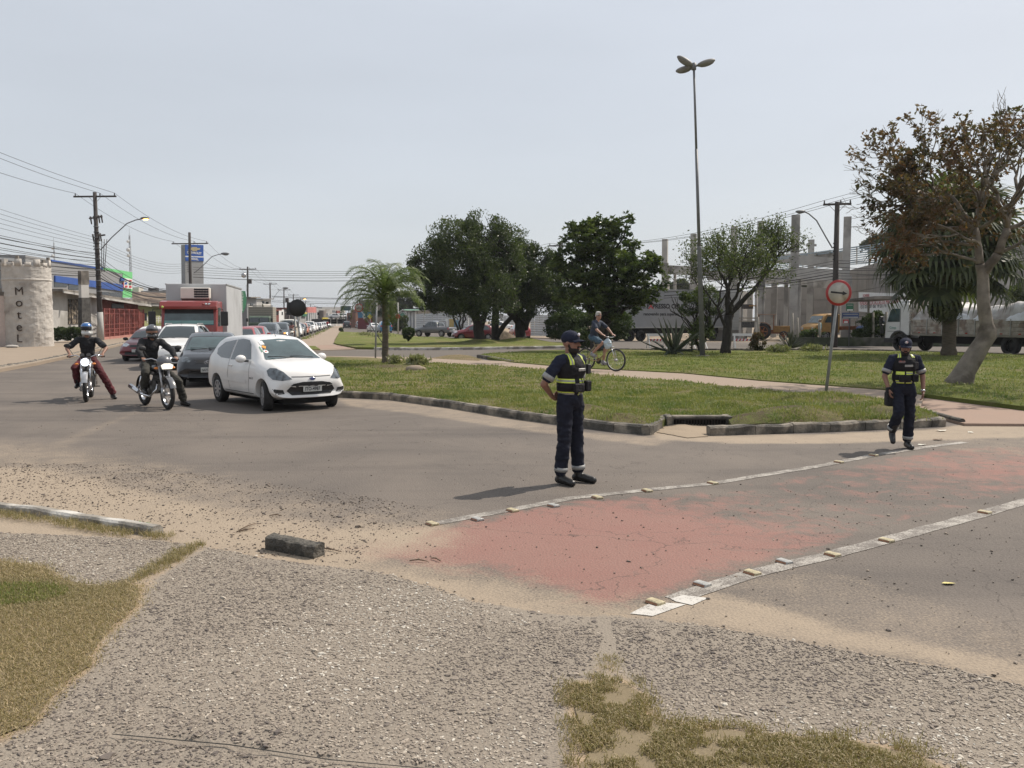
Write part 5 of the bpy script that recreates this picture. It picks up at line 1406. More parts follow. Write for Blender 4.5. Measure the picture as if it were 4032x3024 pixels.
p = G(3043,1338); put(tc,p.x,p.y,.92,-.3)
yt = empty('flatbed_truck',(0,0,0),0,'rounded ochre-yellow truck with a long rusty flatbed in the yard','truck')
MB().prism([(-.85,.75),(1.0,.75),(1.55,.85),(1.62,1.25),(1.4,1.45),(.95,1.55),(.62,2.22),(.35,2.36),(-.6,2.40),(-.85,2.30)],-1.05,1.05,'XZ').build('cab',M_ytruck,yt,.10,seg=3)
for sd in (1,-1):
 MB().prism([(-.50,1.62),(-.50,2.16),(.38,2.16),(.66,1.62)],sd * 1.052,sd * 1.060,'XZ').build('side_window',M_glass_l,yt)
 MB().box((1.60,sd * .75,1.1),(.08,.22,.22)).build('headlight',M_lamp,yt,.02)
MB().add([(.99 - .02,-.92,1.60),(.97,.92,1.60),(.665,.85,2.2),(.665,-.85,2.2)],[(0,1,2,3)]).build('windscreen',M_glass_l,yt)
MB().box((-3.6,0,1.15),(5.2,2.3,.32)).build('flatbed',M_orust,yt,.02)
for k in range(9): MB().box((-1.1 - k * .62,1.13,1.72),(.06,.05,.85)).build('rail_post',M_plankw,yt)
for z in (1.75,2.15): MB().box((-3.6,1.16,z),(5.1,.04,.06)).build('rail',M_plankw,yt)
wheel_set(yt,(.5,-4.4),2.1,.5)
p = PY(3215,1345,73); put(yt,p.x + .6,73,-.97,-.24)
bt = empty('flatbed_truck',(0,0,0),0,'dark blue low flatbed truck among the bushes in the yard','truck')
M_dblue = mat('machine_blue',(0.03,0.06,0.16),0.5,var=0.2,nscale=3)
MB().prism([(-.7,.7),(.9,.7),(1.1,1.2),(.9,1.35),(.55,1.4),(.3,1.75),(-.7,1.75)],-.95,.95,'XZ').build('cab',M_dblue,bt,.06,seg=2)
MB().box((-2.8,0,1.05),(4.0,1.9,.3)).build('flatbed',M_dblue,bt,.02)
MB().box((-2.8,.97,1.3),(3.9,.05,.1)).build('flatbed_rail',M_chrome,bt)
for sd in (1,-1): MB().prism([(-.45,1.35),(-.45,1.66),(.2,1.66),(.4,1.35)],sd * .952,sd * .96,'XZ').build('side_window',M_glass,bt)
wheel_set(bt,(.3,-3.4),1.9,.42)
p = PY(3370,1345,70); put(bt,p.x + 1.5,70,-.97,-.2)
# ------------------------------------------------------------------ people
M_skin = mat('skin_tan',(0.24,0.125,0.085),0.55,var=0.10,nscale=14,bump=0.15,bscale=120)
M_skinp = mat('skin_fair',(0.36,0.20,0.145),0.55,var=0.10,nscale=14)
M_navy = mat('navy_cloth',(0.020,0.024,0.042),0.9,var=0.22,nscale=9,bump=0.8,bscale=14,spec=0.2)
M_navyt = mat('navy_trousers',(0.016,0.018,0.028),0.9,var=0.25,nscale=8,bump=1.2,bscale=9,spec=0.2)
M_vest = mat('black_vest',(0.011,0.011,0.013),0.8,var=0.25,nscale=10,bump=0.8,bscale=20,spec=0.3)
M_hiviz = mat('hi_viz_yellow',(0.62,0.74,0.10),0.6,var=0.08,nscale=20)
M_rgrey = mat('reflective_grey',(0.30,0.30,0.29),0.45,0.2,var=0.12,nscale=25)
M_boot = mat('black_leather',(0.014,0.013,0.013),0.38,var=0.25,nscale=20,bump=0.4)
M_beard = mat('dark_beard',(0.022,0.018,0.016),0.9,bump=0.8,bscale=140)
M_grey_hair = mat('grey_hair',(0.48,0.46,0.43),0.8,bump=0.8,bscale=90)
M_maroon = mat('maroon_trousers',(0.085,0.016,0.020),0.9,var=0.3,nscale=8,bump=1.2,bscale=9)
M_blackc = mat('black_cloth',(0.016,0.016,0.018),0.9,var=0.25,nscale=8,bump=1.0,bscale=12)
M_olive = mat('dark_olive_cloth',(0.035,0.034,0.028),0.9,var=0.25,nscale=8,bump=1.0,bscale=12)
M_bluejean = mat('blue_shorts',(0.045,0.085,0.125),0.85,var=0.25,nscale=10,bump=0.6)
M_bluesh = mat('dark_blue_tshirt',(0.028,0.038,0.062),0.85,var=0.25,nscale=8,bump=1.0,bscale=10)
M_shoe = mat('grey_trainers',(0.28,0.28,0.29),0.6,var=0.4,nscale=25)
def V3(*a): return Vector(a)
def cap(mb,a,b,r0,r1,n=14):
 a,b = Vector(a),Vector(b); t = (b - a); L_ = t.length
 if L_ < 1e-5: return mb.ell(a,(r0,r0,r0),n,8)
 t /= L_; P = []; Rr = []
 for k in range(5):
  an = math.pi / 2 * k / 4; P.append(a - t * r0 * math.cos(an)); Rr.append(max(1e-4,r0 * math.sin(an)))
 for k in range(5):
  an = math.pi / 2 * k / 4; P.append(b + t * r1 * math.sin(an)); Rr.append(max(1e-4,r1 * math.cos(an)))
 return mb.tube(P,Rr,n,True,True)
def frame_m(f,up):
 up = Vector(up).normalized(); f = Vector(f); f = (f - up * f.dot(up)).normalized(); l = up.cross(f)
 return Matrix((f,l,up)).transposed()
def blob(mb,voxel,name,m,parent,sm=3,wr=0.0,seed=0.0):
 me = mb.mesh(name,normals=True)
 o = bpy.data.objects.new('tmp',me); COL.objects.link(o)
 rm = o.modifiers.new('r','REMESH'); rm.mode = 'VOXEL'; rm.voxel_size = voxel; rm.use_smooth_shade = True
 if sm: s_ = o.modifiers.new('s','SMOOTH'); s_.iterations = sm; s_.factor = 0.6
 apply_mods(o)
 me = o.data
 if wr:
  n = len(me.vertices); co = np.empty(n * 3,np.float32); no = np.empty(n * 3,np.float32)
  me.vertices.foreach_get('co',co); me.vertices.foreach_get('normal',no)
  co = co.reshape(-1,3); no = no.reshape(-1,3)
  d = np.array([mnoise.fractal(Vector((c[0] * 9,c[1] * 9,c[2] * 16 + seed)),1,2,3) for c in co])
  co += no * (d * wr)[:,None]; me.vertices.foreach_set('co',co.ravel()); me.update()
 me.materials.clear(); bpy.data.objects.remove(o); me.name = name
 return link(name,me,m,parent)
def hand(mb,w,d,n,thumb,curl=0.5,k=1.0):
 d = Vector(d).normalized(); n = Vector(n); n = (n - d * n.dot(d)).normalized(); s = d.cross(n)
 if s.dot(Vector(thumb)) < 0: s = -s
 w = Vector(w)
 for i in range(4):
  u = (1.5 - i) * .0185 * k
  kn = w + d * (.084 - .004 * abs(i - 1)) * k + s * u
  cap(mb,w + s * u * .7 + d * .01,kn,.0145 * k,.0115 * k,8)
  L_ = [.066,.074,.070,.054][i] * k; p = kn; a = 0
  for q,(fr,cu) in enumerate(((.45,.5),(.31,.9),(.24,.7))):
   a += cu * curl
   dirv = d * math.cos(a) + n * math.sin(a)
   e = p + dirv * L_ * fr; cap(mb,p,e,(.0095 - .0008 * q) * k,(.0088 - .0008 * q) * k,8); p = e
 t0 = w + d * .022 * k + s * .026 * k; t1 = t0 + (d * .6 + s * .75 + n * .25).normalized() * .036 * k
 t2 = t1 + (d * .85 + s * .15 + n * .45 * (0.4 + curl)).normalized() * .032 * k
 cap(mb,w + d * .015,t0,.016 * k,.014 * k,8); cap(mb,t0,t1,.0125 * k,.011 * k,8); cap(mb,t1,t2,.011 * k,.009 * k,8)
def make_person(label,P,group=None,skin=None,voxel=0.0085,shirt=None,trousers=None,vest=None,shoes=None,sleeve='short',leg='long',
    bands=False,beard=False,hair=None,cap_m=None,helmet=None,visor=None,shades=False,jacket_panel=None,loose=1.0,facewear=True,low=False):
 """P: joints in metres, local axes +X forward, +Y left. One continuous body; clothes are children."""
 root = empty('person',(0,0,0),0,label,'person',group)
 skin = skin or M_skin
 J = {k: Vector(v) for k,v in P.items() if k not in ('hf','hdL','hdR','hnL','hnR','curl','htilt','tdL','tdR') and k[0] != '_'}
 up = (J['chest'] - J['pelvis']).normalized(); TM = frame_m((1,0,0),up)
 hf = Vector(P.get('hf',(1,0,0))); HM = frame_m(hf,P.get('htilt',(0,0,1)))
 hc = J['head']; L = lambda x,y,z: hc + HM @ Vector((x,y,z))
 def torso(mb,g=0.0):
  mb.ell(J['pelvis'] + TM @ Vector((0,0,0)),(.118 + g,.165 + g,.13 + g),20,12,TM)
  mid = J['pelvis'].lerp(J['chest'],.5)
  mb.ell(mid,(.122 + g,.150 + g,.17 + g),20,12,TM)
  mb.ell(J['chest'] + TM @ Vector((-.005,0,.0)),(.122 + g,.168 + g,.17 + g),20,12,TM)
  for s in 'LR': cap(mb,J['chest'] + TM @ Vector((0,0,.10)),J['sh' + s],.085 + g,.058 + g)
  cap(mb,J['chest'] + TM @ Vector((0,0,.12)),J['neck'],.09 + g * .5,.055 + g * .3)
 # ---- body
 b = MB()
 torso(b,-.022)
 cap(b,J['neck'] - Vector((0,0,.03)),hc + HM @ Vector((-.015,0,-.05)),.056,.054)
 b.ell(L(-.012,0,.028),(.098,.078,.100),22,14,HM)
 b.ell(L(.026,0,-.045),(.070,.060,.082),20,12,HM)
 b.ell(L(.050,0,-.088),(.034,.032,.026),14,8,HM)
 cap(b,L(.088,0,.008),L(.112,0,-.028),.009,.0155,10)
 for s in (1,-1):
  b.ell(L(-.004,s * .079,-.012),(.018,.010,.032),10,8,HM); b.ell(L(.062,s * .036,-.028),(.025,.022,.022),10,8,HM)
 b.ell(L(.083,0,-.062),(.016,.027,.012),10,6,HM)
 for s in 'LR':
  cap(b,J['sh' + s],J['el' + s],.048,.039); cap(b,J['el' + s],J['wr' + s],.041,.026)
  dflt = (J['wr' + s] - J['el' + s])
  hand(b,J['wr' + s],P.get('hd' + s,dflt),P.get('hn' + s,(0,-1 if s == 'L' else 1,0)),P.get('td' + s,(1,0,0)),P.get('curl',.5))
  cap(b,J['hip' + s],J['kn' + s],.078,.052); cap(b,J['kn' + s],J['an' + s],.054,.036)
  cap(b,J['an' + s],J['toe' + s],.036,.026)
 blob(b,voxel,'body',skin,root,2)
 # ---- face
 if facewear:
  if shades:
   g = MB()
   for s in (1,-1): g.ell(L(.092,s * .032,.004),(.012,.028,.020),12,8,HM); g.tube([L(.086,s * .058,.010),L(0,s * .083,.006)],.004,5)
   g.tube([L(.10,-.012,.010),L(.10,.012,.010)],.004,5).build('sunglasses',M_ink,root)
  else:
   for s in (1,-1):
    MB().ell(L(.080,s * .031,.004),(.010,.014,.008),10,6,HM).build('eye',mat('eye_dark',(.03,.022,.02),.3),root)
    MB().tube([L(.089,s * .014,.024),L(.088,s * .032,.029),L(.074,s * .050,.022)],.0045,5).build('eyebrow',M_beard if not hair else hair,root)
  MB().ell(L(.097,0,-.064),(.004,.022,.004),10,5,HM).build('mouth',mat('lips',(.17,.06,.05),.6),root)
 if beard:
  q = MB(); q.ell(L(.030,0,-.082),(.070,.064,.050),18,10,HM); q.ell(L(.060,0,-.098),(.034,.036,.028),12,8,HM)
  for s in (1,-1): cap(q,L(.015,s * .062,-.055),L(.0,s * .075,.0),.014,.009,8)
  cap(q,L(.098,-.020,-.046),L(.098,.020,-.046),.010,.010,8)
  blob(q,.008,'beard',M_beard,root,1,.004)
  MB().ell(L(.106,0,-.066),(.006,.020,.007),10,5,HM).build('mouth',mat('lips',(.17,.06,.05),.6),root)
 if hair:
  q = MB(); q.ell(L(-.020,0,.040),(.100,.085,.100),18,12,HM); q.ell(L(.035,0,.092),(.062,.062,.034),14,8,HM)
  for s in (1,-1): q.ell(L(-.03,s * .072,.01),(.04,.014,.05),10,8,HM)
  blob(q,.009,'hair',hair,root,1,.010)
 if cap_m:
  q = MB(); q.ell(L(-.012,0,.050),(.112,.092,.088),22,14,HM)
  c_ = blob(q,.009,'cap',cap_m,root,2)
  V = [];
  for i in range(9):
   t = (i / 8 - .5) * 2
   V += [tuple(L(.075 - .035 * t * t,t * .078,.040)),tuple(L(.172 - .085 * t * t,t * .080,.026 - .022 * t * t)),tuple(L(.172 - .085 * t * t,t * .080,.020 - .022 * t * t)),tuple(L(.075 - .035 * t * t,t * .078,.028))]
  MB().add(V,[(4 * i + e,4 * i + (e + 1) % 4,4 * i + 4 + (e + 1) % 4,4 * i + 4 + e) for i in range(8) for e in range(4)],True).build('cap_peak',cap_m,c_)
  MB().ell(L(.098,0,.090),(.010,.024,.020),12,8,HM).build('cap_badge',mat('badge_red_white',(.42,.10,.07),.6,var=.6,nscale=60,col2=(.6,.6,.62),c2amt=.8),c_)
  MB().ell(L(-.012,0,.139),(.010,.010,.006),8,5,HM).build('cap_button',cap_m,c_)
 if helmet:
  q = MB(); q.ell(L(-.012,0,.025),(.140,.122,.135),24,16,HM); cap(q,L(.060,-.05,-.085),L(.060,.05,-.085),.050,.050); cap(q,L(-.03,-.05,-.08),L(-.03,.05,-.08),.07,.07)
  h_ = blob(q,.010,'helmet',helmet[0],root,2)
  bmx = bmesh.new(); bmx.from_mesh(h_.data); bv = BVHTree.FromBMesh(bmx); bmx.free()
  def hp(az,el,off):
   d = HM @ Vector((math.cos(el) * math.cos(az),math.cos(el) * math.sin(az),math.sin(el))); o = L(0,0,.01)
   loc,nor,_,_ = bv.ray_cast(o + d * .4,-d)
   return (loc if loc is not None else o + d * .14) + d * off
  V = []; nu,nv = 14,6
  for i in range(nu + 1):
   for j in range(nv + 1): V.append(hp(R(-72 + 144 * i / nu),R(-16 + 40 * j / nv),.005))
  F = [(i * (nv + 1) + j,(i + 1) * (nv + 1) + j,(i + 1) * (nv + 1) + j + 1,i * (nv + 1) + j + 1) for i in range(nu) for j in range(nv)]
  MB().add(V,F,True).build('visor_opening',M_ink if not visor else visor,h_,normals=False)
  if visor is None or True:
   V = []
   for i in range(nu + 1):
    for j in range(3): V.append(hp(R(-60 + 120 * i / nu),R(-11 + 9 * j),.009))
   F = [(i * 3 + j,(i + 1) * 3 + j,(i + 1) * 3 + j + 1,i * 3 + j + 1) for i in range(nu) for j in range(2)]
   if not visor: MB().add(V,F,True).build('face',skin,h_,normals=False)
  V = []
  for i in range(nu + 1):
   for j in range(4): V.append(hp(R(-78 + 156 * i / nu),R(26 + 12 * j),.008))
  F = [(i * 4 + j,(i + 1) * 4 + j,(i + 1) * 4 + j + 1,i * 4 + j + 1) for i in range(nu) for j in range(3)]
  MB().add(V,F,True).build('visor',helmet[1],h_,normals=False)
 # ---- clothes
 q = MB(); torso(q,.004)
 for s in 'LR':
  e = J['el' + s]; a = J['sh' + s]
  if sleeve == 'short': cap(q,a,a.lerp(e,.70),.064 * loose,.068 * loose)
  else:
   cap(q,a,e,.068 * loose,.060 * loose); cap(q,e,e.lerp(J['wr' + s],.92),.060 * loose,.044 * loose)
 so = blob(q,.011,'shirt' if sleeve == 'short' else 'jacket',shirt,root,3,.010,1.0)
 q = MB(); q.ell(J['pelvis'] + TM @ Vector((0,0,-.02)),(.130,.176,.13),18,12,TM)
 for s in 'LR':
  h_,k_,a_ = J['hip' + s],J['kn' + s],J['an' + s]
  if leg == 'long': cap(q,h_,k_,.098,.080 * loose); cap(q,k_,a_ + Vector((0,0,.07)),.080 * loose,.073 * loose)
  elif leg == 'short': cap(q,h_,h_.lerp(k_,.80),.096,.082)
 blob(q,.011,'trousers' if leg == 'long' else 'shorts',trousers,root,3,.014,5.0)
 for s in 'LR':
  a_,t_ = J['an' + s],J['toe' + s]
  q = MB(); fl = Vector((0,0,1)); d_ = (t_ - a_); d_.z = 0; d_.normalize()
  heel = a_ + Vector((0,0,-.035)) - d_ * .035 + (t_ - a_) * 0
  cap(q,a_ + (J['kn' + s] - a_).normalized() * (.20 if leg == 'long' and sleeve != 'x' else .0),a_,.056,.050)
  cap(q,a_ + Vector((0,0,-.02)),t_,.050,.040); cap(q,heel,t_ - (t_ - heel) * .1,.046,.040)
  o = blob(q,.010,'boot' if leg == 'long' else 'shoe',shoes or M_boot,root,2)
  n = len(o.data.vertices); co = np.empty(n * 3,np.float32); o.data.vertices.foreach_get('co',co); co = co.reshape(-1,3)
  zf = min(a_.z - .088,t_.z - .036); co[:,2] = np.maximum(co[:,2],zf); o.data.vertices.foreach_set('co',co.ravel())
 if bands:
  for s in 'LR':
   a,e = J['sh' + s],J['el' + s]; d = e - a
   MB().tube([a + d * .60,a + d * .78],[.071 * loose,.074 * loose],18).build('sleeve_band',M_rgrey,root)
   k_,a_ = J['kn' + s],J['an' + s] + Vector((0,0,.07)); d = (a_ - k_)
   MB().tube([k_ + d * .88,k_ + d * 1.02],[.0795,.0785],18).build('hem_band',M_rgrey,root)
 if vest:
  q = MB(); torso(q,.022)
  # trim the vest to torso height: use torso primitives, shoulders shortened
  q = MB()
  mid = J['pelvis'].lerp(J['chest'],.5)
  q.ell(mid + TM @ Vector((.0,0,-.02)),(.150,.178,.16),20,12,TM); q.ell(J['chest'] + TM @ Vector((.0,0,.0)),(.148,.192,.175),20,12,TM)
  for s in 'LR': cap(q,J['chest'] + TM @ Vector((.0,0,.10)),J['chest'].lerp(J['sh' + s],.62) + Vector((0,0,.035)),.096,.074)
  vo = blob(q,.011,'vest',vest,root,3,.006,2.0)
  bmx = bmesh.new(); bmx.from_mesh(vo.data); bv = BVHTree.FromBMesh(bmx); bmx.free()
  c0 = J['pelvis'].lerp(J['chest'],.5)
  def band(z,a0,a1,hgt,m,off,nm='reflective_stripe'):
   V = []; n_ = 14
   for i in range(n_ + 1):
    a = R(a0 + (a1 - a0) * i / n_)
    for k in (-1,1):
     o = J['pelvis'] + TM @ Vector((0,0,z + k * hgt / 2)); d = TM @ Vector((math.cos(a),math.sin(a),0))
     loc,nor,_,_ = bv.ray_cast(o + d * .5,-d)
     V.append((loc if loc is not None else o + d * .16) + d * off)
   MB().add(V,[(2 * i,2 * i + 1,2 * i + 3,2 * i + 2) for i in range(n_)],True).build(nm,m,root,normals=False)
  def strap(y,x_dir,z0,z1,w,m,off):
   V = []; n_ = 10
   for i in range(n_ + 1):
    z = z0 + (z1 - z0) * i / n_
    for k in (-1,1):
     o = J['pelvis'] + TM @ Vector((0,y + k * w / 2 - .02 * (z - z0) / (z1 - z0) * (1 if y > 0 else -1),z)); d = TM @ Vector((x_dir,0,.55 if i > 4 else .2)).normalized()
     loc,nor,_,_ = bv.ray_cast(o + d * .6,-d)
     V.append((loc if loc is not None else o) + d * off)
   MB().add(V,[(2 * i,2 * i + 1,2 * i + 3,2 * i + 2) for i in range(n_)],True).build('shoulder_stripe',m,root,normals=False)
  P['_band'] = band
  for z in (P.get('_bz',(.20,.055))):
   for a0,a1 in P.get('_ba',((-150,-30),(-4,10),(18,34),(60,150))):
    band(z,a0,a1,.046,M_hiviz,.004); band(z,a0,a1,.018,M_rgrey,.007)
  for y in (.105,-.105):
   strap(y,1,P.get('_sz',.36),.50,.045,M_hiviz,.005); strap(y,1,P.get('_sz',.36),.50,.014,M_rgrey,.008)
  # pockets, radio, name tag
  f = lambda x,y,z: J['pelvis'] + TM @ Vector((x,y,z))
  MB().box(f(.150,-.03,.125),(.05,.17,.10),rot=TM).build('vest_pocket',vest,root,.012)
  MB().box(f(.150,.12,.14),(.06,.09,.12),rot=TM).build('vest_pocket',vest,root,.012)
  MB().box(f(.148,.02,.325),(.012,.12,.032),rot=TM).build('name_tag',M_rgrey,root,.004)
  MB().box(f(.150,.125,.33),(.04,.055,.11),rot=TM).cyl(f(.15,.135,.38),f(.15,.135,.46),.006).build('radio',M_ink,root,.006)
 return root
SB = dict(pelvis=(0,0,.98),chest=(0.01,0,1.30),neck=(-.005,0,1.46),head=(.012,0,1.60),shL=(0,.185,1.405),shR=(0,-.185,1.405),
          hipL=(0,.092,.93),hipR=(0,-.092,.93),knL=(.01,.105,.50),knR=(.01,-.105,.50),anL=(-.01,.12,.09),anR=(-.01,-.12,.09),toeL=(.16,.15,.038),toeR=(.16,-.14,.038))
# officer standing, hands clasped behind the back
P = dict(SB); P.update(elL=(-.13,.30,1.14),elR=(-.13,-.30,1.14),wrL=(-.19,.045,1.00),wrR=(-.19,-.09,.985),hdL=(-.10,-1,-.2),hdR=(-.12,1,-.25),hnL=(1,0,0),hnR=(1,0,0),tdL=(0,0,1),tdR=(0,0,1),
     hf=(1,.18,0),curl=.7,anR=(-.03,-.12,.09),toeR=(.15,-.13,.038),anL=(.02,.13,.09),toeL=(.20,.18,.038))
off1 = make_person('traffic officer in dark uniform and yellow-striped vest standing with hands behind his back',P,shirt=M_navy,trousers=M_navyt,vest=M_vest,shoes=M_boot,bands=True,beard=True,cap_m=M_navy,loose=1.0)
g = G(2243,1903); k1 = 1.71 / 1.755
off1.location = (g.x,g.y,0); off1.rotation_euler = (0,0,math.atan2(-.70,.71)); off1.scale = (k1,k1,k1)
# officer walking
P = dict(SB); P.update(elL=(.0,.28,1.13),elR=(.0,-.285,1.13),wrL=(.10,.26,.90),wrR=(.12,-.25,.93),hdL=(.25,-.15,-1),hdR=(.3,.1,-1),hnL=(0,-1,0),hnR=(0,1,0),curl=.55,
     knR=(.21,-.12,.58),anR=(.02,-.15,.25),toeR=(.14,-.17,.125),knL=(.02,.10,.50),anL=(-.03,.10,.09),toeL=(.14,.11,.038),hf=(1,-.25,-.25),htilt=(.2,0,1),neck=(.01,0,1.46),head=(.035,0,1.59),_bz=(.21,.075),_ba=((-62,-14),(-4,38)),_sz=.43)
off2 = make_person('traffic officer walking along the kerb with a black pouch on his thigh',P,shirt=M_navy,trousers=M_navyt,vest=M_vest,shoes=M_boot,bands=True,cap_m=M_navy,beard=True)
g = G(3583,1768); k2 = 1.585 / 1.755
off2.location = (g.x - .10,g.y + .05,0); off2.rotation_euler = (0,0,math.atan2(-.96,-.12)); off2.scale = (k2,k2,k2)
MB().box((.06,-.22,.78),(.17,.12,.22)).build('thigh_pouch',M_vest,off2,.03,seg=2)
MB().box((.10,-.24,.92),(.10,.09,.10)).build('thigh_pouch',M_vest,off2,.02,seg=2)
MB().tube([Vector((.085,.262,.925)),Vector((.098,.260,.902))],[.033,.033],14).build('wristwatch',M_chrome,off2)
MB().box((.165,-.085,1.36),(.01,.10,.035)).build('chest_patch',mat('chest_patch',(.12,.10,.10),.7,var=.6,nscale=50,col2=(.4,.12,.10),c2amt=.5),off2)
# ---- motorcycles
def spoke_wheel(parent,x,y,r,tr_,name='wheel',n=18,rimm=None):
 t = MB().lathe([(r - tr_ * 1.9,-tr_ * .7),(r - tr_ * .7,-tr_),(r,-tr_ * .5),(r,tr_ * .5),(r - tr_ * .7,tr_),(r - tr_ * 1.9,tr_ * .7)],32,axis='Y').build(name,M_tyre,parent)
 t.location = (x,y,r)
 MB().lathe([(r - tr_ * 2.2,-tr_ * .5),(r - tr_ * 1.7,-tr_ * .75),(r - tr_ * 1.7,tr_ * .75),(r - tr_ * 2.2,tr_ * .5),(r - tr_ * 2.2,-tr_ * .5)],32,axis='Y').build('rim',rimm or M_chrome,t)
 MB().lathe([(.001,-.05),(.035,-.05),(.035,.05),(.001,.05)],12,axis='Y').build('hub',M_rim,t)
 for k in range(n):
  a = 2 * math.pi * k / n
  MB().tube([(.03 * math.cos(a),(.03 if k % 2 else -.03),.03 * math.sin(a)),((r - tr_ * 2) * math.cos(a + .15),0,(r - tr_ * 2) * math.sin(a + .15))],.0028,3).build('spoke',M_chrome,t)
 return t
def make_moto(label,tankm,round_lamp=True,name='motorcycle'):
 root = empty(name,(0,0,0),0,label,'motorcycle')
 spoke_wheel(root,.64,0,.31,.045); spoke_wheel(root,-.64,0,.305,.052)
 for s in (1,-1):
  MB().tube([(.64,s * .085,.31),(.52,s * .085,.66),(.43,s * .085,.95)],[.026,.022,.022],10).build('fork',M_chrome if round_lamp else M_rim,root)
  MB().cyl((.64,s * .085,.24),(.60,s * .085,.44),.032).build('fork_leg',M_rim,root)
  MB().tube([(-.64,s * .12,.31),(-.42,s * .13,.64)],[.028,.03],8).build('shock_absorber',M_chrome,root)
 MB().lathe([(.335,-.06),(.355,0),(.335,.06)],14,axis='Y',a0=R(20),a1=R(140),o=(.64,0,.33)).build('front_mudguard',M_rim if round_lamp else PGR,root)
 MB().lathe([(.335,-.07),(.36,0),(.335,.07)],12,axis='Y',a0=R(60),a1=R(170),o=(-.64,0,.31)).build('rear_mudguard',M_black,root)
 MB().tube([(.43,0,.90),(.1,0,.66),(-.3,0,.70),(-.75,0,.78)],.028,8).tube([(.43,0,.84),(.30,0,.36),(-.15,0,.30),(-.35,0,.55)],.026,8).tube([(-.15,0,.32),(-.64,.06,.31)],.025,6).build('frame',M_black,root)
 MB().ell((.14,0,.80),(.27,.135,.125),16,10).build('fuel_tank',tankm,root)
 q = MB(); cap(q,(-.10,0,.78),(-.72,0,.84),.085,.07); q.ell((-.35,0,.80),(.35,.13,.06),14,8); blob(q,.015,'seat',M_black,root,2)
 q = MB().box((.06,0,.44),(.30,.24,.24)).cyl((.10,0,.52),(.20,0,.68),.085,.075)
 for k in range(4): q.cyl((.11 + .03 * k,0,.55 + .035 * k),(.117 + .03 * k,0,.562 + .035 * k),.115)
 q.cyl((-.02,-.14,.40),(-.02,.14,.40),.12).build('engine',mat('engine_alloy',(.16,.155,.15),.5,.6,var=.3,nscale=15),root,0.0)
 MB().tube([(.22,-.06,.55),(.32,-.10,.40),(.10,-.16,.24),(-.30,-.17,.26),(-.45,-.18,.30)],[.02,.02,.022,.03,.045],10).tube([(-.45,-.18,.30),(-.95,-.19,.40)],[.05,.052],14).build('exhaust',M_chrome,root)
 MB().tube([(.30,.36,1.00),(.36,.20,1.03),(.42,.06,.97),(.42,-.06,.97),(.36,-.20,1.03),(.30,-.36,1.00)],.013,8).build('handlebar',M_chrome,root)
 for s in (1,-1):
  MB().cyl((.285,s * .38,.995),(.325,s * .25,1.015),.019).build('grip',M_black,root)
  m = MB().tube([(.35,s * .24,1.02),(.33,s * .34,1.20)],.006,6).build('mirror_stalk',M_black,root)
  MB().ell((.33,s * .36,1.24),(.02,.075,.048),14,8).build('wing_mirror',M_black,m)
  MB().ell((.52,s * .17,.84),(.035,.045,.025),10,6).build('indicator',M_amber,root)
  MB().cyl((-.05,s * .12,.30),(-.05,s * .24,.30),.014).build('footpeg',M_black,root)
 M_hl = mat('lit_headlight',(.8,.82,.85),.1,emit=(.85,.92,1.0),estr=2.2)
 if round_lamp:
  h_ = MB().ell((.54,0,.88),(.09,.098,.098),18,10).build('headlight',M_chrome,root)
  MB().lathe([(.001,.640),(.05,.636),(.085,.615)],20,axis='X',o=(0,0,.88)).build('headlight_lens',M_hl,h_)
  for s in (1,-1): MB().cyl((.42,s * .065,1.0),(.47,s * .065,1.045),.045).build('gauge',M_black,root)
 else:
  q = MB(); q.ell((.50,0,.96),(.13,.15,.13),16,10); q.ell((.56,0,.86),(.09,.13,.08),14,8); blob(q,.014,'front_fairing',PGR,root,3)
  M_hw = mat('lit_headlight_warm',(.8,.78,.7),.1,emit=(1.0,.90,.74),estr=0.9)
  MB().prism([(-.10,.82),(.10,.82),(.125,.90),(.06,.935),(-.06,.935),(-.125,.90)],.655,.663,'YZ').build('headlight',M_hw,root,.002)
 return root
m1 = make_moto('motorcycle with a lit round headlight ridden by the maroon-trousered rider',PS,True)
g = G(340,1583); hx,hy = .38,-.925
m1.location = (g.x - hx * .64,g.y - hy * .64 - .0,0); m1.rotation_euler = (0,0,math.atan2(hy,hx))
m2 = make_moto('small black motorcycle with a fairing headlight and chrome exhaust beside the dark hatchback',PB,False)
g2 = G(662,1612); hx2,hy2 = .68,-.73
m2.location = (g2.x - hx2 * .64,g2.y - hy2 * .64,0); m2.rotation_euler = (0,0,math.atan2(hy2,hx2))
seatP = dict(pelvis=(-.28,0,.93),chest=(-.20,0,1.25),neck=(-.16,0,1.41),head=(-.11,0,1.56),shL=(-.17,.19,1.36),shR=(-.17,-.19,1.36),
             elL=(.06,.34,1.16),elR=(.06,-.34,1.16),wrL=(.22,.33,1.045),wrR=(.22,-.33,1.045),hdL=(1,-.0,-.25),hdR=(1,.0,-.25),hnL=(0,0,-1),hnR=(0,0,-1),tdL=(0,-1,0),tdR=(0,1,0),curl=1.2,
             hipL=(-.24,.10,.88),hipR=(-.24,-.10,.88))
P = dict(seatP); P.update(knR=(.14,-.24,.74),anR=(-.04,-.22,.36),toeR=(.10,-.24,.30),knL=(.10,.30,.58),anL=(.02,.50,.09),toeL=(.18,.56,.038),hf=(1,-.10,0),elL=(.02,.40,1.17),elR=(.02,-.40,1.17),pelvis=(-.28,0,.96),head=(-.11,0,1.60),neck=(-.16,0,1.43))
M_hel1 = mat('helmet_blue_white',(.60,.60,.58),.3,coat=.5,var=.05); M_hb = mat('helmet_blue',(.03,.13,.36),.25,coat=.6,var=.15)
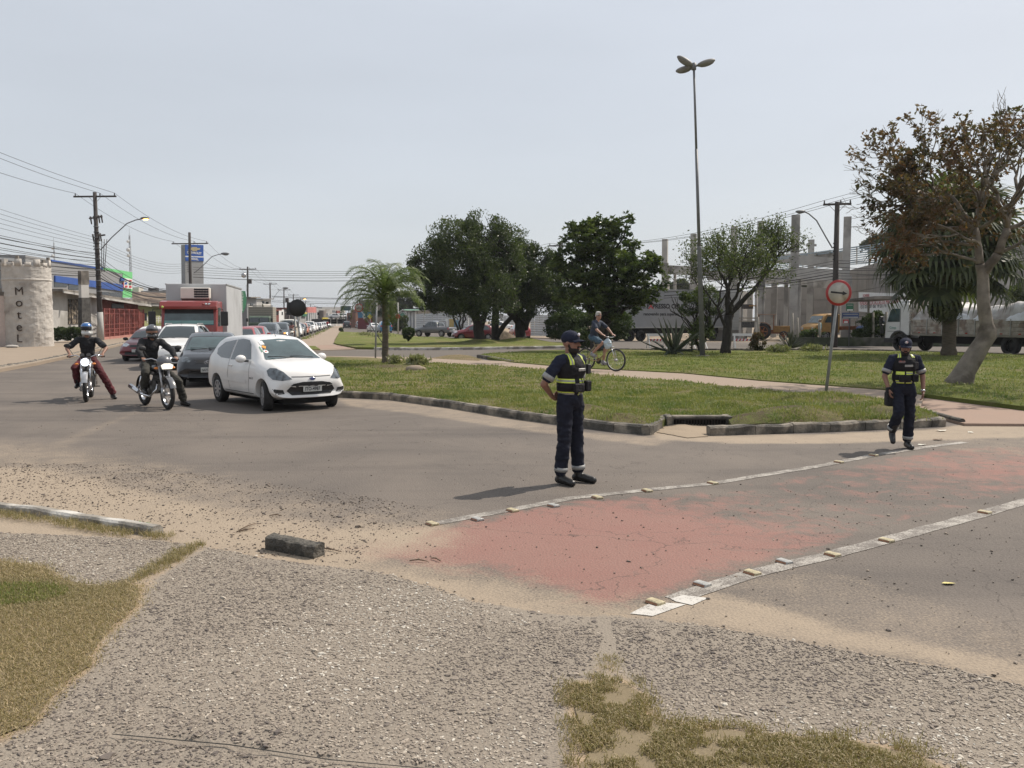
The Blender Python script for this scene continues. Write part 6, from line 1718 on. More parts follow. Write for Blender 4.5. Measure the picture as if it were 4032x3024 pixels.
r1 = make_person('rider in black T-shirt and maroon trousers wearing a blue and white helmet, foot down',P,shirt=M_blackc,trousers=M_maroon,helmet=(M_hel1,M_hb),visor=M_ink,facewear=False,loose=1.05)
r1.location = m1.location; r1.rotation_euler = m1.rotation_euler
P = dict(seatP); P.update(knR=(.16,-.25,.74),anR=(-.02,-.22,.38),toeR=(.12,-.24,.32),knL=(.22,.38,.53),anL=(.16,.50,.09),toeL=(.32,.55,.038),hf=(1,-.45,-.15))
M_hel2 = mat('helmet_black',(.02,.02,.022),.2,coat=.8,var=.5,nscale=20,col2=(.25,.25,.26),c2amt=.25)
r2 = make_person('rider in a black jacket and black helmet, one foot on the road',P,shirt=M_blackc,trousers=M_olive,helmet=(M_hel2,mat('clear_visor',(.10,.105,.115),.1,coat=1.0)),sleeve='long',facewear=False,loose=1.1)
r2.location = m2.location; r2.rotation_euler = m2.rotation_euler
# ---- bicycle and cyclist
M_bframe = mat('bike_frame',(.35,.26,.14),.35,.3,coat=.5)
def make_bike(label,fm,name='bicycle'):
 root = empty(name,(0,0,0),0,label,'bicycle')
 spoke_wheel(root,.53,0,.335,.024,n=20,rimm=M_rim); spoke_wheel(root,-.53,0,.335,.024,n=20,rimm=M_rim)
 bb = (-.10,0,.29); hd = (.37,0,.74); ht = (.33,0,.86); st_ = (-.22,0,.76)
 f = MB().tube([bb,hd],.022,8).tube([bb,(-.26,0,.90)],.017,8).tube([st_,ht],.019,8).tube([hd,ht],.022,8)
 for s in (1,-1): f.tube([(-.53,s * .05,.335),(-.10,s * .03,.29)],.011,6).tube([(-.53,s * .05,.335),(-.21,s * .02,.74)],.010,6)
 f.build('frame',fm,root)
 for s in (1,-1): MB().tube([(.53,s * .05,.335),(.44,s * .055,.62),(.385,s * .04,.70)],[.013,.018,.020],8).build('fork',M_rim if s > 0 else M_chrome,root)
 MB().box((.40,0,.71),(.06,.14,.05)).build('fork_crown',M_chrome,root,.01)
 MB().tube([(.33,0,.86),(.31,0,.98),(.37,0,1.0)],.016,8).build('stem',M_black,root)
 MB().tube([(.30,.31,1.04),(.36,.12,1.01),(.37,0,1.0),(.36,-.12,1.01),(.30,-.31,1.04)],.012,8).build('handlebar',M_chrome,root)
 for s in (1,-1):
  MB().cyl((.295,s * .33,1.045),(.325,s * .21,1.03),.017).build('grip',M_black,root)
  MB().cyl((-.10,s * .05,.29),(-.10 + s * .12,s * .07,.29 - s * .12),.011).build('crank',M_rim,root)
  MB().box((-.10 + s * .12,s * .12,.29 - s * .12),(.09,.09,.02)).build('pedal',M_black,root)
 MB().lathe([(.001,.035),(.09,.035),(.09,.042),(.001,.042)],20,axis='Y',o=(-.10,0,.29)).build('chainring',M_black,root)
 q = MB(); cap(q,(-.38,0,.93),(-.14,0,.93),.06,.025); q.ell((-.36,0,.93),(.09,.075,.03),12,8); blob(q,.012,'saddle',M_black,root,2)
 MB().tube([(-.50,.04,.36),(-.50,.05,.62),(-.62,.05,.72)],.008,6).build('rear_rack',M_black,root)
 return root
bk = make_bike('mountain bicycle with a gold and black frame ridden along the footpath',M_bframe)
P = dict(pelvis=(-.27,0,1.02),chest=(-.18,0,1.34),neck=(-.13,0,1.50),head=(-.09,0,1.64),shL=(-.14,.19,1.44),shR=(-.14,-.19,1.44),elL=(.05,.30,1.26),elR=(.03,-.27,1.22),wrL=(.22,.29,1.09),wrR=(.22,-.27,1.09),
         hdL=(1,0,-.35),hdR=(1,0,-.35),hnL=(0,0,-1),hnR=(0,0,-1),tdL=(0,-1,0),tdR=(0,1,0),curl=1.1,hipL=(-.25,.09,.98),hipR=(-.25,-.09,.98),
         knL=(.08,.12,.66),anL=(-.0,.13,.27),toeL=(.13,.14,.20),knR=(.14,-.14,.84),anR=(-.22,-.13,.52),toeR=(-.10,-.14,.44),hf=(.9,-.45,0))
cy = make_person('grey-haired cyclist in dark T-shirt, blue shorts and sunglasses',P,shirt=M_bluesh,trousers=M_bluejean,shoes=M_shoe,hair=M_grey_hair,shades=True,skin=M_skinp,leg='short')
g = G(2425,1463,.10); hx,hy = .78,-.63; ks = 1.13
for o in (bk,cy):
 o.location = (g.x - hx * .53 * ks,g.y - hy * .53 * ks,.105); o.rotation_euler = (0,0,math.atan2(hy,hx)); o.scale = (ks,ks,ks)
bag = MB().ell((.30,-.10,.82),(.13,.11,.17),14,10)
bo = blob(bag,.014,'plastic_bag',mat('blue_white_plastic',(.42,.50,.56),.35,var=.12,bump=1.0,bscale=25),None,2,.035,3.0)
co = [v.co for v in bo.data.vertices]
for v in bo.data.vertices:
 t = max(0,(v.co.z - .84) / .16); v.co.x = .30 + (v.co.x - .30) * (1 - .75 * t * t); v.co.y = -.10 + (v.co.y + .10) * (1 - .75 * t * t)
bo.location = bk.location; bo.rotation_euler = bk.rotation_euler; bo.scale = bk.scale
tag(bo,'pale blue plastic carrier bag hanging from the bicycle handlebar','carrier bag')
# ---- small far figures
M_redsh = mat('red_shirt',(.30,.02,.03),.9); M_teal = mat('teal_shirt',(.10,.30,.36),.9); M_pink = mat('pink_shirt',(.40,.20,.18),.9); M_org = mat('orange_trousers',(.42,.16,.09),.9)
fb = copy_tree(bk,(0,0,0),0,'far bicycle ridden towards the camera at the road edge',{'frame': M_black})
g = G(1290,1299); fb.location = (g.x,g.y,0); fb.rotation_euler = (0,0,math.atan2(-UY,-UX)); fb.scale = (1,1,1)
P2_ = dict(P); fr_ = make_person('far cyclist in a red T-shirt riding towards the camera',P2_,shirt=M_redsh,trousers=M_blackc,leg='short',hair=M_beard,voxel=.014)
fr_.location = fb.location; fr_.rotation_euler = fb.rotation_euler
P = dict(SB); P.update(elL=(-.02,.25,1.13),elR=(-.02,-.25,1.13),wrL=(.02,.26,.90),wrR=(.02,-.26,.90))
ty = make_person('man in a teal shirt and cap standing in the yard by the ochre truck',P,shirt=M_teal,trousers=M_navyt,cap_m=mat('straw_cap',(.35,.30,.22),.9),voxel=.014)
p = PY(3228,1300,66); ty.location = (p.x,66,.15); ty.rotation_euler = (0,0,R(150)); ty.scale = (1.02,) * 3
for (x,y,m,lab) in ((1328,1283,M_blackc,'far pedestrian in dark clothes at the end of the path'),(1338,1279,M_olive,'far pedestrian in brown on the path near the far buildings'),(1352,1277,M_pink,'far pedestrian in a pinkish top among those on the path')):
 p_ = make_person(lab,dict(P),shirt=m,trousers=M_blackc,hair=M_beard,voxel=.016,group='pedestrians far along the path')
 g = G(x,y); p_.location = (g.x,g.y,0); p_.rotation_euler = (0,0,R(x * 7 % 360))
m3 = copy_tree(m2,(0,0,0),0,'motorcycle between the cars and the minibus in the queue'); g = G(1150,1346); m3.location = (g.x,g.y,0); m3.rotation_euler = (0,0,math.atan2(-UY,-UX + .1))
P = dict(seatP); P.update(knR=(.16,-.25,.74),anR=(-.02,-.22,.38),toeR=(.12,-.24,.32),knL=(.16,.25,.74),anL=(-.02,.22,.38),toeL=(.12,.24,.32))
r3 = make_person('motorcyclist in a pinkish top and orange trousers weaving between the queueing cars',P,shirt=M_pink,trousers=M_org,helmet=(M_hel2,M_ink),facewear=False,voxel=.014,visor=M_ink)
r3.location = m3.location; r3.rotation_euler = m3.rotation_euler
# ------------------------------------------------------------------ facades on vertical planes, outlines taken from image pixels
CAMP = Vector((0,0,CAM_H))
def pix_dir(px,py):
 x = (px - W0 / 2) / FPX; u = (H0 / 2 - py) / FPX
 return Vector((x,math.cos(PITCH) + math.sin(PITCH) * u,-math.sin(PITCH) + math.cos(PITCH) * u))
class Facade:
 def __init__(s,px0,d0,px1,d1):
  s.a = PY(px0,1262,d0); s.b = PY(px1,1262,d1); s.a.z = s.b.z = 0
  t = (s.b - s.a).normalized(); s.t = t; s.n = Vector((t.y,-t.x,0))      # towards the camera
  if s.n.dot(-s.a) < 0: s.n = -s.n
 def at(s,px,py,off=0.0):
  d = pix_dir(px,py); o = s.a + s.n * off
  k = (o - CAMP).dot(s.n) / d.dot(s.n)
  return CAMP + d * k
 def poly(s,mb,pts,o0,o1,base=None):
  """polygon seen at pts (pixels on the plane), solid between offsets o0 < o1"""
  P = [s.at(x,y) if not isinstance(y,tuple) else Vector((*s.at(x,1262)[:2],y[0])) for x,y in pts]
  n = len(P); r = base or Vector((0,0,0))
  V = [p + s.n * o0 - r for p in P] + [p + s.n * o1 - r for p in P]
  F = [tuple(reversed(range(n))),tuple(range(n,2 * n))] + [(i,(i + 1) % n,(i + 1) % n + n,i + n) for i in range(n)]
  return mb.add(V,F)
 def part(s,name,pts,o0,o1,m,root):
  return s.poly(MB(),pts,o0,o1,root.location).build(name,m,root)
 def rect(s,name,x0,y0,x1,y1,o0,o1,m,root,y0b=None,y1b=None):
  return s.part(name,[(x0,y1),(x1,y1b if y1b is not None else y1),(x1,y0b if y0b is not None else y0),(x0,y0)],o0,o1,m,root)
def GZ(z): return (z,)
def house(name,label,fac,cat='building'):
 return empty(name,fac.a,0,label,cat)
M_plaster = mat('rough_white_plaster',(0.46,0.43,0.39),0.95,var=0.10,nscale=2,bump=1.5,bscale=6,col2=(0.30,0.27,0.24),c2amt=0.25,c2scale=0.8)
M_gwall = mat('grey_render',(0.30,0.295,0.285),0.9,var=0.15,nscale=0.6,col2=(0.20,0.19,0.18),c2amt=0.3)
M_lwall = mat('light_render',(0.40,0.39,0.37),0.9,var=0.15,nscale=0.8,col2=(0.27,0.26,0.24),c2amt=0.4)
M_clad = mat('grey_cladding',(0.235,0.235,0.235),0.6,var=0.05)
M_bband = mat('blue_fascia',(0.020,0.075,0.30),0.5,var=0.15,nscale=0.5)
M_gfac = mat('green_fascia',(0.14,0.50,0.18),0.5,var=0.05)
M_win = mat('dark_window',(0.018,0.022,0.026),0.15,var=0.2,spec=0.7)
M_stone = mat('stone_cladding',(0.22,0.18,0.13),0.9,var=0.6,nscale=4,bump=1.5,bscale=5,col2=(0.07,0.06,0.05),c2amt=0.7,c2scale=3)
M_dstone = mat('dark_stone',(0.055,0.052,0.048),0.9,var=0.5,nscale=4,bump=1.5,bscale=5)
M_slab = mat('roof_slab',(0.20,0.18,0.155),0.9,var=0.3,nscale=1.5,col2=(0.09,0.08,0.07),c2amt=0.5)
M_redw = mat('red_wall',(0.17,0.045,0.035),0.85,var=0.2,nscale=1.0); M_redf = mat('red_iron',(0.20,0.045,0.035),0.6,var=0.15)
M_pinkb = mat('pink_base',(0.36,0.16,0.13),0.9,var=0.15,nscale=2)
M_tile = mat('clay_roof_tile',(0.15,0.11,0.085),0.9,var=0.4,nscale=1.3,col2=(0.26,0.21,0.16),c2amt=0.4)
M_lime = mat('lime_wall',(0.34,0.36,0.17),0.9,var=0.1)
M_white = mat('white_sign',(0.66,0.66,0.64),0.6,var=0.04)
M_conc = mat('precast_concrete',(0.38,0.365,0.34),0.9,var=0.15,nscale=0.9,col2=(0.21,0.20,0.185),c2amt=0.4)
M_conc2 = mat('concrete_panel',(0.25,0.235,0.215),0.9,var=0.12,nscale=0.5,col2=(0.19,0.175,0.16),c2amt=0.4)
M_brickf = mat('far_brick',(0.21,0.11,0.08),0.9,var=0.2,nscale=0.6); M_brownf = mat('far_brown',(0.15,0.13,0.115),0.9,var=0.3,nscale=0.4)
M_pole = mat('dark_wood_pole',(0.050,0.042,0.038),0.9,var=0.35,nscale=6,stretch=(8,8,0.6)); M_cpole = mat('concrete_pole',(0.20,0.19,0.175),0.9,var=0.2,nscale=3)
M_galv = mat('galvanised_steel',(0.14,0.143,0.148),0.55,0.1,var=0.15,nscale=6); M_wire = mat('cable',(0.03,0.03,0.032),0.7)
M_hoard = mat('white_hoarding',(0.46,0.47,0.48),0.5,var=0.08,nscale=0.8)
M_dgreen = mat('sign_green',(0.015,0.12,0.055),0.5)
# motel tower
tb = G(115,1373); tower = empty('tower',((118 - 2016) / 3300 * (tb.y + 1.4),tb.y + 1.4,0),0,'round white rough-plastered castle tower with crenellations lettered Motel','tower')
RT = 1.42
V = []; nn,hh = 72,60
for j in range(hh + 1):
 z = 5.3 * j / hh
 for i in range(nn):
  a = 2 * math.pi * i / nn
  r_ = RT + mnoise.fractal(Vector((math.cos(a) * 5,math.sin(a) * 5,z * 3.4)),1,2,4) * .035 + (.05 if abs(z - 4.38) < .05 else 0)
  V.append((r_ * math.cos(a),r_ * math.sin(a),z))
F = [(j * nn + i,j * nn + (i + 1) % nn,(j + 1) * nn + (i + 1) % nn,(j + 1) * nn + i) for j in range(hh) for i in range(nn)]
MB().add(V,F,False).build('wall',M_plaster,tower,normals=False)
MB().lathe([(.01,5.0),(RT - .2,5.0)],24).build('roof',M_slab,tower)
rr = random.Random(3)
for k in range(16):
 a0 = 2 * math.pi * k / 16 + .06; w = .26; tall = k % 2 == 0
 h_ = 5.3 + (.22 if k % 4 else .55) if not tall else 5.3 + .42
 mb = MB().lathe([(RT - .22,5.25),(RT + .02,5.25),(RT + .02,h_),(RT - .22,h_),(RT - .22,5.25)],3,a0=a0,a1=a0 + w)
 ring = len(mb.v)
 for e in (0,3): mb.f.append(tuple(i * 4 + e for i in range(4))); mb.sm.append(False)
 mb.build('merlon',M_plaster,tower,normals=True)
 if k % 3 == 0: MB().box(((RT - .08) * math.cos(a0 + .1),(RT - .08) * math.sin(a0 + .1),h_ + .09),(.16,.16,.2),a0).build('merlon_cap',M_slab,tower)
to_cam = Vector((0,0)) - Vector((tower.location.x,tower.location.y)); ac = math.atan2(to_cam.y,to_cam.x)
M_let = mat('rusty_letter',(0.045,0.028,0.020),0.8)
for ch,py_,sz,da in (('M',1148,.72,1),('o',1192,.82,1),('t',1240,.82,1),('e',1288,.82,1),('L',1334,.72,1)):
 z = PY(80,py_,tb.y).z; aa = ac - math.asin(.52 / RT) * 1.0 + (py_ - 1240) * -.0004 + .02
 text(ch,sz,M_let,tower,((RT + .045) * math.cos(aa),(RT + .045) * math.sin(aa),z),(math.pi / 2,R(rr.uniform(-5,5)),aa + math.pi / 2),extrude=.03,name='letter',bold=-.006)
rg = MB(); rg.ell((0,0,.10),(.45,.2,.10),12,6); o = rg.build('rubble',M_plaster); p = G(62,1376); o.location = (p.x,p.y - .4,.1); tag(o,'small heap of broken white plaster at the foot of the tower','rubble')
f = Facade(-500,50,22,54); h = house('garden_wall','pinkish white plaster wall running left from the tower',f,'wall')
f.part('wall',[(-500,GZ(0)),(22,GZ(0)),(22,1165),(-500,1130)],-.25,0,mat('pinkish_plaster',(.48,.40,.36),.9,var=.12,nscale=2,bump=.8,bscale=5),h)
f.part('coping',[(-500,1130),(24,1165),(24,1150),(-500,1112)],-.3,.06,M_slab,h)
f = Facade(-600,78,60,84); h = house('building','grey flat building rising behind the wall left of the tower',f)
f.part('wall',[(-600,GZ(0)),(60,GZ(0)),(60,1030),(-600,990)],-8,0,M_clad,h); f.part('roof',[(-600,988),(62,1028),(62,1018),(-600,975)],-8.2,.1,M_white,h)
# low house with the slab roof, stone panel and chimney
f = Facade(205,66,545,93); h = house('low_house','low light-grey house with slab roof and stone-clad panel right of the tower',f)
f.part('wall',[(205,GZ(0)),(400,GZ(0)),(400,1168),(205,1142)],-6,0,M_lwall,h)
f.part('wall',[(400,GZ(0)),(545,GZ(0)),(545,1192),(400,1168)],-6,-.05,M_redw,h)
f.part('roof',[(198,1147),(560,1202),(560,1189),(198,1137)],-6.5,.9,M_slab,h)
f.part('fascia',[(198,1153),(560,1208),(560,1200),(198,1146)],.92,1.0,M_lwall,h)
f.rect('stone_panel',267,1178,330,1275,0,.08,M_stone,h)
f.rect('window',440,1194,487,1214,-.04,.03,M_win,h)
for k in range(7):
 for j in range(6):
  f.rect('cladding_stone',268 + k * 9,1180 + j * 15.6,275.5 + k * 9,1193 + j * 15.6,.08,.10 + .03 * rr.random(),M_stone if rr.random() > .3 else M_dstone,h)
f = Facade(320,65,358,66); c = house('chimney','tall square chimney of dark stone with a pale upper shaft beside the low house',f,'chimney')
f.part('stone_base',[(320,GZ(0)),(358,GZ(0)),(356,1172),(322,1172)],-.35,0,M_dstone,c)
f.part('shaft',[(323,1172),(354,1172),(352,1120),(322,1120)],-.3,-.05,M_lwall,c); f.part('cap',[(321,1120),(354,1120),(350,1066),(320,1066)],-.32,-.03,M_slab,c)
# big clad building with blue band and green end
f = Facade(100,98,522,136); h = house('store_building','large grey clad store with a blue band and a bright green end wall',f)
f.part('wall',[(100,GZ(0)),(482,GZ(0)),(482,1078),(330,1045),(100,1004)],-14,0,M_clad,h)
f.part('green_wall',[(482,1172),(520,1172),(520,1072),(405,1053),(405,1062),(482,1078)],-14,.05,M_gfac,h)
f.part('blue_fascia',[(212,1110),(480,1147),(480,1121),(212,1085)],0,.2,M_bband,h)
f.part('blue_trim',[(200,1030),(405,1062),(405,1055),(200,1022)],0,.1,M_bband,h)
for x0,x1,y0,y1 in ((212,262,1110,1130),(268,330,1117,1140),(400,428,1149,1172),(431,480,1151,1174)): f.rect('window',x0,y0,x1,y1,0,.06,M_win,h)
b = f.rect('sign_board',482,1094,515,1134,.06,.25,M_white,h,1099,1138)
for (x,y,m) in ((506,1106,M_lred),(488,1104,M_clad),(489,1116,M_bband),(505,1118,M_dgreen),(490,1128,M_lred),(506,1129,M_lred)): f.rect('logo_patch',x - 5,y - 4,x + 5,y + 4,.26,.29,m,h)
f.rect('blue_box_sign',470,1093,482,1106,.1,.3,M_bband,h); f.rect('red_sign',480,1112,482,1134,.1,.2,M_lred,h)
# tiled house
f = Facade(515,96,660,104); h = house('tiled_house','small lime-green house with a clay tile roof left of the refrigerated truck',f)
f.part('wall',[(540,GZ(0)),(660,GZ(0)),(660,1207),(540,1203)],-5,0,M_lime,h)
f.rect('window',595,1232,612,1250,0,.04,M_win,h); f.rect('door',568,1233,577,1262,0,.04,M_win,h); f.rect('window',632,1236,645,1250,0,.04,M_win,h)
f.part('fascia',[(522,1203),(662,1208),(662,1197),(522,1193)],-.1,.7,M_lwall,h)
e0,e1 = f.at(520,1195,.8),f.at(662,1199,.8); r0_,r1_ = f.at(520,1152,-3.5),f.at(662,1156,-3.5)
nr_ = 40; V = []; F = []
for i in range(nr_ * 4 + 1):
 t = i / (nr_ * 4); w_ = .07 * abs(math.sin(math.pi * i / 4))
 for j in range(13):
  s_ = j / 12; p = e0.lerp(e1,t).lerp(r0_.lerp(r1_,t),s_) - h.location; V.append((p.x,p.y,p.z + w_ + (.06 * (1 - ((s_ * 12) % 1)))))
F = [(i * 13 + j,(i + 1) * 13 + j,(i + 1) * 13 + j + 1,i * 13 + j + 1) for i in range(nr_ * 4) for j in range(12)]
ro = MB().add(V,F).build('roof_tiles',M_tile,h,normals=False); tag(ro,kind='stuff')
f = Facade(555,120,660,119); h = house('building','plain grey box building rising just above the tiled roof',f); f.part('wall',[(555,GZ(0)),(660,GZ(0)),(660,1145),(555,1145)],-6,0,M_gwall,h)
MB().box(f.at(605,1141,-2) - h.location,(1.2,.8,.5)).build('roof_tank',M_black,h)
f = Facade(522,142,546,141.5); h = house('building','narrow cream block between the green wall and the tiled roof',f); f.part('wall',[(522,GZ(0)),(546,GZ(0)),(546,1130),(522,1132)],-1,0,M_boxw,h)
f = Facade(575,92,660,96); h = house('railing','low white railing in front of the lime-green house',f,'railing')
for y in (1247,1254,1262): f.rect('rail',577,y,658,y + 1.6,0,.05,M_white,h)
for k in range(8): f.rect('rail_post',578 + k * 11,1247,580 + k * 11,1272,-.02,.06,M_white,h)
# red iron fence on a pink base, red wall with lattices behind
f = Facade(407,74,566,94); h = house('iron_fence','dark red iron fence on a low pink wall behind the concrete pole',f,'fence')
f.part('base_wall',[(407,1344),(566,1326),(566,1312),(407,1328)],-.2,.02,M_pinkb,h)
def fy(x,t): return (1216 + (x - 407) / 159 * 5) * (1 - t) + (1328 + (x - 407) / 159 * -16) * t
for k in range(9):
 x = 408 + k * 19.5; f.part('fence_post',[(x,fy(x,1)),(x + 3,fy(x + 3,1)),(x + 3,fy(x,0) - 3),(x,fy(x,0) - 3)],-.04,.04,M_redf,h)
for t in (0,.17,.55,.72,.86): f.part('fence_rail',[(407,fy(407,t) + 1.4),(566,fy(566,t) + 1.2),(566,fy(566,t) - 1),(407,fy(407,t) - 1)],-.03,.05,M_redf,h)
for k in range(52):
 x = 409 + k * 3.05; f.part('fence_bar',[(x,fy(x,1)),(x + .55,fy(x,1)),(x + .55,fy(x,0)),(x,fy(x,0))],-.01,.01,M_redf,h)
f = Facade(410,79,566,99); h = house('red_house','dark red house front with pale lattice windows behind the iron fence',f)
f.part('wall',[(410,GZ(0)),(566,GZ(0)),(566,1228),(410,1218)],-4,0,M_redw,h)
for x0,x1,y0,y1,m in ((414,436,1240,1290,M_stone),(442,468,1242,1292,M_win),(486,508,1240,1284,M_lwall),(524,546,1242,1280,M_lwall)):
 w_ = f.rect('window',x0,y0,x1,y1,.0,.05,m,h)
 for k in range(4): f.rect('lattice',x0 + (x1 - x0) * (k + .4) / 4,y0,x0 + (x1 - x0) * (k + .62) / 4,y1,.05,.08,M_redf,h)
 for k in range(4): f.rect('lattice',x0,y0 + (y1 - y0) * (k + .5) / 4,x1,y0 + (y1 - y0) * (k + .56) / 4,.08,.10,M_redf,h)
# pylon sign
f = Facade(728,128,803,131); h = house('pylon_sign','tall blue-topped dealership pylon sign behind the second utility pole',f,'sign')
f.part('pylon',[(731,GZ(0)),(803,GZ(0)),(800,965),(728,963)],-.9,0,M_clad,h)
f.part('blue_panel',[(729,1007),(800,1009),(800,965),(728,963)],0,.08,mat('dealer_blue',(.012,.075,.32),.4),h)
f.part('blue_panel',[(730,1027),(801,1029),(801,1014),(729,1012)],0,.08,mat('dealer_blue',(.012,.075,.32),.4),h); f.part('white_band',[(729,1012),(801,1014),(801,1009),(729,1007)],0,.06,M_white,h)
M_gold = mat('gold_emblem',(.42,.36,.22),.35,.4)
f.part('emblem',[(737,985),(743,975),(754,975),(756,973),(772,973),(774,977),(787,977),(783,984),(774,985),(772,989),(756,989),(754,985)],.08,.16,M_gold,h)
ang_f = math.atan2(f.t.y,f.t.x)
p = f.at(765,996,.09); text('CHEVROLET',.48,M_white,h,p - h.location,(math.pi / 2,0,ang_f),extrude=.02,bold=.01)
p = f.at(764,1020.5,.09); text('SINOVEL',.42,M_white,h,p - h.location,(math.pi / 2,0,ang_f),extrude=.02,bold=.01)
# green standing sign
f = Facade(940,96,972,98); h = house('shop_sign','tall dark green coffin-shaped vertical shop sign beside the third pole',f,'sign')
f.part('sign_panel',[(947,1230),(958,1230),(969,1205),(971,1175),(966,1146),(945,1146),(940,1180)],-.25,0,M_dgreen,h); f.part('sign_leg',[(950,GZ(0)),(955,GZ(0)),(955,1230),(950,1230)],-.2,-.05,M_black,h)
for k,ch in enumerate('SURESS'): p = f.at(955,1157 + k * 12.5,.02); text(ch,.42,M_white,h,p - h.location,(math.pi / 2,0,math.atan2(f.t.y,f.t.x)),extrude=.01,name='letter')
# masts
def mast(px,d,ytop,lab,w=.5):
 g = PY(px,1262,d); root = empty('radio_mast',(g.x,g.y,0),0,lab,'mast'); H_ = PY(px,ytop,d).z
 for a in range(3):
  c_,s_ = math.cos(a * 2.094),math.sin(a * 2.094); MB().tube([(w * c_,w * s_,0),(w * .35 * c_,w * .35 * s_,H_)],.05,4).build('mast_leg',M_galv,root)
 for k in range(int(H_ / 1.3)):
  t = k * 1.3 / H_; r0,r1 = w * (1 - .65 * t),w * (1 - .65 * (t + 1.3 / H_))
  for a in range(3):
   c0,s0,c1,s1 = math.cos(a * 2.094),math.sin(a * 2.094),math.cos(a * 2.094 + 2.094),math.sin(a * 2.094 + 2.094)
   MB().tube([(r0 * c0,r0 * s0,k * 1.3),(r1 * c1,r1 * s1,k * 1.3 + 1.3)],.03,3).build('mast_brace',M_galv,root)
 for z,s_ in ((H_ * .93,.35),(H_ * .84,.5),(H_ * .78,.4)):
  MB().lathe([(.001,0),(s_,.1),(s_,.25)],12,axis='Y',o=(-.3,-.5,z)).build('antenna_dish',M_white,root)
 MB().cyl((0,0,H_),(0,0,H_ + 1.6),.03).build('antenna_rod',M_galv,root)
mast(521,215,925,'thin lattice radio mast with small dishes behind the green store wall'); mast(224,260,955,'faint lattice mast behind the motel tower cables',.4)
# far commercial strip
def far_block(px0,px1,ytop,d0,d1,m,label,depth=8,wins=None,ytop1=None,roofm=None,kind='building',base=1275):
 f = Facade(px0,d0,px1,d1); h = house('shop_building' if kind == 'building' else kind,label,f,'building')
 f.part('wall',[(px0,GZ(0)),(px1,GZ(0)),(px1,ytop1 or ytop),(px0,ytop)],-depth,0,m,h)
 if roofm: f.part('roof',[(px0 - 1,ytop + 1),(px1 + 1,(ytop1 or ytop) + 1),(px1 + 1,(ytop1 or ytop) - 3),(px0 - 1,ytop - 3)],-depth - .3,.5,roofm,h)
 for (x0,y0,x1,y1) in wins or []:
  w_ = f.rect('window',x0,y0,x1,y1,0,.06,M_win,h);
 return f,h
far_block(972,1010,1172,100,104,M_clad,'grey block behind the old wooden-box truck',8,[(985,1195,996,1215)],roofm=M_slab)
far_block(996,1032,1190,112,116,M_lwall,'pale rendered block with a rounded top behind the old truck',7)
far_block(1022,1066,1178,122,128,M_boxw,'cream two-storey block behind the fourth utility pole',9,[(1030,1186,1040,1194),(1046,1188,1056,1196)],roofm=M_clad)
far_block(1070,1098,1222,150,156,M_redw,'dark red shop front between the far poles',8,[(1074,1228,1094,1240)],roofm=M_redf)
far_block(1098,1118,1219,160,164,M_white,'white two-storey building with one dark window',8,[(1109,1228,1113,1240)])
far_block(1118,1160,1214,172,182,M_brownf,'dark shop front behind the round sign',8,[(1122,1232,1138,1262),(1142,1232,1158,1262)],roofm=M_redw)
f,h = far_block(1160,1205,1222,196,210,M_gwall,'grey shop with green signs left of the pink-fronted one',8,[(1165,1240,1180,1262)]); f.rect('sign_board',1186,1236,1202,1246,.1,.4,M_dgreen,h); f.rect('sign_board',1195,1230,1203,1236,.1,.4,mat('sign_yellow',(.55,.45,.08),.5),h)
f,h = far_block(1205,1240,1232,225,236,M_lwall,'shop with a salmon-pink fascia and white pillars',8,[(1208 + k * 9,1236,1214 + k * 9,1262) for k in range(4)]); f.rect('pink_fascia',1205,1209,1240,1231,-2,.4,mat('salmon_fascia',(.46,.16,.14),.6,var=.2,nscale=.5),h)
for k in range(5): f.rect('pillar',1206 + k * 8,1231,1208 + k * 8,1268,.3,.6,M_white,h)
f,h = far_block(1241,1318,1213,240,262,M_gwall,'long grey two-storey commercial row at the far end of the avenue',10,[(1262,1233,1276,1252),(1282,1234,1290,1252),(1296,1237,1318,1252),(1308,1222,1318,1230),(1246,1230,1256,1240)],ytop1=1218)
f.rect('dark_pylon',1254,1222,1265,1262,.2,1.5,M_brownf,h)
far_block(1268,1345,1209,290,310,M_clad,'pale clad hall above the commercial row',12)
f,h = far_block(1320,1360,1222,268,280,M_lwall,'pale shop with a maroon sign near the billboard',8,[(1336,1228,1346,1245)]); f.rect('sign_board',1321,1223,1334,1240,.1,.5,M_redw,h)
f,h = far_block(1262,1292,1256,222,225,M_ink,'dark petrol-style canopy with a yellow fascia far along the avenue',3); f.rect('yellow_fascia',1266,1250,1288,1258,.1,.4,mat('sign_yellow',(.55,.45,.08),.5),h)
far_block(1366,1400,1232,215,213,M_brickf,'low brick building behind the far pedestrians',8,[(1372,1240,1380,1258)])
far_block(1384,1416,1218,232,229,M_brickf,'taller brick block right of the billboard',8,[(1392,1226,1400,1234)])
f = Facade(1410,178,1462,174); h = house('mural_wall','wall painted blue above dark red with a white flower disc',f,'wall')
f.part('red_part',[(1408,GZ(0)),(1461,GZ(0)),(1459,1250),(1410,1252)],-.4,0,mat('mural_red',(.13,.02,.025),.8,var=.2),h); f.part('blue_part',[(1410,1252),(1459,1250),(1456,1228),(1408,1229)],-.4,0,mat('mural_blue',(.035,.14,.24),.8,var=.2),h)
c = f.at(1434,1246);
for k in range(16):
 a = k * math.pi / 8; t_ = f.t; p_ = [c + t_ * (r_ * math.cos(a + q_)) + Vector((0,0,r_ * math.sin(a + q_))) for r_,q_ in ((.12,0),(.45,-.14),(.66,0),(.45,.14))]
 MB().add([p + f.n * .03 - h.location for p in p_],[(0,1,2,3)]).build('petal',M_boxw,h)
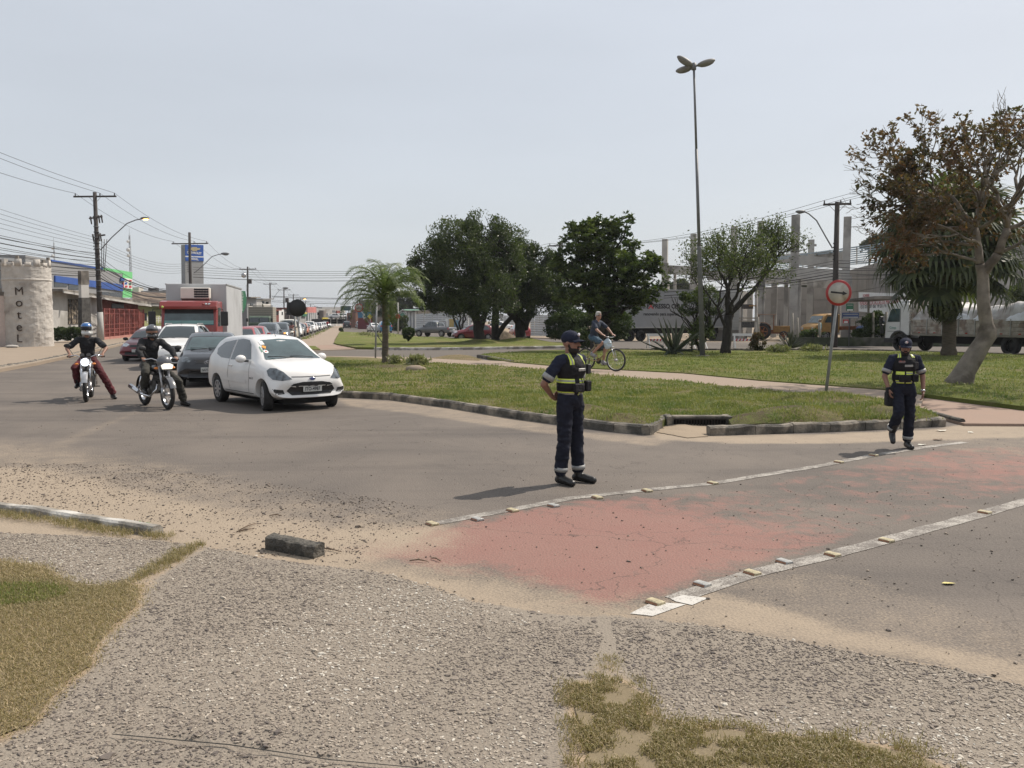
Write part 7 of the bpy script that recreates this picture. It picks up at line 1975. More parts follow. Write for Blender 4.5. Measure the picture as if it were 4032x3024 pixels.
far_block(1412,1486,1182,205,198,M_brownf,'tall weathered brown facade behind the mural wall',10,[(1420,1195,1432,1206),(1440,1195,1452,1206),(1420,1212,1432,1222)])
# billboard
f = Facade(1344,205,1382,207); h = house('billboard','dark teal billboard on posts above the far traffic',f,'billboard')
f.rect('board',1344,1205,1382,1223,-.3,0,mat('billboard_dark',(.04,.075,.085),.5,var=.4,nscale=1),h)
for x in (1352,1374): f.part('post',[(x,GZ(0)),(x + 1.2,GZ(0)),(x + 1.2,1223),(x,1223)],-.25,-.05,M_black,h)
# car transporter with two white cars on top
f = Facade(1312,212,1366,216); h = house('car_transporter','low dark car transporter far along the avenue',f,'truck')
for y in (1256,1264): f.rect('deck',1296,y,1366,y + 2.0,-2.2,0,M_under,h)
for x in (1300,1325,1350,1364): f.rect('deck_post',x,1256,x + 1.2,1275,-2.0,.05,M_under,h)
for px,lab in ((1324,'white car on top of the transporter, left one'),(1342,'white car on top of the transporter, middle one'),(1357,'white car on top of the transporter, right one')):
 p = f.at(px,1256,-1); o = copy_tree(sed,(p.x,p.y,p.z + .03),R(5),lab,{'body': PW,'wing_mirror': PW,'door_handle': PW}); o['group'] = 'cars carried on the far transporter'
# green gable house and white pillared entrance
f = Facade(1550,170,1606,167); h = house('gable_house','green trussed gable house behind the palm crown',f)
f.part('wall',[(1552,GZ(0)),(1606,GZ(0)),(1606,1243),(1552,1243)],-6,0,M_brownf,h); f.part('gable',[(1548,1245),(1610,1243),(1592,1218),(1584,1218)],-6,.1,mat('gable_green',(.10,.24,.17),.7,var=.2),h)
for a,b_ in (((1552,1243),(1586,1220)),((1586,1220),(1608,1242)),((1566,1243),(1586,1226)),((1586,1226),(1600,1243))):
 pa,pb = f.at(*a,.15) - h.location,f.at(*b_,.15) - h.location; MB().tube([pa,pb],.12,4).build('truss',M_lwall,h)
f = Facade(1596,155,1640,152); h = house('entrance_porch','white pillared entrance with blue doors left of the hoarding',f)
f.part('wall',[(1600,GZ(0)),(1640,GZ(0)),(1640,1226),(1600,1226)],-3,-.3,M_lwall,h)
for x in (1600,1610,1622,1634): f.part('pillar',[(x,GZ(0)),(x + 4,GZ(0)),(x + 4,1226),(x,1226)],-.2,.1,M_white,h)
for x in (1605,1616,1628): f.part('door',[(x,GZ(0)),(x + 5,GZ(0)),(x + 5,1250),(x,1250)],-.3,-.25,M_bband,h)
f.rect('roof',1594,1222,1646,1228,-3.2,.6,M_slab,h)
f = Facade(1640,175,1782,168); h = house('building','long white wall with a row of slanting roof posts above the hoarding',f)
f.part('wall',[(1640,GZ(0)),(1782,GZ(0)),(1782,1226),(1640,1226)],-6,0,M_white,h); f.rect('roof',1632,1214,1800,1222,-6,2.5,M_black,h)
for k in range(8):
 x = 1645 + k * 17; pa,pb = f.at(x,1252,.3) - h.location,f.at(x + 6,1243,.3) - h.location; MB().tube([pa,pb],.12,4).build('slanting_post',M_black,h)
# hoarding panels (each sheet a part)
def hoarding(px0,d0,px1,d1,ztop,n,label,seed=1):
 f = Facade(px0,d0,px1,d1); root = house('hoarding',label,f,'fence'); r = random.Random(seed); L_ = (f.b - f.a).length; w = L_ / n
 for k in range(n):
  z0 = .05 + r.uniform(-.02,.05); zt = ztop + r.uniform(-.05,.05); V = []; nz = 18; lean = r.uniform(-.03,.03)
  for j in range(nz * 2 + 1):
   z = z0 + (zt - z0) * j / (nz * 2); o = .035 * (1 if (j % 4) in (0,1) else -1)
   for e in (0,1): p = f.t * (w * (k + (.012 if e == 0 else .988))) + f.n * (o + lean * z); V.append((p.x,p.y,z))
  F = [(2 * j,2 * j + 1,2 * j + 3,2 * j + 2) for j in range(nz * 2)]
  MB().add(V,F).build('panel',M_hoard,root,normals=False)
  if k % 2 == 0: p = f.t * (w * k) - f.n * .1; MB().box((p.x,p.y,(ztop + .2) / 2),(.08,.08,ztop + .2)).build('hoarding_post',M_wood,root)
 return f,root
f,h = hoarding(1638,150,1812,120,3.0,14,'white corrugated hoarding behind the grey pickup',4)
f.rect('poster',1772,1256,1789,1288,.08,.12,mat('yellow_poster',(.40,.28,.08),.7),h); f.rect('poster',1757,1256,1768,1288,.08,.12,M_white,h); f.rect('poster',1791,1260,1808,1305,.08,.12,mat('blue_poster',(.12,.22,.30),.7,var=.5,nscale=3),h)
hoarding(1812,119,1856,117,2.8,4,'short white hoarding run left of the twin tree trunks',5)
hoarding(1968,110,2040,106,2.5,5,'white hoarding run between the two big trunks',6)
hoarding(2088,97,2300,93,2.45,12,'white hoarding run right of the right-hand big trunk',7)
# construction frame
f = Facade(2560,103,3700,66)
cf = empty('concrete_hall',f.a,0,'half-built precast concrete hall with tall free-standing columns','building')
cols = [(2608,2621,942,103),(2718,2734,921,97),(2876,2891,891,90),(2979,2996,871,85),(3109,3138,847,80),(3313,3338,854,76)]
for x0,x1,yt,d in cols:
 a,b_ = PY(x0,1262,d),PY(x1,1262,d); w = max(.64,(b_ - a).length * 1.1); c = (a + b_) / 2; H_ = PY(x0,yt,d).z
 MB().box((c.x - f.a.x,c.y - f.a.y,H_ / 2),(w,w,H_),R(-20)).build('column',M_conc,cf)
 MB().box((c.x - f.a.x + w * .62,c.y - f.a.y,PY(x0,1085,d).z / 2),(w * .5,w,PY(x0,1085,d).z),R(-20)).build('corbel',M_conc,cf)
for x0,x1,yt,d in ((3175,3198,944,84),(2940,2962,1150,92),(3035,3057,1095,92),(3085,3100,1065,84),(2605,2628,1035,101),(2650,2660,1060,101)):
 a,b_ = PY(x0,1262,d),PY(x1,1262,d); w = (b_ - a).length; c = (a + b_) / 2; H_ = PY(x0,yt,d).z
 MB().box((c.x - f.a.x,c.y - f.a.y,H_ / 2),(w,w,H_),R(-20)).build('column',M_conc,cf)
 if yt == 944: MB().box((c.x - f.a.x,c.y - f.a.y,H_ - .55),(w * 1.7,w * .5,.2),R(-20)).build('corbel',M_conc,cf)
def beam(p,q,h_,w,m=M_conc,nm='beam'):
 p,q = Vector(p) - f.a,Vector(q) - f.a; c = (p + q) / 2; d = q - p; ry = math.atan2(d.z,math.hypot(d.x,d.y)); rz = math.atan2(d.y,d.x)
 rot = (Matrix.Rotation(rz,3,'Z') @ Matrix.Rotation(-ry,3,'Y'))
 MB().box(c,(d.length,w,h_),rot=rot).build(nm,m,cf)
for a,b_ in (((2600,1060,103),(2790,1070,96)),((2790,1085,96),(2990,1085,87)),((2990,1080,87),(3125,1085,80)),((3125,1075,80),(3320,1085,76)),((3000,1100,100),(3190,1105,95)),((3190,1112,95),(3330,1120,90))):
 beam(PY(*a),PY(*b_),1.05,.4)
for a,b_ in (((2890,1030,96),(3330,1005,82)),((3130,1022,80),(3330,1040,76))): beam(PY(*a),PY(*b_),.9,.4)
M_purl = mat('blue_purlin',(.30,.37,.42),.5,.3)
for k in range(9):
 beam(PY(2790,1052 + k * 5,94 + k * 3),PY(3480,958 + k * 9,74 + k * 4),.10,.12,M_purl,'purlin')
for k in range(14):
 t = k / 13; beam(PY(2790 + 690 * t,1052 - 94 * t,94 - 20 * t),PY(2790 + 690 * t,1092 - 62 * t,118 - 12 * t),.16,.10,M_purl,'rafter')
f2 = Facade(2990,112,3420,104); h = house('back_wall','grey-brown panel wall at the back of the concrete frame',f2,'wall')
f2.part('gap_backing',[(2990,GZ(0)),(3310,GZ(0)),(3310,1134),(2990,1134)],-.5,-.22,M_conc2,h)  # backing slab added to cover gaps between panels, also on the next two walls
n_ = 6
for k in range(n_):
 xa,xb = 2990 + (3310 - 2990) * k / n_,2990 + (3310 - 2990) * (k + 1) / n_ - 1.0
 for j,(y0,y1) in enumerate(((1130,1180),(1182,1236),(1238,None))):
  f2.part('wall_panel',[(xa,y1 or GZ(0)),(xb,y1 or GZ(0)),(xb,y0),(xa,y0)],-.2,0,M_conc2,h)
f3 = Facade(3338,88,3560,62); h = house('side_wall','tall concrete panel wall stepping up towards the fan palm',f3,'wall')
f3.part('gap_backing',[(3338,GZ(0)),(3559,GZ(0)),(3559,1012),(3338,1070)],-.5,-.22,M_conc2,h)
for k in range(6):
 xa,xb = 3338 + 37 * k,3338 + 37 * (k + 1) - 1.2; ya,yb = 1066 - 10 * k,1066 - 10 * (k + 1)
 for (q0,q1) in ((0,.33),(.335,.66),(.665,1)):
  f3.part('wall_panel',[(xa,ya + (1330 - ya) * q1),(xb,yb + (1330 - yb) * q1),(xb,yb + (1330 - yb) * q0),(xa,ya + (1330 - ya) * q0)],-.2,0,M_conc2,h)
f4 = Facade(3540,86,4300,78); h = house('warehouse','long pale concrete warehouse behind the fan palm at right',f4)
f4.part('gap_backing',[(3540,GZ(0)),(4300,GZ(0)),(4300,880),(3540,975)],-.6,-.27,M_conc2,h)
for k in range(10):
 xa,xb = 3540 + 76 * k,3540 + 76 * (k + 1) - 1.5; ya,yb = 960 - 10 * k,960 - 10 * (k + 1)
 for (q0,q1) in ((0,.4),(.405,.8)): f4.part('wall_panel',[(xa,ya + (1330 - ya) * q1),(xb,yb + (1330 - yb) * q1),(xb,yb + (1330 - yb) * q0),(xa,ya + (1330 - ya) * q0)],-.25,0,M_conc,h)
f4.part('roof',[(3540,962),(4300,862),(4300,852),(3540,952)],-10,.5,M_clad,h); f4.part('base',[(3540,GZ(0)),(4300,GZ(0)),(4300,1200),(3540,1220)],-.3,-.05,M_conc2,h)
# lap-sided shed next to the trailer and scaffold frames
f5 = Facade(2795,78,2905,77); h = house('shed','pale lap-sided wall panel building right of the trailer',f5)
for k in range(15): f5.part('siding_board',[(2800,1290 - k * 10.5),(2925,1290 - k * 10.5),(2925,1300.0 - k * 10.5),(2800,1300.0 - k * 10.5)][::-1],-.1,.02 + .02 * (k % 2),mat('pale_siding',(.40,.40,.38),.7,var=.1),h)
f5.part('wall',[(2800,GZ(0)),(2925,GZ(0)),(2925,1145),(2800,1145)],-3,-.11,M_conc2,h)
f6 = Facade(2910,76,3000,75); h = house('gantry','wooden and steel site frame with yellow-tipped timbers beside the shed',f6,'scaffold')
for x in (2910,2972): f6.part('frame_post',[(x,GZ(0)),(x + 9,GZ(0)),(x + 9,1140),(x,1140)],-.3,0,M_conc,h)
for y in (1250,1262): f6.rect('frame_beam',2910,y,2982,y + 5,-.2,.05,M_wood,h)
f6.rect('timber_stack',2921,1198,2960,1216,-.6,0,M_pole,h); f6.rect('yellow_timber',2950,1202,2978,1206,-.4,.1,M_ymach,h); f6.rect('window',2920,1265,2970,1290,-.3,-.1,M_win,h)
# sign board of the machine yard, canopy, small signs
f7 = Facade(3378,68,3560,60); h = house('yard_sign','big white hand-painted machine rental sign with red and black lettering',f7,'sign')
f7.part('board',[(3381,1226),(3560,1244),(3560,1156),(3381,1151)],-.1,0,M_white,h)
for x in (3400,3540): f7.part('post',[(x,GZ(0)),(x + 5,GZ(0)),(x + 5,1228),(x,1228)],-.2,-.1,M_wood,h)
af = math.atan2(f7.t.y,f7.t.x); M_pred = mat('sign_paint_red',(.40,.05,.05),.7)
text('SCHERER',.30,M_pred,h,f7.at(3410,1164,.01) - h.location,(math.pi / 2,0,af),extrude=.005)
text('MAQUINAS',.30,M_pred,h,f7.at(3420,1174,.01) - h.location,(math.pi / 2,0,af),extrude=.005)
text('VENDAS E LOCAÇÕES DE MAQUINAS',.44,M_pred,h,f7.at(3384,1195,.01) - h.location,(math.pi / 2,0,af),extrude=.005,align='LEFT',sx=.92)
text('/ (53) 3231 1071 050   99 531 / 91',.36,M_ink,h,f7.at(3386,1209,.01) - h.location,(math.pi / 2,0,af),extrude=.005,align='LEFT',sx=.95)
f8 = Facade(3400,62,3560,56); h = house('canopy','sloping dark canopy roof on thin posts in front of the yard sign',f8,'canopy')
f8.part('roof',[(3398,1183),(3560,1166),(3560,1178),(3405,1188)],-.2,2.0,M_slab,h)
for x in (3418,3520): f8.part('post',[(x,GZ(0)),(x + 4,GZ(0)),(x + 4,1182),(x,1182)],-.05,.05,M_wood,h)
for (x0,y0,x1,y1,m,lab,tl_) in ((3332,1195,3361,1224,M_dgreen,'small green and white notice board on the yard fence',None),(3316,1231,3382,1253,M_dblue,'dark blue oval notice board on the yard fence',None),(3320,1258,3341,1272,M_lred,'small red and white notice on a thin post by the kerb',None)):
 ff_ = Facade(x0,57,x1,57); hh_ = house('notice_board',lab,ff_,'sign'); ff_.rect('board',x0,y0,x1,y1,-.03,0,m,hh_)
 ff_.rect('board_strip',x0 + 3,y1 - 6,x1 - 3,y1 - 1,0,.01,M_white if m is not M_dblue else M_rgrey,hh_); ff_.rect('board_strip',x0 + 4,y0 + 5,x1 - 4,y0 + 8,0,.01,M_rgrey,hh_)
 xm = 3345 if m is not M_dgreen else 3346; ff_.part('post',[(xm,GZ(0)),(xm + 2,GZ(0)),(xm + 2,y0),(xm,y0)],-.07,-.035,M_galv,hh_)
f9 = Facade(3128,59,4500,57); h = house('low_wall','long low dark mossy wall along the far kerb of the right road',f9,'wall')
M_moss = mat('mossy_wall',(.075,.075,.062),.95,var=.4,nscale=2,bump=1.0,bscale=8,col2=(.045,.055,.03),c2amt=.6)
for k in range(18):
 xa = 3128 + 76 * k; f9.part('wall_block',[(xa,GZ(0)),(xa + 75.4,GZ(0)),(xa + 75.4,GZ(.62)),(xa,GZ(.62))],-.2,0,M_moss,h)
for i,(px,yt,d) in enumerate(((2985,1248,62),(3120,1232,60),(3140,1250,60),(3228,1270,60),(3438,1230,60),(3490,1228,60))):
 g = PY(px,1262,d); H_ = PY(px,yt,d).z
 o = MB().tube([(0,0,0),(.03,0,H_ * .5),(-.02,0,H_)],[.10,.09,.08],7).build('fence_post',M_wood); o.location = (g.x,g.y,0)
 tag(o,['leaning weathered post beside the tractor','weathered post in front of the ochre truck bonnet','thin weathered post touching the first truck post','low weathered post by the teal-shirted man','weathered post under the canopy edge','square weathered post left of the white truck cab'][i],'post','old posts along the machine yard')
# sand pile
def heap(name,px,py,rx,ry,hz,m,lab,seed):
 g = G(px,py); V = []; n_,k_ = 28,9
 for j in range(k_ + 1):
  t = j / k_
  for i in range(n_):
   a = 2 * math.pi * i / n_; q_ = (1 - t) * (1 + .18 * mnoise.noise(Vector((math.cos(a) * 2,math.sin(a) * 2,seed))))
   V.append((rx * q_ * math.cos(a),ry * q_ * math.sin(a),hz * (1 - (1 - t) ** 1.3) + mnoise.fractal(Vector((q_ * math.cos(a) * 3,q_ * math.sin(a) * 3,seed)),1,2,4) * .12 * (1 if j else 0)))
 o = MB().add(V,[(j * n_ + i,j * n_ + (i + 1) % n_,(j + 1) * n_ + (i + 1) % n_,(j + 1) * n_ + i) for j in range(k_) for i in range(n_)],True).build(name,m); o.location = (g.x,g.y,0)
 tag(o,lab,'heap')
heap('sand_pile',1965,1328,2.6,2.0,1.2,M_sand,'pale sand pile seen between the two big trunks',3.0)
heap('earth_heap',1985,1347,1.6,1.3,.9,mat('dark_earth',(.11,.085,.055),.95,var=.5,nscale=5,bump=1.5,bscale=12),'brown earth and rubble heap left of the right-hand big trunk',5.0)
# barricades
def barricade(px,py,rz,lab):
 g = G(px,py); root = empty('barricade',(g.x,g.y,0),rz,lab,'barricade','white trestle barricades at the road edge')
 for s in (-1,1):
  for q_ in (-1,1): MB().box((s * .55 + q_ * .0,q_ * .22,.45),(.07,.04,1.0),rot=Matrix.Rotation(q_ * .42,3,'X')).build('leg',M_white,root)
 MB().box((0,0,.88),(1.35,.05,.16)).build('top_board',M_white,root); b_ = MB().box((0,-.06,.55),(1.2,.03,.14)).build('striped_board',M_white,root)
 for k in range(5): MB().prism([(-.5 + k * .22,-.07),(-.40 + k * .22,-.07),(-.33 + k * .22,.07),(-.43 + k * .22,.07)],-.080,-.076,'XZ',off=(0,0,.55)).build('red_stripe',M_lred,b_)
barricade(2585,1372,R(8),'white trestle barricade just left of the agave'); barricade(2742,1372,R(35),'white trestle barricade between the agave and the lamp post'); barricade(2925,1371,R(-6),'white trestle barricade right of the slender tree')
# ------------------------------------------------------------------ poles, lamps, signs, wires
def cobra(mb_root,path,head_at,hd,lit=False,s=1.0,name='lamp_arm'):
 a = MB().tube(path,[.045] * len(path),8).build(name,M_galv,mb_root)
 h_ = MB(); h_.ell((0,0,0),(.34 * s,.15 * s,.10 * s),14,8)
 o = h_.build('lamp_head',M_galv if not lit else mat('lamp_housing',(.12,.11,.10),.6),a); o.location = head_at; o.rotation_euler = (0,0,math.atan2(hd[1],hd[0]))
 g = MB().ell((.05 * s,0,-.05 * s),(.22 * s,.12 * s,.09 * s),12,6).build('lamp_glass',mat('lit_lamp_orange',(.9,.5,.15),.3,emit=(1.0,.45,.10),estr=14.0) if lit else mat('lamp_glass',(.16,.16,.15),.25),a)
 g.location = head_at; g.rotation_euler = o.rotation_euler
def insul(root,p,s=1.0):
 MB().lathe([(.02,0),(.055 * s,.03),(.03 * s,.07),(.07 * s,.10),(.03 * s,.14),(.05 * s,.17),(.001,.22)],8,o=p).build('insulator',M_pole,root)
POLES = {}
def utility_pole(key,px,d,ytop,lab,arm=2.4,conc=False,lamp=None,pxt=None,extras=True,armz=.35,group='utility poles along the avenue',rz=-.1):
 b = PY(px,1262,d); t = PY(pxt or px,ytop,d); H_ = t.z
 root = empty('utility_pole',(b.x,b.y,0),0,lab,'utility pole',group)
 lean = t.x - b.x
 MB().tube([(0,0,0),(lean * .45,0,H_ * .45),(lean,0,H_)],[.23,.19,.15],12).build('pole',M_cpole if conc else M_pole,root)
 ca,sa = math.cos(rz),math.sin(rz); az = H_ - armz
 MB().box((lean,0,az),(arm,.11,.13),rz).build('cross_arm',M_pole,root)
 tops = []
 for u in (-.46,.12,.46):
  p = (lean + arm * u * ca,arm * u * sa,az + .06); insul(root,p); tops.append(Vector((b.x + p[0],b.y + p[1],p[2] + .22)))
 for s in (-1,1): MB().tube([(lean + s * .55 * ca,s * .55 * sa,az),(lean,0,az - .6)],.015,4).build('arm_brace',M_galv,root)
 low = []
 if extras:
  for k in range(5):
   z = H_ * .66 + k * .26 - .5; p = (lean * .6 - .22,-.1,z); MB().ell(p,(.05,.05,.06),8,5).build('spool_insulator',M_pole,root); low.append(Vector((b.x + p[0],b.y + p[1],z)))
  MB().tube([(lean * .6 - .2,-.1,H_ * .66 - .6),(lean * .6 - .2,-.1,H_ * .66 + .7)],.012,4).build('spool_bracket',M_galv,root)
 POLES[key] = (tops,low,Vector((b.x + lean * .5,b.y - .15,H_ * .46)),H_)
 return root,lean,H_
r_,ln,H_ = utility_pole('p1',395,71.5,757,'tall wooden utility pole with a white-painted foot and many cables behind the first rider',3.7,pxt=373,rz=-.06)
MB().tube([(0,0,0),(ln * .12,0,H_ * .20)],[.262,.245],14).build('painted_base',M_lwall,r_)
for z,w in ((H_ - 2.1,2.2),(H_ - 3.6,1.5)):
 MB().box((ln + (.0 if w > 2 else .35),.0,z),(w,.10,.12),R(-38)).build('switch_arm',M_pole,r_)
 for u in (-.8,-.3,.45,.85): MB().tube([(ln + u * w / 2 * .8,-u * w / 2 * .6,z + .15),(ln + u * w / 2 * .8 + .08,-u * w / 2 * .6,z - .5)],[.07,.05],6).build('fuse_cutout',M_pole,r_)
for k in range(3): MB().tube([(ln + .45 + k * .22,0,H_ - 3.9),(ln * .6 + .3 + k * .12,0,H_ * .47)],.035,5).build('riser_cable',M_galv,r_)
for k in range(14): MB().lathe([(.19,0),(.225,.02),(.225,.07),(.19,.09)],12,o=(ln * (.3 + k * .035),0,H_ * (.30 + k * .036))).build('pole_strap',M_galv if k % 2 else M_black,r_)
hp_ = PY(568,860,71.5) - Vector((r_.location.x,r_.location.y,0)); b0 = PY(395,985,71.5) - Vector((r_.location.x,r_.location.y,0))
m1_ = PY(440,935,71.5) - r_.location; m2_ = PY(500,880,71.5) - r_.location; m3_ = PY(535,866,71.5) - r_.location
cobra(r_,[b0,m1_,m2_,m3_,hp_],hp_ + Vector((.05,0,.02)),(1,0),True,1.15)
r_,ln,H_ = utility_pole('p2',752,103,915,'wooden utility pole in front of the blue pylon sign',4.6,pxt=746,armz=1.35)
b0 = PY(765,1075,103) - r_.location; cobra(r_,[b0,PY(800,1045,103) - r_.location,PY(835,1010,103) - r_.location,PY(860,1002,103) - r_.location,PY(876,1000,103) - r_.location],PY(886,999,103) - r_.location,(1,0),False,1.6)
r_,ln,H_ = utility_pole('p3',975,165,1050,'wooden utility pole with a transformer bracket right of the refrigerated truck',3.4,armz=.5)
MB().ell(PY(960,1084,164) - r_.location,(.5,.5,.5),12,8).build('floodlight',M_rim,r_); MB().box(PY(983,1108,165) - r_.location,(.7,.5,.9)).build('transformer',M_pole,r_)
r_,ln,H_ = utility_pole('p4',1066,205,1113,'wooden utility pole with a thin curved lamp arm, fourth along the avenue',3.3,pxt=1063)
cobra(r_,[PY(1073,1180,205) - r_.location,PY(1090,1155,205) - r_.location,PY(1104,1140,205) - r_.location],PY(1124,1134,205) - r_.location,(1,0),False,2.2)
for key,px,d,yt,lab in (('p5',1118,245,1137,'fifth utility pole along the avenue, with a transformer can'),('p6',1155,300,1158,'sixth utility pole along the avenue, above the round sign'),('p7',1183,345,1175,'seventh utility pole along the avenue, carrying a lit orange lamp'),
       ('p8',1203,400,1186,'eighth utility pole along the avenue'),('p9',1223,450,1197,'ninth utility pole, in front of the pink-fronted shop'),('p10',1240,500,1204,'tenth utility pole, at the left end of the grey row'),('p11',1255,560,1210,'eleventh utility pole, over the grey row'),('p12',1329,560,1210,'small far utility pole left of the billboard')):
 r_,ln,H_ = utility_pole(key,px,d,yt,lab,3.8 if key != 'p12' else 5)
 if key == 'p5': MB().box(PY(1130,1182,d) - r_.location,(.9,.7,1.2)).build('transformer',M_pole,r_)
 if key == 'p7': cobra(r_,[PY(1184,1180,d) - r_.location,PY(1194,1177,d) - r_.location],PY(1198,1176,d) - r_.location,(1,0),True,2.6)
# right-hand pole with lamp
r_,ln,H_ = utility_pole('q1',3287,56,795,'concrete utility pole with a long curved lamp arm behind the round arrow sign',1.75,conc=False,pxt=3297,armz=.15,group='utility poles of the right road',rz=-.25)
hp_ = PY(3152,833,56) - r_.location
cobra(r_,[PY(3278,978,56) - r_.location,PY(3250,930,56) - r_.location,PY(3215,868,56) - r_.location,PY(3185,842,56) - r_.location,PY(3165,832,56) - r_.location],hp_,(-1,0),False,1.0)
utility_pole('q2',2205,92,955,'utility pole half hidden in the rubber tree crown',2.4,group='utility poles of the right road')
utility_pole('q0',4160,40,560,'utility pole just outside the right edge',2.4,group='utility poles of the right road')
_wc = {}
ordw2 = ['first','second','third','fourth','fifth','sixth','seventh','eighth','ninth','tenth','eleventh','twelfth','thirteenth','fourteenth','fifteenth','sixteenth']
def wire(p,q,sag,r=.012,lab='thin overhead power line',grp='overhead lines',n=14,nm='power_line'):
 global _wc
 _wc[lab] = _wc.get(lab,0) + 1
 lab = lab + ', %s from top' % ordw2[min(_wc[lab] - 1,15)] if _wc[lab] > 1 or len(lab.split()) < 13 else lab
 P_ = [Vector(p).lerp(Vector(q),k / n) - Vector((0,0,sag * 4 * (k / n) * (1 - k / n))) for k in range(n + 1)]
 o = MB().tube([x - P_[0] for x in P_],r,4,True).build(nm,M_wire,None,normals=False); o.location = P_[0]
 tag(o,lab,'cable',grp); return o
tA,lA,cA,hA = POLES['p1']; tB,lB,cB,hB = POLES['p2']; tC,lC,cC,hC = POLES['p3']; tD,lD,cD,hD = POLES['p4']
near = [Vector((-34.0,40.0,z)) for z in (14.6,14.0,12.4)]
HV = 'high-voltage lines along the left side of the avenue'
for k in range(3):
 wire(near[k] + Vector((k * .9 - 1,0,0)),tA[2 - k],.5,.016,'high overhead wire from the first left pole past the left edge',HV)
 wire(tA[k],tB[k],.7,.016,'high overhead wire between the first and second left poles',HV); wire(tB[k],tC[k],1.4,.018,'high overhead wire between the second and third left poles',HV)
 wire(tC[k],tD[k],.8,.02,'high overhead wire between the third and fourth left poles',HV)
for a_,b_ in (('p4','p5'),('p5','p6'),('p6','p7'),('p7','p8')):
 for k in range(3): wire(POLES[a_][0][k],POLES[b_][0][k],.8,.02,'high overhead wire between the small far left poles',HV)
LV = 'low cables along the left side of the avenue'
rr = random.Random(8)
for k in range(5):
 wire(Vector((-33,40,lA[k].z + .9 + k * .12)),lA[k],.25,.012,'low-voltage wire running left from the first pole',LV)
 wire(lA[k],lB[min(k,4)] ,.9,.012,'low-voltage wire between the first two left poles',LV)
for k in range(13):
 z = hA * .60 - k * .17 + rr.uniform(-.05,.05)
 rad = .035 if k in (3,8,12) else .018
 s_ = rr.uniform(.3,.9)
 wire(Vector((-33,40,z + .75 - k * .06 + rr.uniform(-.2,.2))),Vector((cA.x - .1,cA.y,z)),s_ * .6,rad,'black telephone cable sagging left from the first pole',LV,nm='telephone_cable')
for k in range(9):
 z = hA * .58 - k * .26 + rr.uniform(-.05,.05)
 rad = .05 if k in (3,7) else .022
 wire(Vector((cA.x + .1,cA.y,z)),Vector((cB.x - .1,cB.y,hB * .50 - k * .12)),rr.uniform(1.0,1.9),rad,'black telephone cable sagging between the first two left poles',LV,nm='telephone_cable')
for k in range(4):
 wire(Vector((cB.x,cB.y,hB * .50 - k * .15)),Vector((cC.x,cC.y,hC * .5 - k * .1)),1.2,.03,'telephone cable between the second and third left poles',LV,nm='telephone_cable')
 wire(Vector((cC.x,cC.y,hC * .52 - k * .3)),Vector((cD.x,cD.y,hD * .5 - k * .3)),1.0,.035,'telephone cable between the third and fourth left poles',LV,nm='telephone_cable')
 wire(Vector((cD.x,cD.y,hD * .5 - k * .3)),Vector((POLES['p5'][2].x,POLES['p5'][2].y,hD * .48 - k * .3)),1.2,.035,'telephone cable between the fourth and fifth left poles',LV,nm='telephone_cable')
CR = 'lines crossing the avenue to the right'
for k,(y0,y1,r0) in enumerate(((1052,1063,.018),(1062,1070,.018),(1071,1077,.018),(1080,1086,.018),(1091,1099,.032),(1166,1172,.05),(1170,1176,.03),(1182,1186,.02),(1188,1192,.04))):
 d = 108 if k < 5 else 180
 wire(PY(760 if k < 5 else 1070,y0,d),PY(1640 if k < 5 else 1700,y1,d - 6),.35,r0,['top thin wire','second thin wire','third thin wire','fourth thin wire','single thicker wire below the thin four','thick bundled cable','thin cable under the bundled one','thin far wire','dark lowest cable'][k] + ' crossing the avenue behind the palm crown',CR)
qa,qb,qc = POLES['q0'][0],POLES['q1'][0],POLES['q2'][0]
RV = 'lines along the right road'
for k in range(3):
 wire(qb[k],qa[k] + Vector((0,0,.8)),.25,.012,['left','middle','right'][k] + ' high wire from the right pole towards the right edge',RV); wire(qc[k],qb[k],1.1,.014,['left','middle','right'][k] + ' high wire between the hidden tree pole and the right pole',RV)
 wire(PY(1640,1030 + k * 9,125),qc[k],.5,.014,['top','middle','bottom'][k] + ' high wire running left behind the big trees',RV)
for k in range(7):
 z = POLES['q1'][3] * .60 - k * .20; w_ = rr.uniform(.2,.6)
 wire(Vector((POLES['q1'][2].x,56,z)),Vector((POLES['q2'][2].x,92,z - .2)),w_ + .4,.03 if k in (4,5) else .014,'telephone cable leading left from the right pole',RV,nm='telephone_cable')
 wire(Vector((POLES['q1'][2].x,56,z)),Vector((POLES['q0'][2].x,40,z + .1)),w_,.02,'telephone cable leading right from the right pole',RV,nm='telephone_cable')
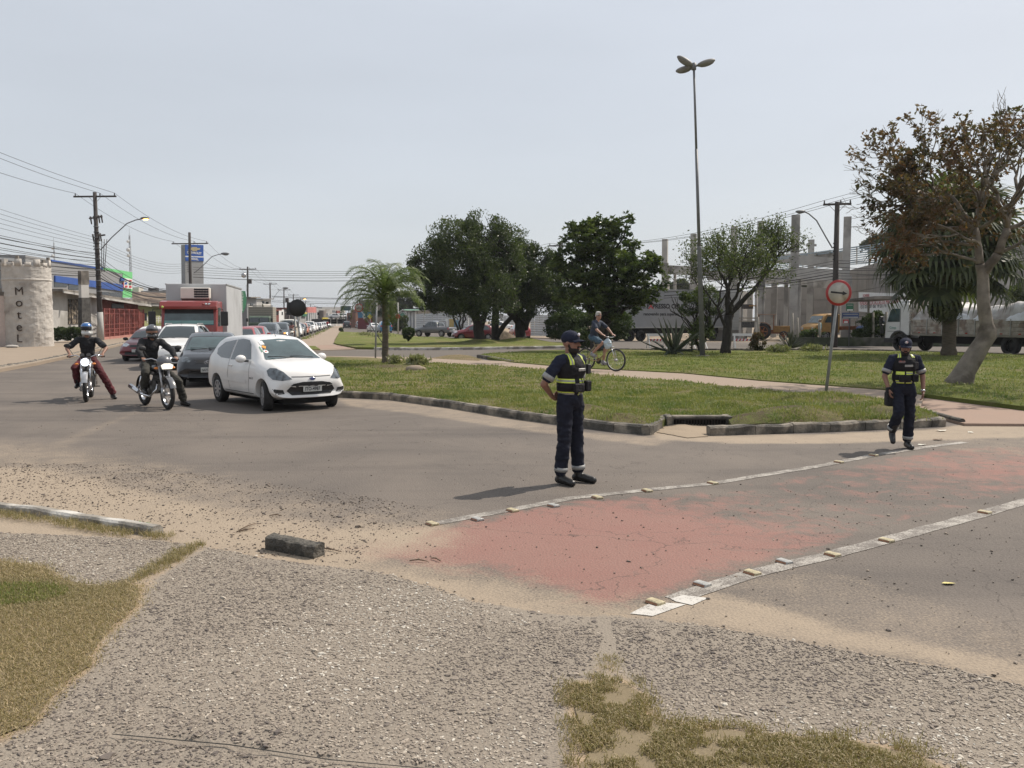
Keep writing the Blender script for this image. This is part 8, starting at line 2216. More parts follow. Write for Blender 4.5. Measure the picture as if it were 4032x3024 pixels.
# tall lamp post with three heads
g = G(2766,1403,LZ); lp = empty('lamp_post',(g.x,g.y,LZ),0,'very tall slender galvanised lamp post with three oval heads on the lawn','lamp post')
d_ = g.y; top = PY(2732,262,d_) - lp.location
MB().cyl((0,0,-.1),(0,0,.05),.32).build('foundation',M_kerb,lp)
pts = [Vector((0,0,0)),top * .38,top * .385,top * .72,top * .715,top]
MB().tube(pts[:3],[.13,.10,.10],14).build('pole',M_galv,lp); MB().tube([pts[2] * .98,pts[3]],[.075,.068],14).build('pole_section',M_galv,lp); MB().tube([pts[4],pts[5]],[.055,.05],14).build('pole_section',M_galv,lp)
MB().cyl(top - Vector((0,0,.15)),top + Vector((0,0,.15)),.11).build('pole_cap',M_galv,lp)
for (hx_,hy_,hz_,px_t,py_t) in ((-.62,.0,.62,2698,241),(-.85,.35,.28,2700,265),(.98,.0,.38,2780,247)):
 dirv = (PY(px_t,py_t,d_) - lp.location - top); dirv.y += hy_ * .8
 dn_ = dirv.normalized();
 arm = MB().tube([top,top + dirv * .35],.05,8).build('lamp_arm',M_galv,lp)
 rot = dn_.to_track_quat('X','Z').to_matrix()
 MB().ell(top + dirv * 1.0,(.44,.20,.13),18,10,rot).build('lamp_head',mat('lamp_shell',(.17,.165,.15),.55,var=.2),arm)
 MB().ell(top + dirv * 1.02 + rot @ Vector((0,0,-.05)),(.36,.16,.12),18,8,rot).build('lamp_glass',mat('lamp_glass',(.16,.16,.15),.25),arm)
# round arrow sign
M_sred = mat('sign_red',(.36,.035,.035),.45,var=.12,nscale=8); M_swht = mat('sign_white_dirty',(.40,.38,.33),.55,var=.2,nscale=6,col2=(.26,.23,.17),c2amt=.4); M_spole = mat('grey_painted_pole',(.20,.21,.21),.5,var=.2,nscale=9)
def disc_sign(px,py,rpx,d,basepx,basepy,label,zb=0.0,face=True,m_back=None,inner=None,tilt=0,extra_back=False):
 b = G(basepx,basepy,zb) if basepy else PY(basepx,1262,d); b = Vector((b.x,d,zb)); c = PY(px,py,d); r = rpx * d / 3300
 root = empty('road_sign',b,0,label,'road sign'); cc_ = c - b
 t = cc_ * ((cc_.z + r * .9) / cc_.z)
 MB().tube([Vector((0,.04,-.05)),t + Vector((0,.04,0))],.032,10).build('sign_pole',M_spole,root)
 if face:
  MB().lathe([(.001,0),(r,0),(r,-.004),(.001,-.004)],40,axis='Y',o=cc_).build('sign_face',M_sred,root)
  MB().lathe([(.001,-.0045),(r * .80,-.0045),(r * .80,-.008),(.001,-.008)],40,axis='Y',o=cc_).build('sign_field',M_swht,root)
 else:
  MB().lathe([(.001,.02),(r,.02),(r,.0),(.001,.0)],40,axis='Y',o=cc_).build('sign_back',m_back,root)
 return root,cc_,r
sg,c_,r_s = disc_sign(3302,1153,51,17.8,3266,1571,'round red-ringed sign with a black right arrow on a leaning grey pole',.15)
a = R(-6); R2 = Matrix.Rotation(-a,3,'Y')
ar = [(-.62,-.07),(.30,-.07),(.30,-.17),(.66,0),(.30,.17),(.30,.07),(-.62,.07)]
V = [c_ + R2 @ Vector((x * r_s,-.0085,z * r_s)) for x,z in ar] + [c_ + R2 @ Vector((x * r_s,-.0115,z * r_s)) for x,z in ar]
MB().add(V,[tuple(range(7)),tuple(reversed(range(7,14)))] + [(i,(i + 1) % 7,(i + 1) % 7 + 7,i + 7) for i in range(7)]).build('arrow',M_ink,sg)
for z in (-.3,.3): MB().box(c_ + Vector((-.03 * z,.02,z * .6)),(.10,.04,.03)).build('clamp',M_galv,sg)
# no-cycling sign: bicycle pictogram
sg,c_,r_s = disc_sign(1413,1212,16.5,60,1440,1362,'round red-ringed sign with a bicycle pictogram by the median path',.2)
pic = lambda pts,w=.035: MB().tube([c_ + Vector((x * r_s,-.012,z * r_s)) for x,z in pts],w * r_s,6)
for x in (-.38,.38): pic([(x + .2 * math.cos(k * math.pi / 8),-.15 + .2 * math.sin(k * math.pi / 8)) for k in range(17)]).build('pictogram_wheel',M_ink,sg)
pic([(-.38,-.15),(-.12,.15),(.22,.15),(.05,-.15),(-.38,-.15)]).build('pictogram_frame',M_ink,sg); pic([(-.12,.15),(.05,-.15)]).build('pictogram_frame',M_ink,sg); pic([(.38,-.15),(.2,.25),(.1,.28)]).build('pictogram_fork',M_ink,sg); pic([(-.2,.22),(-.05,.22)],.06).build('pictogram_saddle',M_ink,sg)
M_sblack = mat('sign_back_black',(.018,.018,.018),.6)
disc_sign(1171,1213,34,37,1181,None,'round black sign back on a grey pole behind the white hatchback',.05,False,M_sblack)
b = PY(1162,1262,39); rt = empty('road_sign',(b.x,39,.05),0,'square black sign back just left of the round one','road sign')
MB().tube([(0,.04,0),(PY(1157,1190,39).x - b.x,.04,PY(1157,1190,39).z)],.032,8).build('sign_pole',M_spole,rt)
c_ = PY(1148,1216,39) - rt.location; MB().box(c_,(.46,.02,.60),rot=Matrix.Rotation(R(4),3,'Y')).build('sign_back',M_sblack,rt)
g = G(1478,1408,LZ); pl = empty('sign_pole',g,0,'bare grey sign pole standing left of the palm trunk','pole'); t = PY(1483,1193,g.y) - g
MB().tube([(0,0,-.1),t],.04,8).build('pole',M_spole,pl); MB().cyl(t,t + Vector((0,0,.03)),.045).build('cap',M_galv,pl)
for px,py,h_,lab,m in ((1531,1318,4.0,'pale thin post behind the palm trunk with a small red sign',M_lwall),(1568,1320,4.0,'pale thin post left of the entrance porch',M_lwall)):
 g = G(px,py); rt = empty('street_post',g,0,lab,'post'); MB().cyl((0,0,0),(0,0,h_),.10,.08).build('post',m,rt); MB().lathe([(.001,-.14),(.28,-.14),(.28,-.12)],16,axis='Y',o=(0,0,2.3)).build('small_sign',M_lred,rt)
p = PY(1457,1246,120); rt = empty('road_sign',(p.x,120,0),0,'small yellow diamond sign right of the mural','road sign'); MB().box((0,0,p.z),(.55,.03,.55),rot=Matrix.Rotation(R(45),3,'Y')).build('sign_face',mat('sign_yellow',(.55,.45,.08),.5),rt); MB().cyl((0,.03,0),(0,.03,p.z),.04).build('sign_pole',M_spole,rt)
# ------------------------------------------------------------------ vegetation
M_bark = mat('dark_bark',(0.030,0.026,0.022),0.95,var=0.4,nscale=5,bump=1.5,bscale=14,stretch=(3,3,0.7)); M_barkl = mat('pale_bark',(0.19,0.165,0.135),0.95,var=0.3,nscale=4,bump=1.2,bscale=12,col2=(0.09,0.075,0.06),c2amt=0.4)
M_palmb = mat('palm_trunk',(0.105,0.085,0.062),0.95,var=0.3,nscale=4,bump=1.5,bscale=9,stretch=(1,1,5))
L_fic = leaf_mat('fig_leaf',(0.030,0.046,0.018),(0.110,0.135,0.046),0.32,0.4); L_rub = leaf_mat('rubber_leaf',(0.030,0.050,0.020),(0.155,0.190,0.055),0.30,0.3)
L_open = leaf_mat('loose_leaf',(0.035,0.055,0.018),(0.130,0.150,0.050),0.3); L_alm = leaf_mat('almond_leaf',(0.062,0.060,0.036),(0.160,0.085,0.055),0.40)
L_palm = leaf_mat('palm_leaf',(0.050,0.080,0.026),(0.20,0.24,0.085),0.35); L_fan = leaf_mat('fan_leaf',(0.032,0.045,0.022),(0.12,0.135,0.060),0.3); L_dead = leaf_mat('dead_frond',(0.10,0.065,0.03),(0.30,0.19,0.08),0.2)
L_shrub = leaf_mat('shrub_leaf',(0.030,0.052,0.018),(0.095,0.13,0.040),0.25); L_aga = leaf_mat('agave_leaf',(0.050,0.065,0.045),(0.12,0.13,0.075),0.05,0.45); L_redb = leaf_mat('reddish_leaf',(0.05,0.06,0.025),(0.20,0.11,0.06),0.25)
L_pale = leaf_mat('variegated_leaf',(0.16,0.18,0.07),(0.42,0.40,0.22),0.2); L_far = leaf_mat('far_leaf',(0.045,0.055,0.035),(0.10,0.11,0.06),0.2)
def leaves(name,C,size,m,parent,seed,asp=0.5,tint=None,up=0.35,N=None,fold=0.15):
 r = rng_(seed); n = len(C); s = size * r.uniform(0.6,1.3,n)
 d = r.normal(0,1,(n,3)); d[:,2] -= 0.3
 if N is not None: d = d * 0.55 + N * 1.4
 d /= np.linalg.norm(d,axis=1,keepdims=True) + 1e-9
 q = r.normal(0,1,(n,3)); q[:,2] += up * 2; sd = np.cross(d,q); sd /= np.linalg.norm(sd,axis=1,keepdims=True) + 1e-9
 nn = np.cross(sd,d)
 B = C - d * (s * 0.5)[:,None]; T = C + d * (s * 0.5)[:,None]; mid = C + nn * (s * fold)[:,None]
 Lf = mid - sd * (s * asp * 0.5)[:,None]; Rt = mid + sd * (s * asp * 0.5)[:,None]
 V = np.stack([B,Lf,T,Rt],1).reshape(-1,3)
 F = (np.array([(0,1,2),(0,2,3)])[None] + (np.arange(n) * 4)[:,None,None]).reshape(-1,3)
 t = tint if tint is not None else r.uniform(0,1,n)
 me = np_mesh(name,V,F,{'tint': ('FACE',np.repeat(np.clip(t,0,1),2))})
 o = link(name,me,m,parent); tag(o,kind='stuff'); return o
def lobe_points(lobes,n,seed,inner=0.45,freq=0.9,thr=-0.08,jit=0.0):
 r = rng_(seed); vol = np.array([l[3] ** 2 * (l[4] if len(l) > 4 else 1) for l in lobes]); vol = vol / vol.sum(); out = []; tin = []
 for l,v in zip(lobes,vol):
  k = int(n * v * 2.2); d = r.normal(0,1,(k,3)); d /= np.linalg.norm(d,axis=1,keepdims=True)
  rad = (inner ** 3 + (1 - inner ** 3) * r.uniform(0,1,k)) ** (1 / 3)
  lump = np.array([mnoise.noise(Vector((x[0] * 2.2 + l[0],x[1] * 2.2,x[2] * 2.2 + l[2]))) for x in d])
  rad = rad * (1 + 0.28 * lump) * r.normal(1.0,0.05,k)
  P = d * rad[:,None] * l[3] * np.array([1,1,(l[4] if len(l) > 4 else .85)]) + np.array(l[:3])
  f = np.array([mnoise.fractal(Vector(p * freq),1,2,3) for p in P]); keep = f + r.normal(0,.08,k) > thr
  P,f,d2,rad = P[keep],f[keep],d[keep],rad[keep]
  out.append(P[: int(n * v)]); tin.append(np.clip(0.25 + f * 0.7 + d2[:,2] * .15 + r.normal(0,.18,len(f)),0,1)[: int(n * v)])
 return np.concatenate(out),np.concatenate(tin)
def wob(p,q,n,amp,seed):
 p,q = Vector(p),Vector(q); L_ = (q - p).length
 return [p.lerp(q,k / n) + Vector([mnoise.noise(Vector((k * .9 + seed,a * 7.3,seed))) * amp * L_ * math.sin(math.pi * k / n) for a in range(3)]) for k in range(n + 1)]
def limb(mb,p,q,r0,r1,seed=1,amp=.12,n=6,m=8):
 P = wob(p,q,n,amp,seed); mb.tube(P,[r0 + (r1 - r0) * k / n for k in range(n + 1)],m); return P
def grow(mb,p,d,L_,r,depth,seed,tips,spread=.7,ratio=.72,kids=(2,3),up=.15,minr=.006):
 rr = random.Random(seed); d = Vector(d).normalized(); q = p + d * L_
 P = limb(mb,p,q,r,r * .68,seed * .37,.14,4,7 if r > .04 else 4)
 if depth == 0: tips.append((q,d)); return
 if depth <= 2: tips.append((P[2],d))
 for k in range(rr.randint(*kids)):
  ax = Vector((rr.gauss(0,1),rr.gauss(0,1),rr.gauss(0,1))); ax = (ax - d * ax.dot(d)).normalized()
  nd = (d + ax * rr.uniform(.35,1.0) * spread + Vector((0,0,up))).normalized()
  st_ = q if k < 2 else P[3]
  grow(mb,st_,nd,L_ * ratio * rr.uniform(.75,1.2),max(minr,r * .62),depth - 1,seed * 3 + k * 17 + 1,tips,spread,ratio,kids,up,minr)
def px_lobes(L_,d,base):
 out = []
 for (x,y,rp,*e) in L_:
  dd_ = d + (e[0] if e else 0); c = PY(x,y,dd_) - base; out.append((c.x,c.y,c.z,rp * dd_ / 3300,e[1] if len(e) > 1 else .9))
 return out
# two big dense fig trees
def fig_tree(base_px,lobes,label,trunks,n,seed,size=.17):
 b = G(base_px[0],base_px[1],LZ); root = empty('fig_tree',b,0,label,'tree','big dark trees on the upper lawn')
 t = MB(); LB_ = px_lobes(lobes,b.y,b)
 for i,(pts,r0,r1) in enumerate(trunks):
  P = [PY(x,y,b.y + dy) - b for x,y,dy in pts]; P[0].z = -.15 if pts[0][1] > 1335 else P[0].z
  q = []
  for a,c in zip(P[:-1],P[1:]): q += wob(a,c,3,.10,i * 3.1)[:-1]
  q.append(P[-1]); t = MB(); t.tube(q,[r0 * (1.35 if k == 0 else 1) + (r1 - r0) * k / (len(q) - 1) for k in range(len(q))],12); t.build('trunk' if P[0].z < 0 and i != 1 else 'limb',M_bark,root)
 br = MB(); rr = random.Random(seed)
 for l in LB_:
  for k in range(3):
   a = P[-1] if rr.random() < .5 else Vector(trunks and (PY(*trunks[rr.randrange(len(trunks))][0][-1][:2],b.y) - b))
   limb(br,a,Vector(l[:3]) + Vector((rr.uniform(-.6,.6),rr.uniform(-.6,.6),rr.uniform(-.2,.8))) * l[3],.10,.02,rr.random() * 9,.15,6,6)
 tag(br.build('branches',M_bark,root),kind='stuff')
 C,tn = lobe_points(LB_,n,seed,.30,.85,-.16)
 leaves('crown',C,size,L_fic,root,seed,.55,tn)
 return root
fig_tree((1890,1352),[(1790,950,105),(1905,935,110,1),(1990,955,85,2),(1720,1030,105,0),(1840,1040,140,0),(1960,1040,120,1),(1710,1130,100,-1),(1830,1150,120,0),(1930,1160,120,-1),(1660,1110,60,-1),(1780,1200,60,-1),(1690,1190,55,0),(1860,890,45,1),(1930,885,45,1),(1650,1050,50,0)],
         'large dense dark fig tree with a forked trunk, left of the pair',[([(1892,1354,0),(1882,1270,0),(1848,1190,0)],.42,.30),([(1888,1285,0),(1925,1200,.5)],.27,.18),([(1952,1342,4),(1950,1260,4),(1955,1190,3)],.32,.24),([(1955,1320,4),(1985,1280,3.5),(2045,1210,3)],.22,.15)],62000,101)
fig_tree((2052,1346),[(2060,1010,80,0),(2120,1050,85,0),(2060,1110,105,-1),(2140,1130,95,-1),(2010,1150,90,-1),(2180,1190,60,-1),(2080,1195,70,-1),(2180,1060,55,1),(2095,985,40),(2150,1005,35),(2190,1120,75,0),(2235,1170,55,0),(2010,1060,70,0)],
         'large dense dark fig tree with one thick trunk, right of the pair',[([(2052,1350,0),(2047,1270,0),(2035,1190,0)],.44,.32),([(2055,1280,0),(2085,1235,.5),(2100,1180,1)],.45,.3),([(2040,1260,0),(2000,1225,0),(1990,1190,0)],.28,.18)],44000,102)
# small multi-stem tree under the left crown
b = G(1812,1334,LZ); rt = empty('small_tree',(b.x,b.y + 2,.5),0,'small multi-stemmed tree on a grass mound beneath the left fig tree','tree'); t = MB(); tips = []
for k,(dx_,dz_) in enumerate(((-1.4,3.0),(-.4,3.4),(.5,3.2),(.2,2.4))): limb(t,(0,0,-.2),(dx_,k * .2,dz_),.11,.05,k + 2.,.12); tips.append(Vector((dx_,k * .2,dz_)))
t.build('trunk',M_bark,rt); C,tn = lobe_points([(p.x,p.y,p.z + .5,1.3) for p in tips],2600,9,.2,1.2,.05); leaves('crown',C,.16,L_fic,rt,9,.6,tn)
# rubber tree with big leaves in rosettes
b = G(2352,1392,LZ); b = Vector((PY(2352,1262,46).x,46,LZ)); rt = empty('rubber_tree',b,0,'dark broad-leaved rubber tree with a jagged top behind the cyclist','tree')
lob = px_lobes([(2300,960,95),(2380,930,90,.5),(2440,905,55,0),(2470,875,32,0),(2250,1030,75,0),(2350,1050,120),(2440,1060,95,-.5),(2520,1050,75,0),(2580,1100,60,0),(2560,1040,45),(2450,1150,85),(2520,1140,60,-.6),(2260,1130,90),(2350,1160,95),(2200,1060,45),(2560,1175,35),(2420,1215,60),(2500,1205,40),(2340,880,30),(2270,900,28),(2490,960,30)],46,b)
t = MB(); limb(t,(.25,.2,-.2),(.7,.3,2.6),.22,.16,2.0); t.build('stem',M_bark,rt); t = MB(); limb(t,(0,0,-.2),(.1,0,2.2),.42,.30,1.0,.05)
for i,l in enumerate(lob): limb(t,(.1,0,1.9),Vector(l[:3]),.15,.03,i * 1.3,.16,6,6)
t.build('trunk',M_bark,rt)
C,tn = lobe_points(lob,2600,55,.35,.9,-.15); rr = rng_(56); CC = []; NN = []; TT = []
for c,t_ in zip(C,tn):
 k = 8; a = rr.uniform(0,6.28,k); e = rr.uniform(-.3,1.0,k); d = np.stack([np.cos(a) * np.cos(e),np.sin(a) * np.cos(e),np.sin(e)],1)
 CC.append(c + d * .13); NN.append(d); TT.append(np.clip(t_ * 1.1 - .1 + d[:,2] * .2 + rr.normal(0,.1,k),0,1))
leaves('crown',np.concatenate(CC),.27,L_rub,rt,57,.38,np.concatenate(TT),.5,np.concatenate(NN))
# clipped round shrubs
def bush(name,lobes,d,base,label,m,n,size,seed,cat='shrub',asp=.6,thr=-.25,inner=.72,group=None,stem=True):
 b = Vector((PY(base,1262,d).x,d,.0)); rt = empty(name,b,0,label,cat,group); LB_ = px_lobes(lobes,d,b)
 C,tn = lobe_points(LB_,n,seed,inner,1.2,thr); C = C[C[:,2] > .02]; tn = tn[: len(C)]
 leaves('foliage',C,size,m,rt,seed,asp,tn)
 if stem:
  s_ = MB()
  for i,l in enumerate(LB_): limb(s_,(0,0,0),Vector(l[:3]) * .8,.05,.012,i * 1.7,.1,4,5)
  s_.build('stems',M_bark,rt)
 return rt
bush('round_shrub',[(2225,1275,66,0,1.0),(2190,1290,48),(2262,1295,52),(2235,1240,45),(2270,1255,40)],64,2230,'large clipped dark green shrub right of the fig trees',L_shrub,15000,.15,61)
bush('round_shrub',[(2330,1275,60,0),(2370,1290,70,0),(2420,1280,70,0),(2300,1330,45,-1)],52,2370,'dark tangled shrub mass behind the cyclist under the rubber tree',L_shrub,13000,.15,62)
bush('round_shrub',[(1608,1312,24,0,1.0),(1598,1305,15),(1618,1305,16)],66,1608,'small round dark shrub on the lawn in front of the porch',L_shrub,5000,.10,63)
bush('flowering_shrub',[(2985,1350,34,0,1.0),(2965,1365,22),(3008,1362,24),(2985,1325,22)],46,2985,'loose reddish-green shrub between the barricade and the yucca',L_redb,2600,.10,64,inner=.2,thr=-.05)
bush('hedge',[(225,1308,20),(245,1308,20),(265,1308,20),(285,1308,20),(305,1308,20),(322,1308,18),(225,1325,18),(265,1325,18),(305,1325,18),(240,1300,16),(290,1300,16)],64,270,'clipped green hedge between the motel tower and the pole',L_shrub,12000,.11,65,'hedge',stem=False)
bush('yard_bush',[(3400,1290,36),(3430,1265,34),(3450,1300,38),(3380,1315,25),(3425,1320,35),(3452,1245,25)],60.5,3425,'tangled green bushes on the yard fence left of the white truck cab',L_shrub,9000,.14,66,thr=-.1,inner=.3)
bush('yard_bush',[(3175,1325,28),(3205,1318,26),(3240,1330,24),(3150,1330,20)],61,3195,'dark scrub in front of the ochre truck',L_shrub,4500,.12,67,thr=-.05,inner=.3)
bush('porch_plants',[(1565,1262,22),(1580,1275,24),(1560,1285,22),(1592,1258,18)],140,1575,'yellowish green climbing plants below the green gable',L_open,3500,.22,68)
bush('path_weed',[(1342,1297,7),(1345,1303,6)],135,1343,'tuft of tall weeds at the far end of the lawn beside the path',L_open,260,.35,69,'weed',inner=.2)
for i,(x,y,n_,s_,lab) in enumerate(((1640,1441,260,26,'pale strappy plant right of the palm trunk'),(1555,1440,90,16,'small pale plant touching the palm trunk'),(3065,1389,260,26,'pale variegated low plants left of the yucca'),(3200,1385,300,30,'pale variegated low plants right of the yucca'),(1440,1322,200,22,'low pale plants on the upper left lawn'),(1500,1326,240,30,'low dark-edged plants on the upper left lawn'))):
 g = G(x,y,LZ); rt = empty('ground_plant',g,0,lab,'plant','low pale lawn plants'); rr = rng_(80 + i); w = s_ * g.y / 3300 * 1.2
 C = np.stack([rr.normal(0,w * .6,n_),rr.normal(0,w * .5,n_),rr.uniform(.05,.34,n_)],1); N = rr.normal(0,.5,(n_,3)); N[:,2] += 1.0
 leaves('leaves',C,.34,L_pale,rt,90 + i,.14,None,.2,N)
g = G(1636,1458,LZ); o = MB().ell((0,0,.04),(.34,.2,.13),14,8).build('rock',M_walk); o.location = g; tag(o,'flat pale rock on the lawn right of the palm trunk','rock')
for v in o.data.vertices: v.co += v.co.normalized() * mnoise.noise(v.co * 7) * .05
# open tree behind the lamp post
b = G(2856,1391,LZ); rt = empty('slender_tree',b,0,'open-crowned tree with dark forking limbs right of the tall lamp post','tree'); t = MB(); tips = []
def pxp(x,y,dy=0): return PY(x,y,b.y + dy) - b
tr_ = wob((0,0,-.15),pxp(2868,1240),5,.05,2.0); t.tube(tr_,[.34,.26,.24,.23,.22,.21],12)
fork = pxp(2868,1240)
limbs = [(fork,pxp(2865,1130),.15,.11,5),(fork,pxp(2985,1120),.15,.10,4),(pxp(2860,1300),pxp(2825,1210,-.5),.09,.06,3),(pxp(2870,1290),pxp(2890,1220,.6),.08,.05,3),(fork,pxp(2905,1150,-1),.10,.07,4)]
for i,(a,c,r0,r1,dp) in enumerate(limbs):
 limb(t,a,c,r0,r1,i * 2.1,.08,5,9); d = (c - a).normalized()
 for k in range(3):
  rr = random.Random(i * 10 + k); nd = (d + Vector((rr.uniform(-.8,.8),rr.uniform(-.7,.7),rr.uniform(.0,.6)))).normalized()
  grow(t,c,nd,1.10,r1 * .8,4,7 + i * 13 + k * 5,tips,.85,.76,(2,3),.10)
t.build('trunk',M_bark,rt)
rr = rng_(71); tp = np.array([tuple(p) for p,d in tips]); pass
sel = tp[rr.integers(0,len(tp),12500)] + rr.normal(0,.17,(12500,3)); leaves('crown',sel,.125,L_open,rt,72,.5)
# small thin tree and shrub just behind the lamp post
b = G(2755,1386,LZ); rt = empty('small_tree',b,0,'small dense dwarf tree hidden behind the foot of the tall lamp post','tree'); t = MB(); tips = []
for k in range(5): grow(t,Vector((0,0,0)),(random.Random(k).uniform(-.5,.5),.2 * k - .4,1.2),1.15,.07,3,k * 7 + 3,tips,.7,.75,(2,3),.2)
t.build('trunk',M_bark,rt)
C,tn = lobe_points([(0,0,.95,.75,1.0),(.2,0,1.5,.55),(-.5,0,2.6,.8),(.3,.3,2.9,.8),(-.9,0,3.0,.4),(.8,0,2.2,.4)],5200,73,.3,1.3,.0); leaves('crown',C,.15,L_rub,rt,74,.4,tn)
# almond tree, reddish leaves, leaning pale trunk
b = G(3765,1512,LZ); rt = empty('almond_tree',b,0,'tall sparse almond tree with reddish-brown leaves and a pale bent trunk at the right edge','tree'); t = MB(); tips = []
tp_ = [Vector((0,0,-.2)),pxp(3800,1460),pxp(3850,1380),pxp(3888,1320),pxp(3885,1280),pxp(3872,1200),pxp(3870,1080,.2),pxp(3858,1040,.2)]
q = []
for a,c in zip(tp_[:-1],tp_[1:]): q += [a,a.lerp(c,.5)]
q.append(tp_[-1]); q[0] = Vector((0,0,-.2)); rad = np.interp(np.linspace(0,1,len(q)),[0,.12,.35,.48,.55,.8,1],[.42,.27,.22,.24,.17,.15,.12])
t.tube(q,list(rad),14)
t.ell(pxp(3895,1300),(.16,.14,.20),10,8)
A1,A2 = pxp(3840,900,.4),pxp(3975,900,-.2)
limb(t,tp_[-2],pxp(3930,1000),.13,.11,3,.06,4,10); limb(t,pxp(3930,1000),pxp(3965,900),.11,.09,4,.06,4,9); limb(t,A1,pxp(3700,900,.3),.07,.05,6,.06,4,8); limb(t,A1,pxp(3740,850,.3),.07,.05,7,.06,4,8); limb(t,tp_[-1],A1,.11,.08,5,.08,5,9)
starts = [(A1,(-.5,.2,.8),1.05,.070),(A1,(.1,-.3,1),1.0,.070),(A1,(-1,-.2,.45),.95,.06),(pxp(3965,900),(.3,.1,1),1.05,.075),(pxp(3965,900),(1,0,.5),1.2,.065),(pxp(3965,900),(-.5,-.3,1),1.0,.065),(pxp(3930,1000),(.9,-.2,.5),1.0,.05),(pxp(3850,960),(-1,.3,.1),.85,.05),(pxp(3850,960),(-.9,-.5,.25),.85,.05),(tp_[-1],(-.8,.1,.3),.8,.045),(A1,(-.5,.6,.75),1.2,.06),(A1,(-.1,-.5,1.2),1.05,.06),(pxp(3700,900,.3),(-.6,.1,.5),.75,.045),(pxp(3740,850,.3),(-.4,.3,.9),.9,.05),(pxp(3740,850,.3),(-.6,-.5,.3),.9,.04),(pxp(3960,820),(.1,-.9,.4),1.1,.05),(pxp(3860,900),(.2,-.9,.5),1.1,.05),(A1,(.4,.5,.9),1.2,.06),(pxp(3965,900),(.2,.6,.7),1.1,.06)]
for i,(p_,d_,L_,r_) in enumerate(starts): grow(t,p_,d_,L_,r_,5,31 + i * 11,tips,.75,.74,(2,3),.10,.005)
t.build('trunk',M_barkl,rt)
tp = np.array([tuple(p) for p,d in tips]); td = np.array([tuple(d) for p,d in tips]); pass
ex,_t = lobe_points([(*pxp(3640,870),1.4,.9),(*pxp(3800,720),1.6,1.0),(*pxp(3950,660),1.4,1.0),(*pxp(3740,950),1.2,.6),(*pxp(3560,1000),.8,.6),(*pxp(3960,830),1.2,.8),(*pxp(3640,680),.8,.9)],420,79,.1,1.1,.0)
tp = np.concatenate([tp,ex]); td = np.concatenate([td,rng_(80).normal(0,.5,ex.shape)])
k_ = tp[:,2] < pxp(3900,420).z + .25 * np.sin(tp[:,0] * 5); tp,td = tp[k_],td[k_]
k_ = (tp[:,0] > pxp(3440,900).x) & ((tp[:,2] > pxp(3700,1130).z)); tp,td = tp[k_],td[k_]
rr = rng_(76); k = 4; C = np.repeat(tp,k,0); D = np.repeat(td,k,0); a = rr.normal(0,1,C.shape); N = D * .5 + a * .7; N /= np.linalg.norm(N,axis=1,keepdims=True)
keep = rr.uniform(0,1,len(C)) < .9; C,N = C[keep],N[keep]
dens = np.array([mnoise.fractal(Vector(c * .7),1,2,3) for c in C]); keep = dens > -.5; C,N,dens = C[keep],N[keep],dens[keep]
leaves('crown',C + N * .08,.14,L_alm,rt,77,.48,np.clip(.5 + dens * .8 + rr.normal(0,.3,len(C)),0,1),.3,N)
# queen palm
def frond_mesh(L_,droop,nleaf,ll,lw,seed,dead=False):
 r = random.Random(seed); P = []; a = math.radians(r.uniform(45,75)) if not dead else -.3; p = Vector((0,0,0)); st_ = L_ / 14; pts = [p.copy()]
 for k in range(14):
  p = p + Vector((math.cos(a) * st_,0,math.sin(a) * st_)); a -= droop / 14 * (0.6 + k * .07); pts.append(p.copy())
 mb = MB(); mb.tube(pts,[.022 * (1 - k / 16) + .004 for k in range(15)],5)
 nf = len(mb.f)
 for i in range(nleaf):
  f = .12 + .88 * i / nleaf; k = min(13,int(f * 14)); q = pts[k].lerp(pts[k + 1],f * 14 - k); t_ = (pts[k + 1] - pts[k]).normalized()
  for s in (-1,1):
   le = ll * math.sin(math.pi * min(.96,f * .8 + .16)) * r.uniform(.8,1.1)
   d1 = (t_ * .55 + Vector((0,s * 1.0,r.uniform(-.1,.45)))).normalized(); m_ = q + d1 * le * .5; e = m_ + (d1 * .7 + Vector((0,0,-.75))).normalized() * le * .5
   w = Vector((t_.x,0,t_.z)) * lw
   n_ = len(mb.v); mb.v += [tuple(q - w * .5),tuple(q + w * .5),tuple(m_ + w * .5),tuple(m_ - w * .5),tuple(e)]
   mb.f += [(n_,n_ + 1,n_ + 2,n_ + 3),(n_ + 3,n_ + 2,n_ + 4)]; mb.sm += [False,False]
 me = mb.mesh('frond',normals=False); at_ = me.attributes.new('tint','FLOAT','FACE')
 rr = np.random.default_rng(seed); v = np.clip(rr.normal(.4,.25,len(me.polygons)),0,1); at_.data.foreach_set('value',v.astype(np.float32)); return me
b = G(1518,1437,LZ); rt = empty('queen_palm',b,0,'young feather-leaved palm with arching fronds on the front lawn left of centre','palm')
hb_ = PY(1520,1190,b.y).z - LZ
mb = MB(); mb.tube([Vector((mnoise.noise(Vector((k * .3,0,0))) * .03,0,hb_ * k / 24 - .05)) for k in range(25)],[(.165 if k < 3 else .13) * (1 - k * .012) * (1 + .06 * (k % 2)) for k in range(25)],14); mb.build('trunk',M_palmb,rt)
MB().tube([(0,0,hb_ - .1),(0,0,hb_ + .45)],[.12,.05],10).build('crownshaft',mat('green_shaft',(.07,.09,.03),.7),rt)
fm = [frond_mesh(2.0,2.1,38,.50,.020,s) for s in (1,2,3)] + [frond_mesh(1.75,2.5,42,.46,.020,s) for s in (4,5)]
rr = random.Random(4)
for i in range(36):
 o = link('frond',fm[i % 5],L_palm,rt); lvl = i / 36
 o.location = (0,0,hb_ + .30 - .35 * lvl); o.rotation_euler = (0,R(-24 + 50 * lvl),i * 2.399 + rr.uniform(-.2,.2)); s_ = rr.uniform(1.0,1.3); o.scale = (s_,s_,s_)
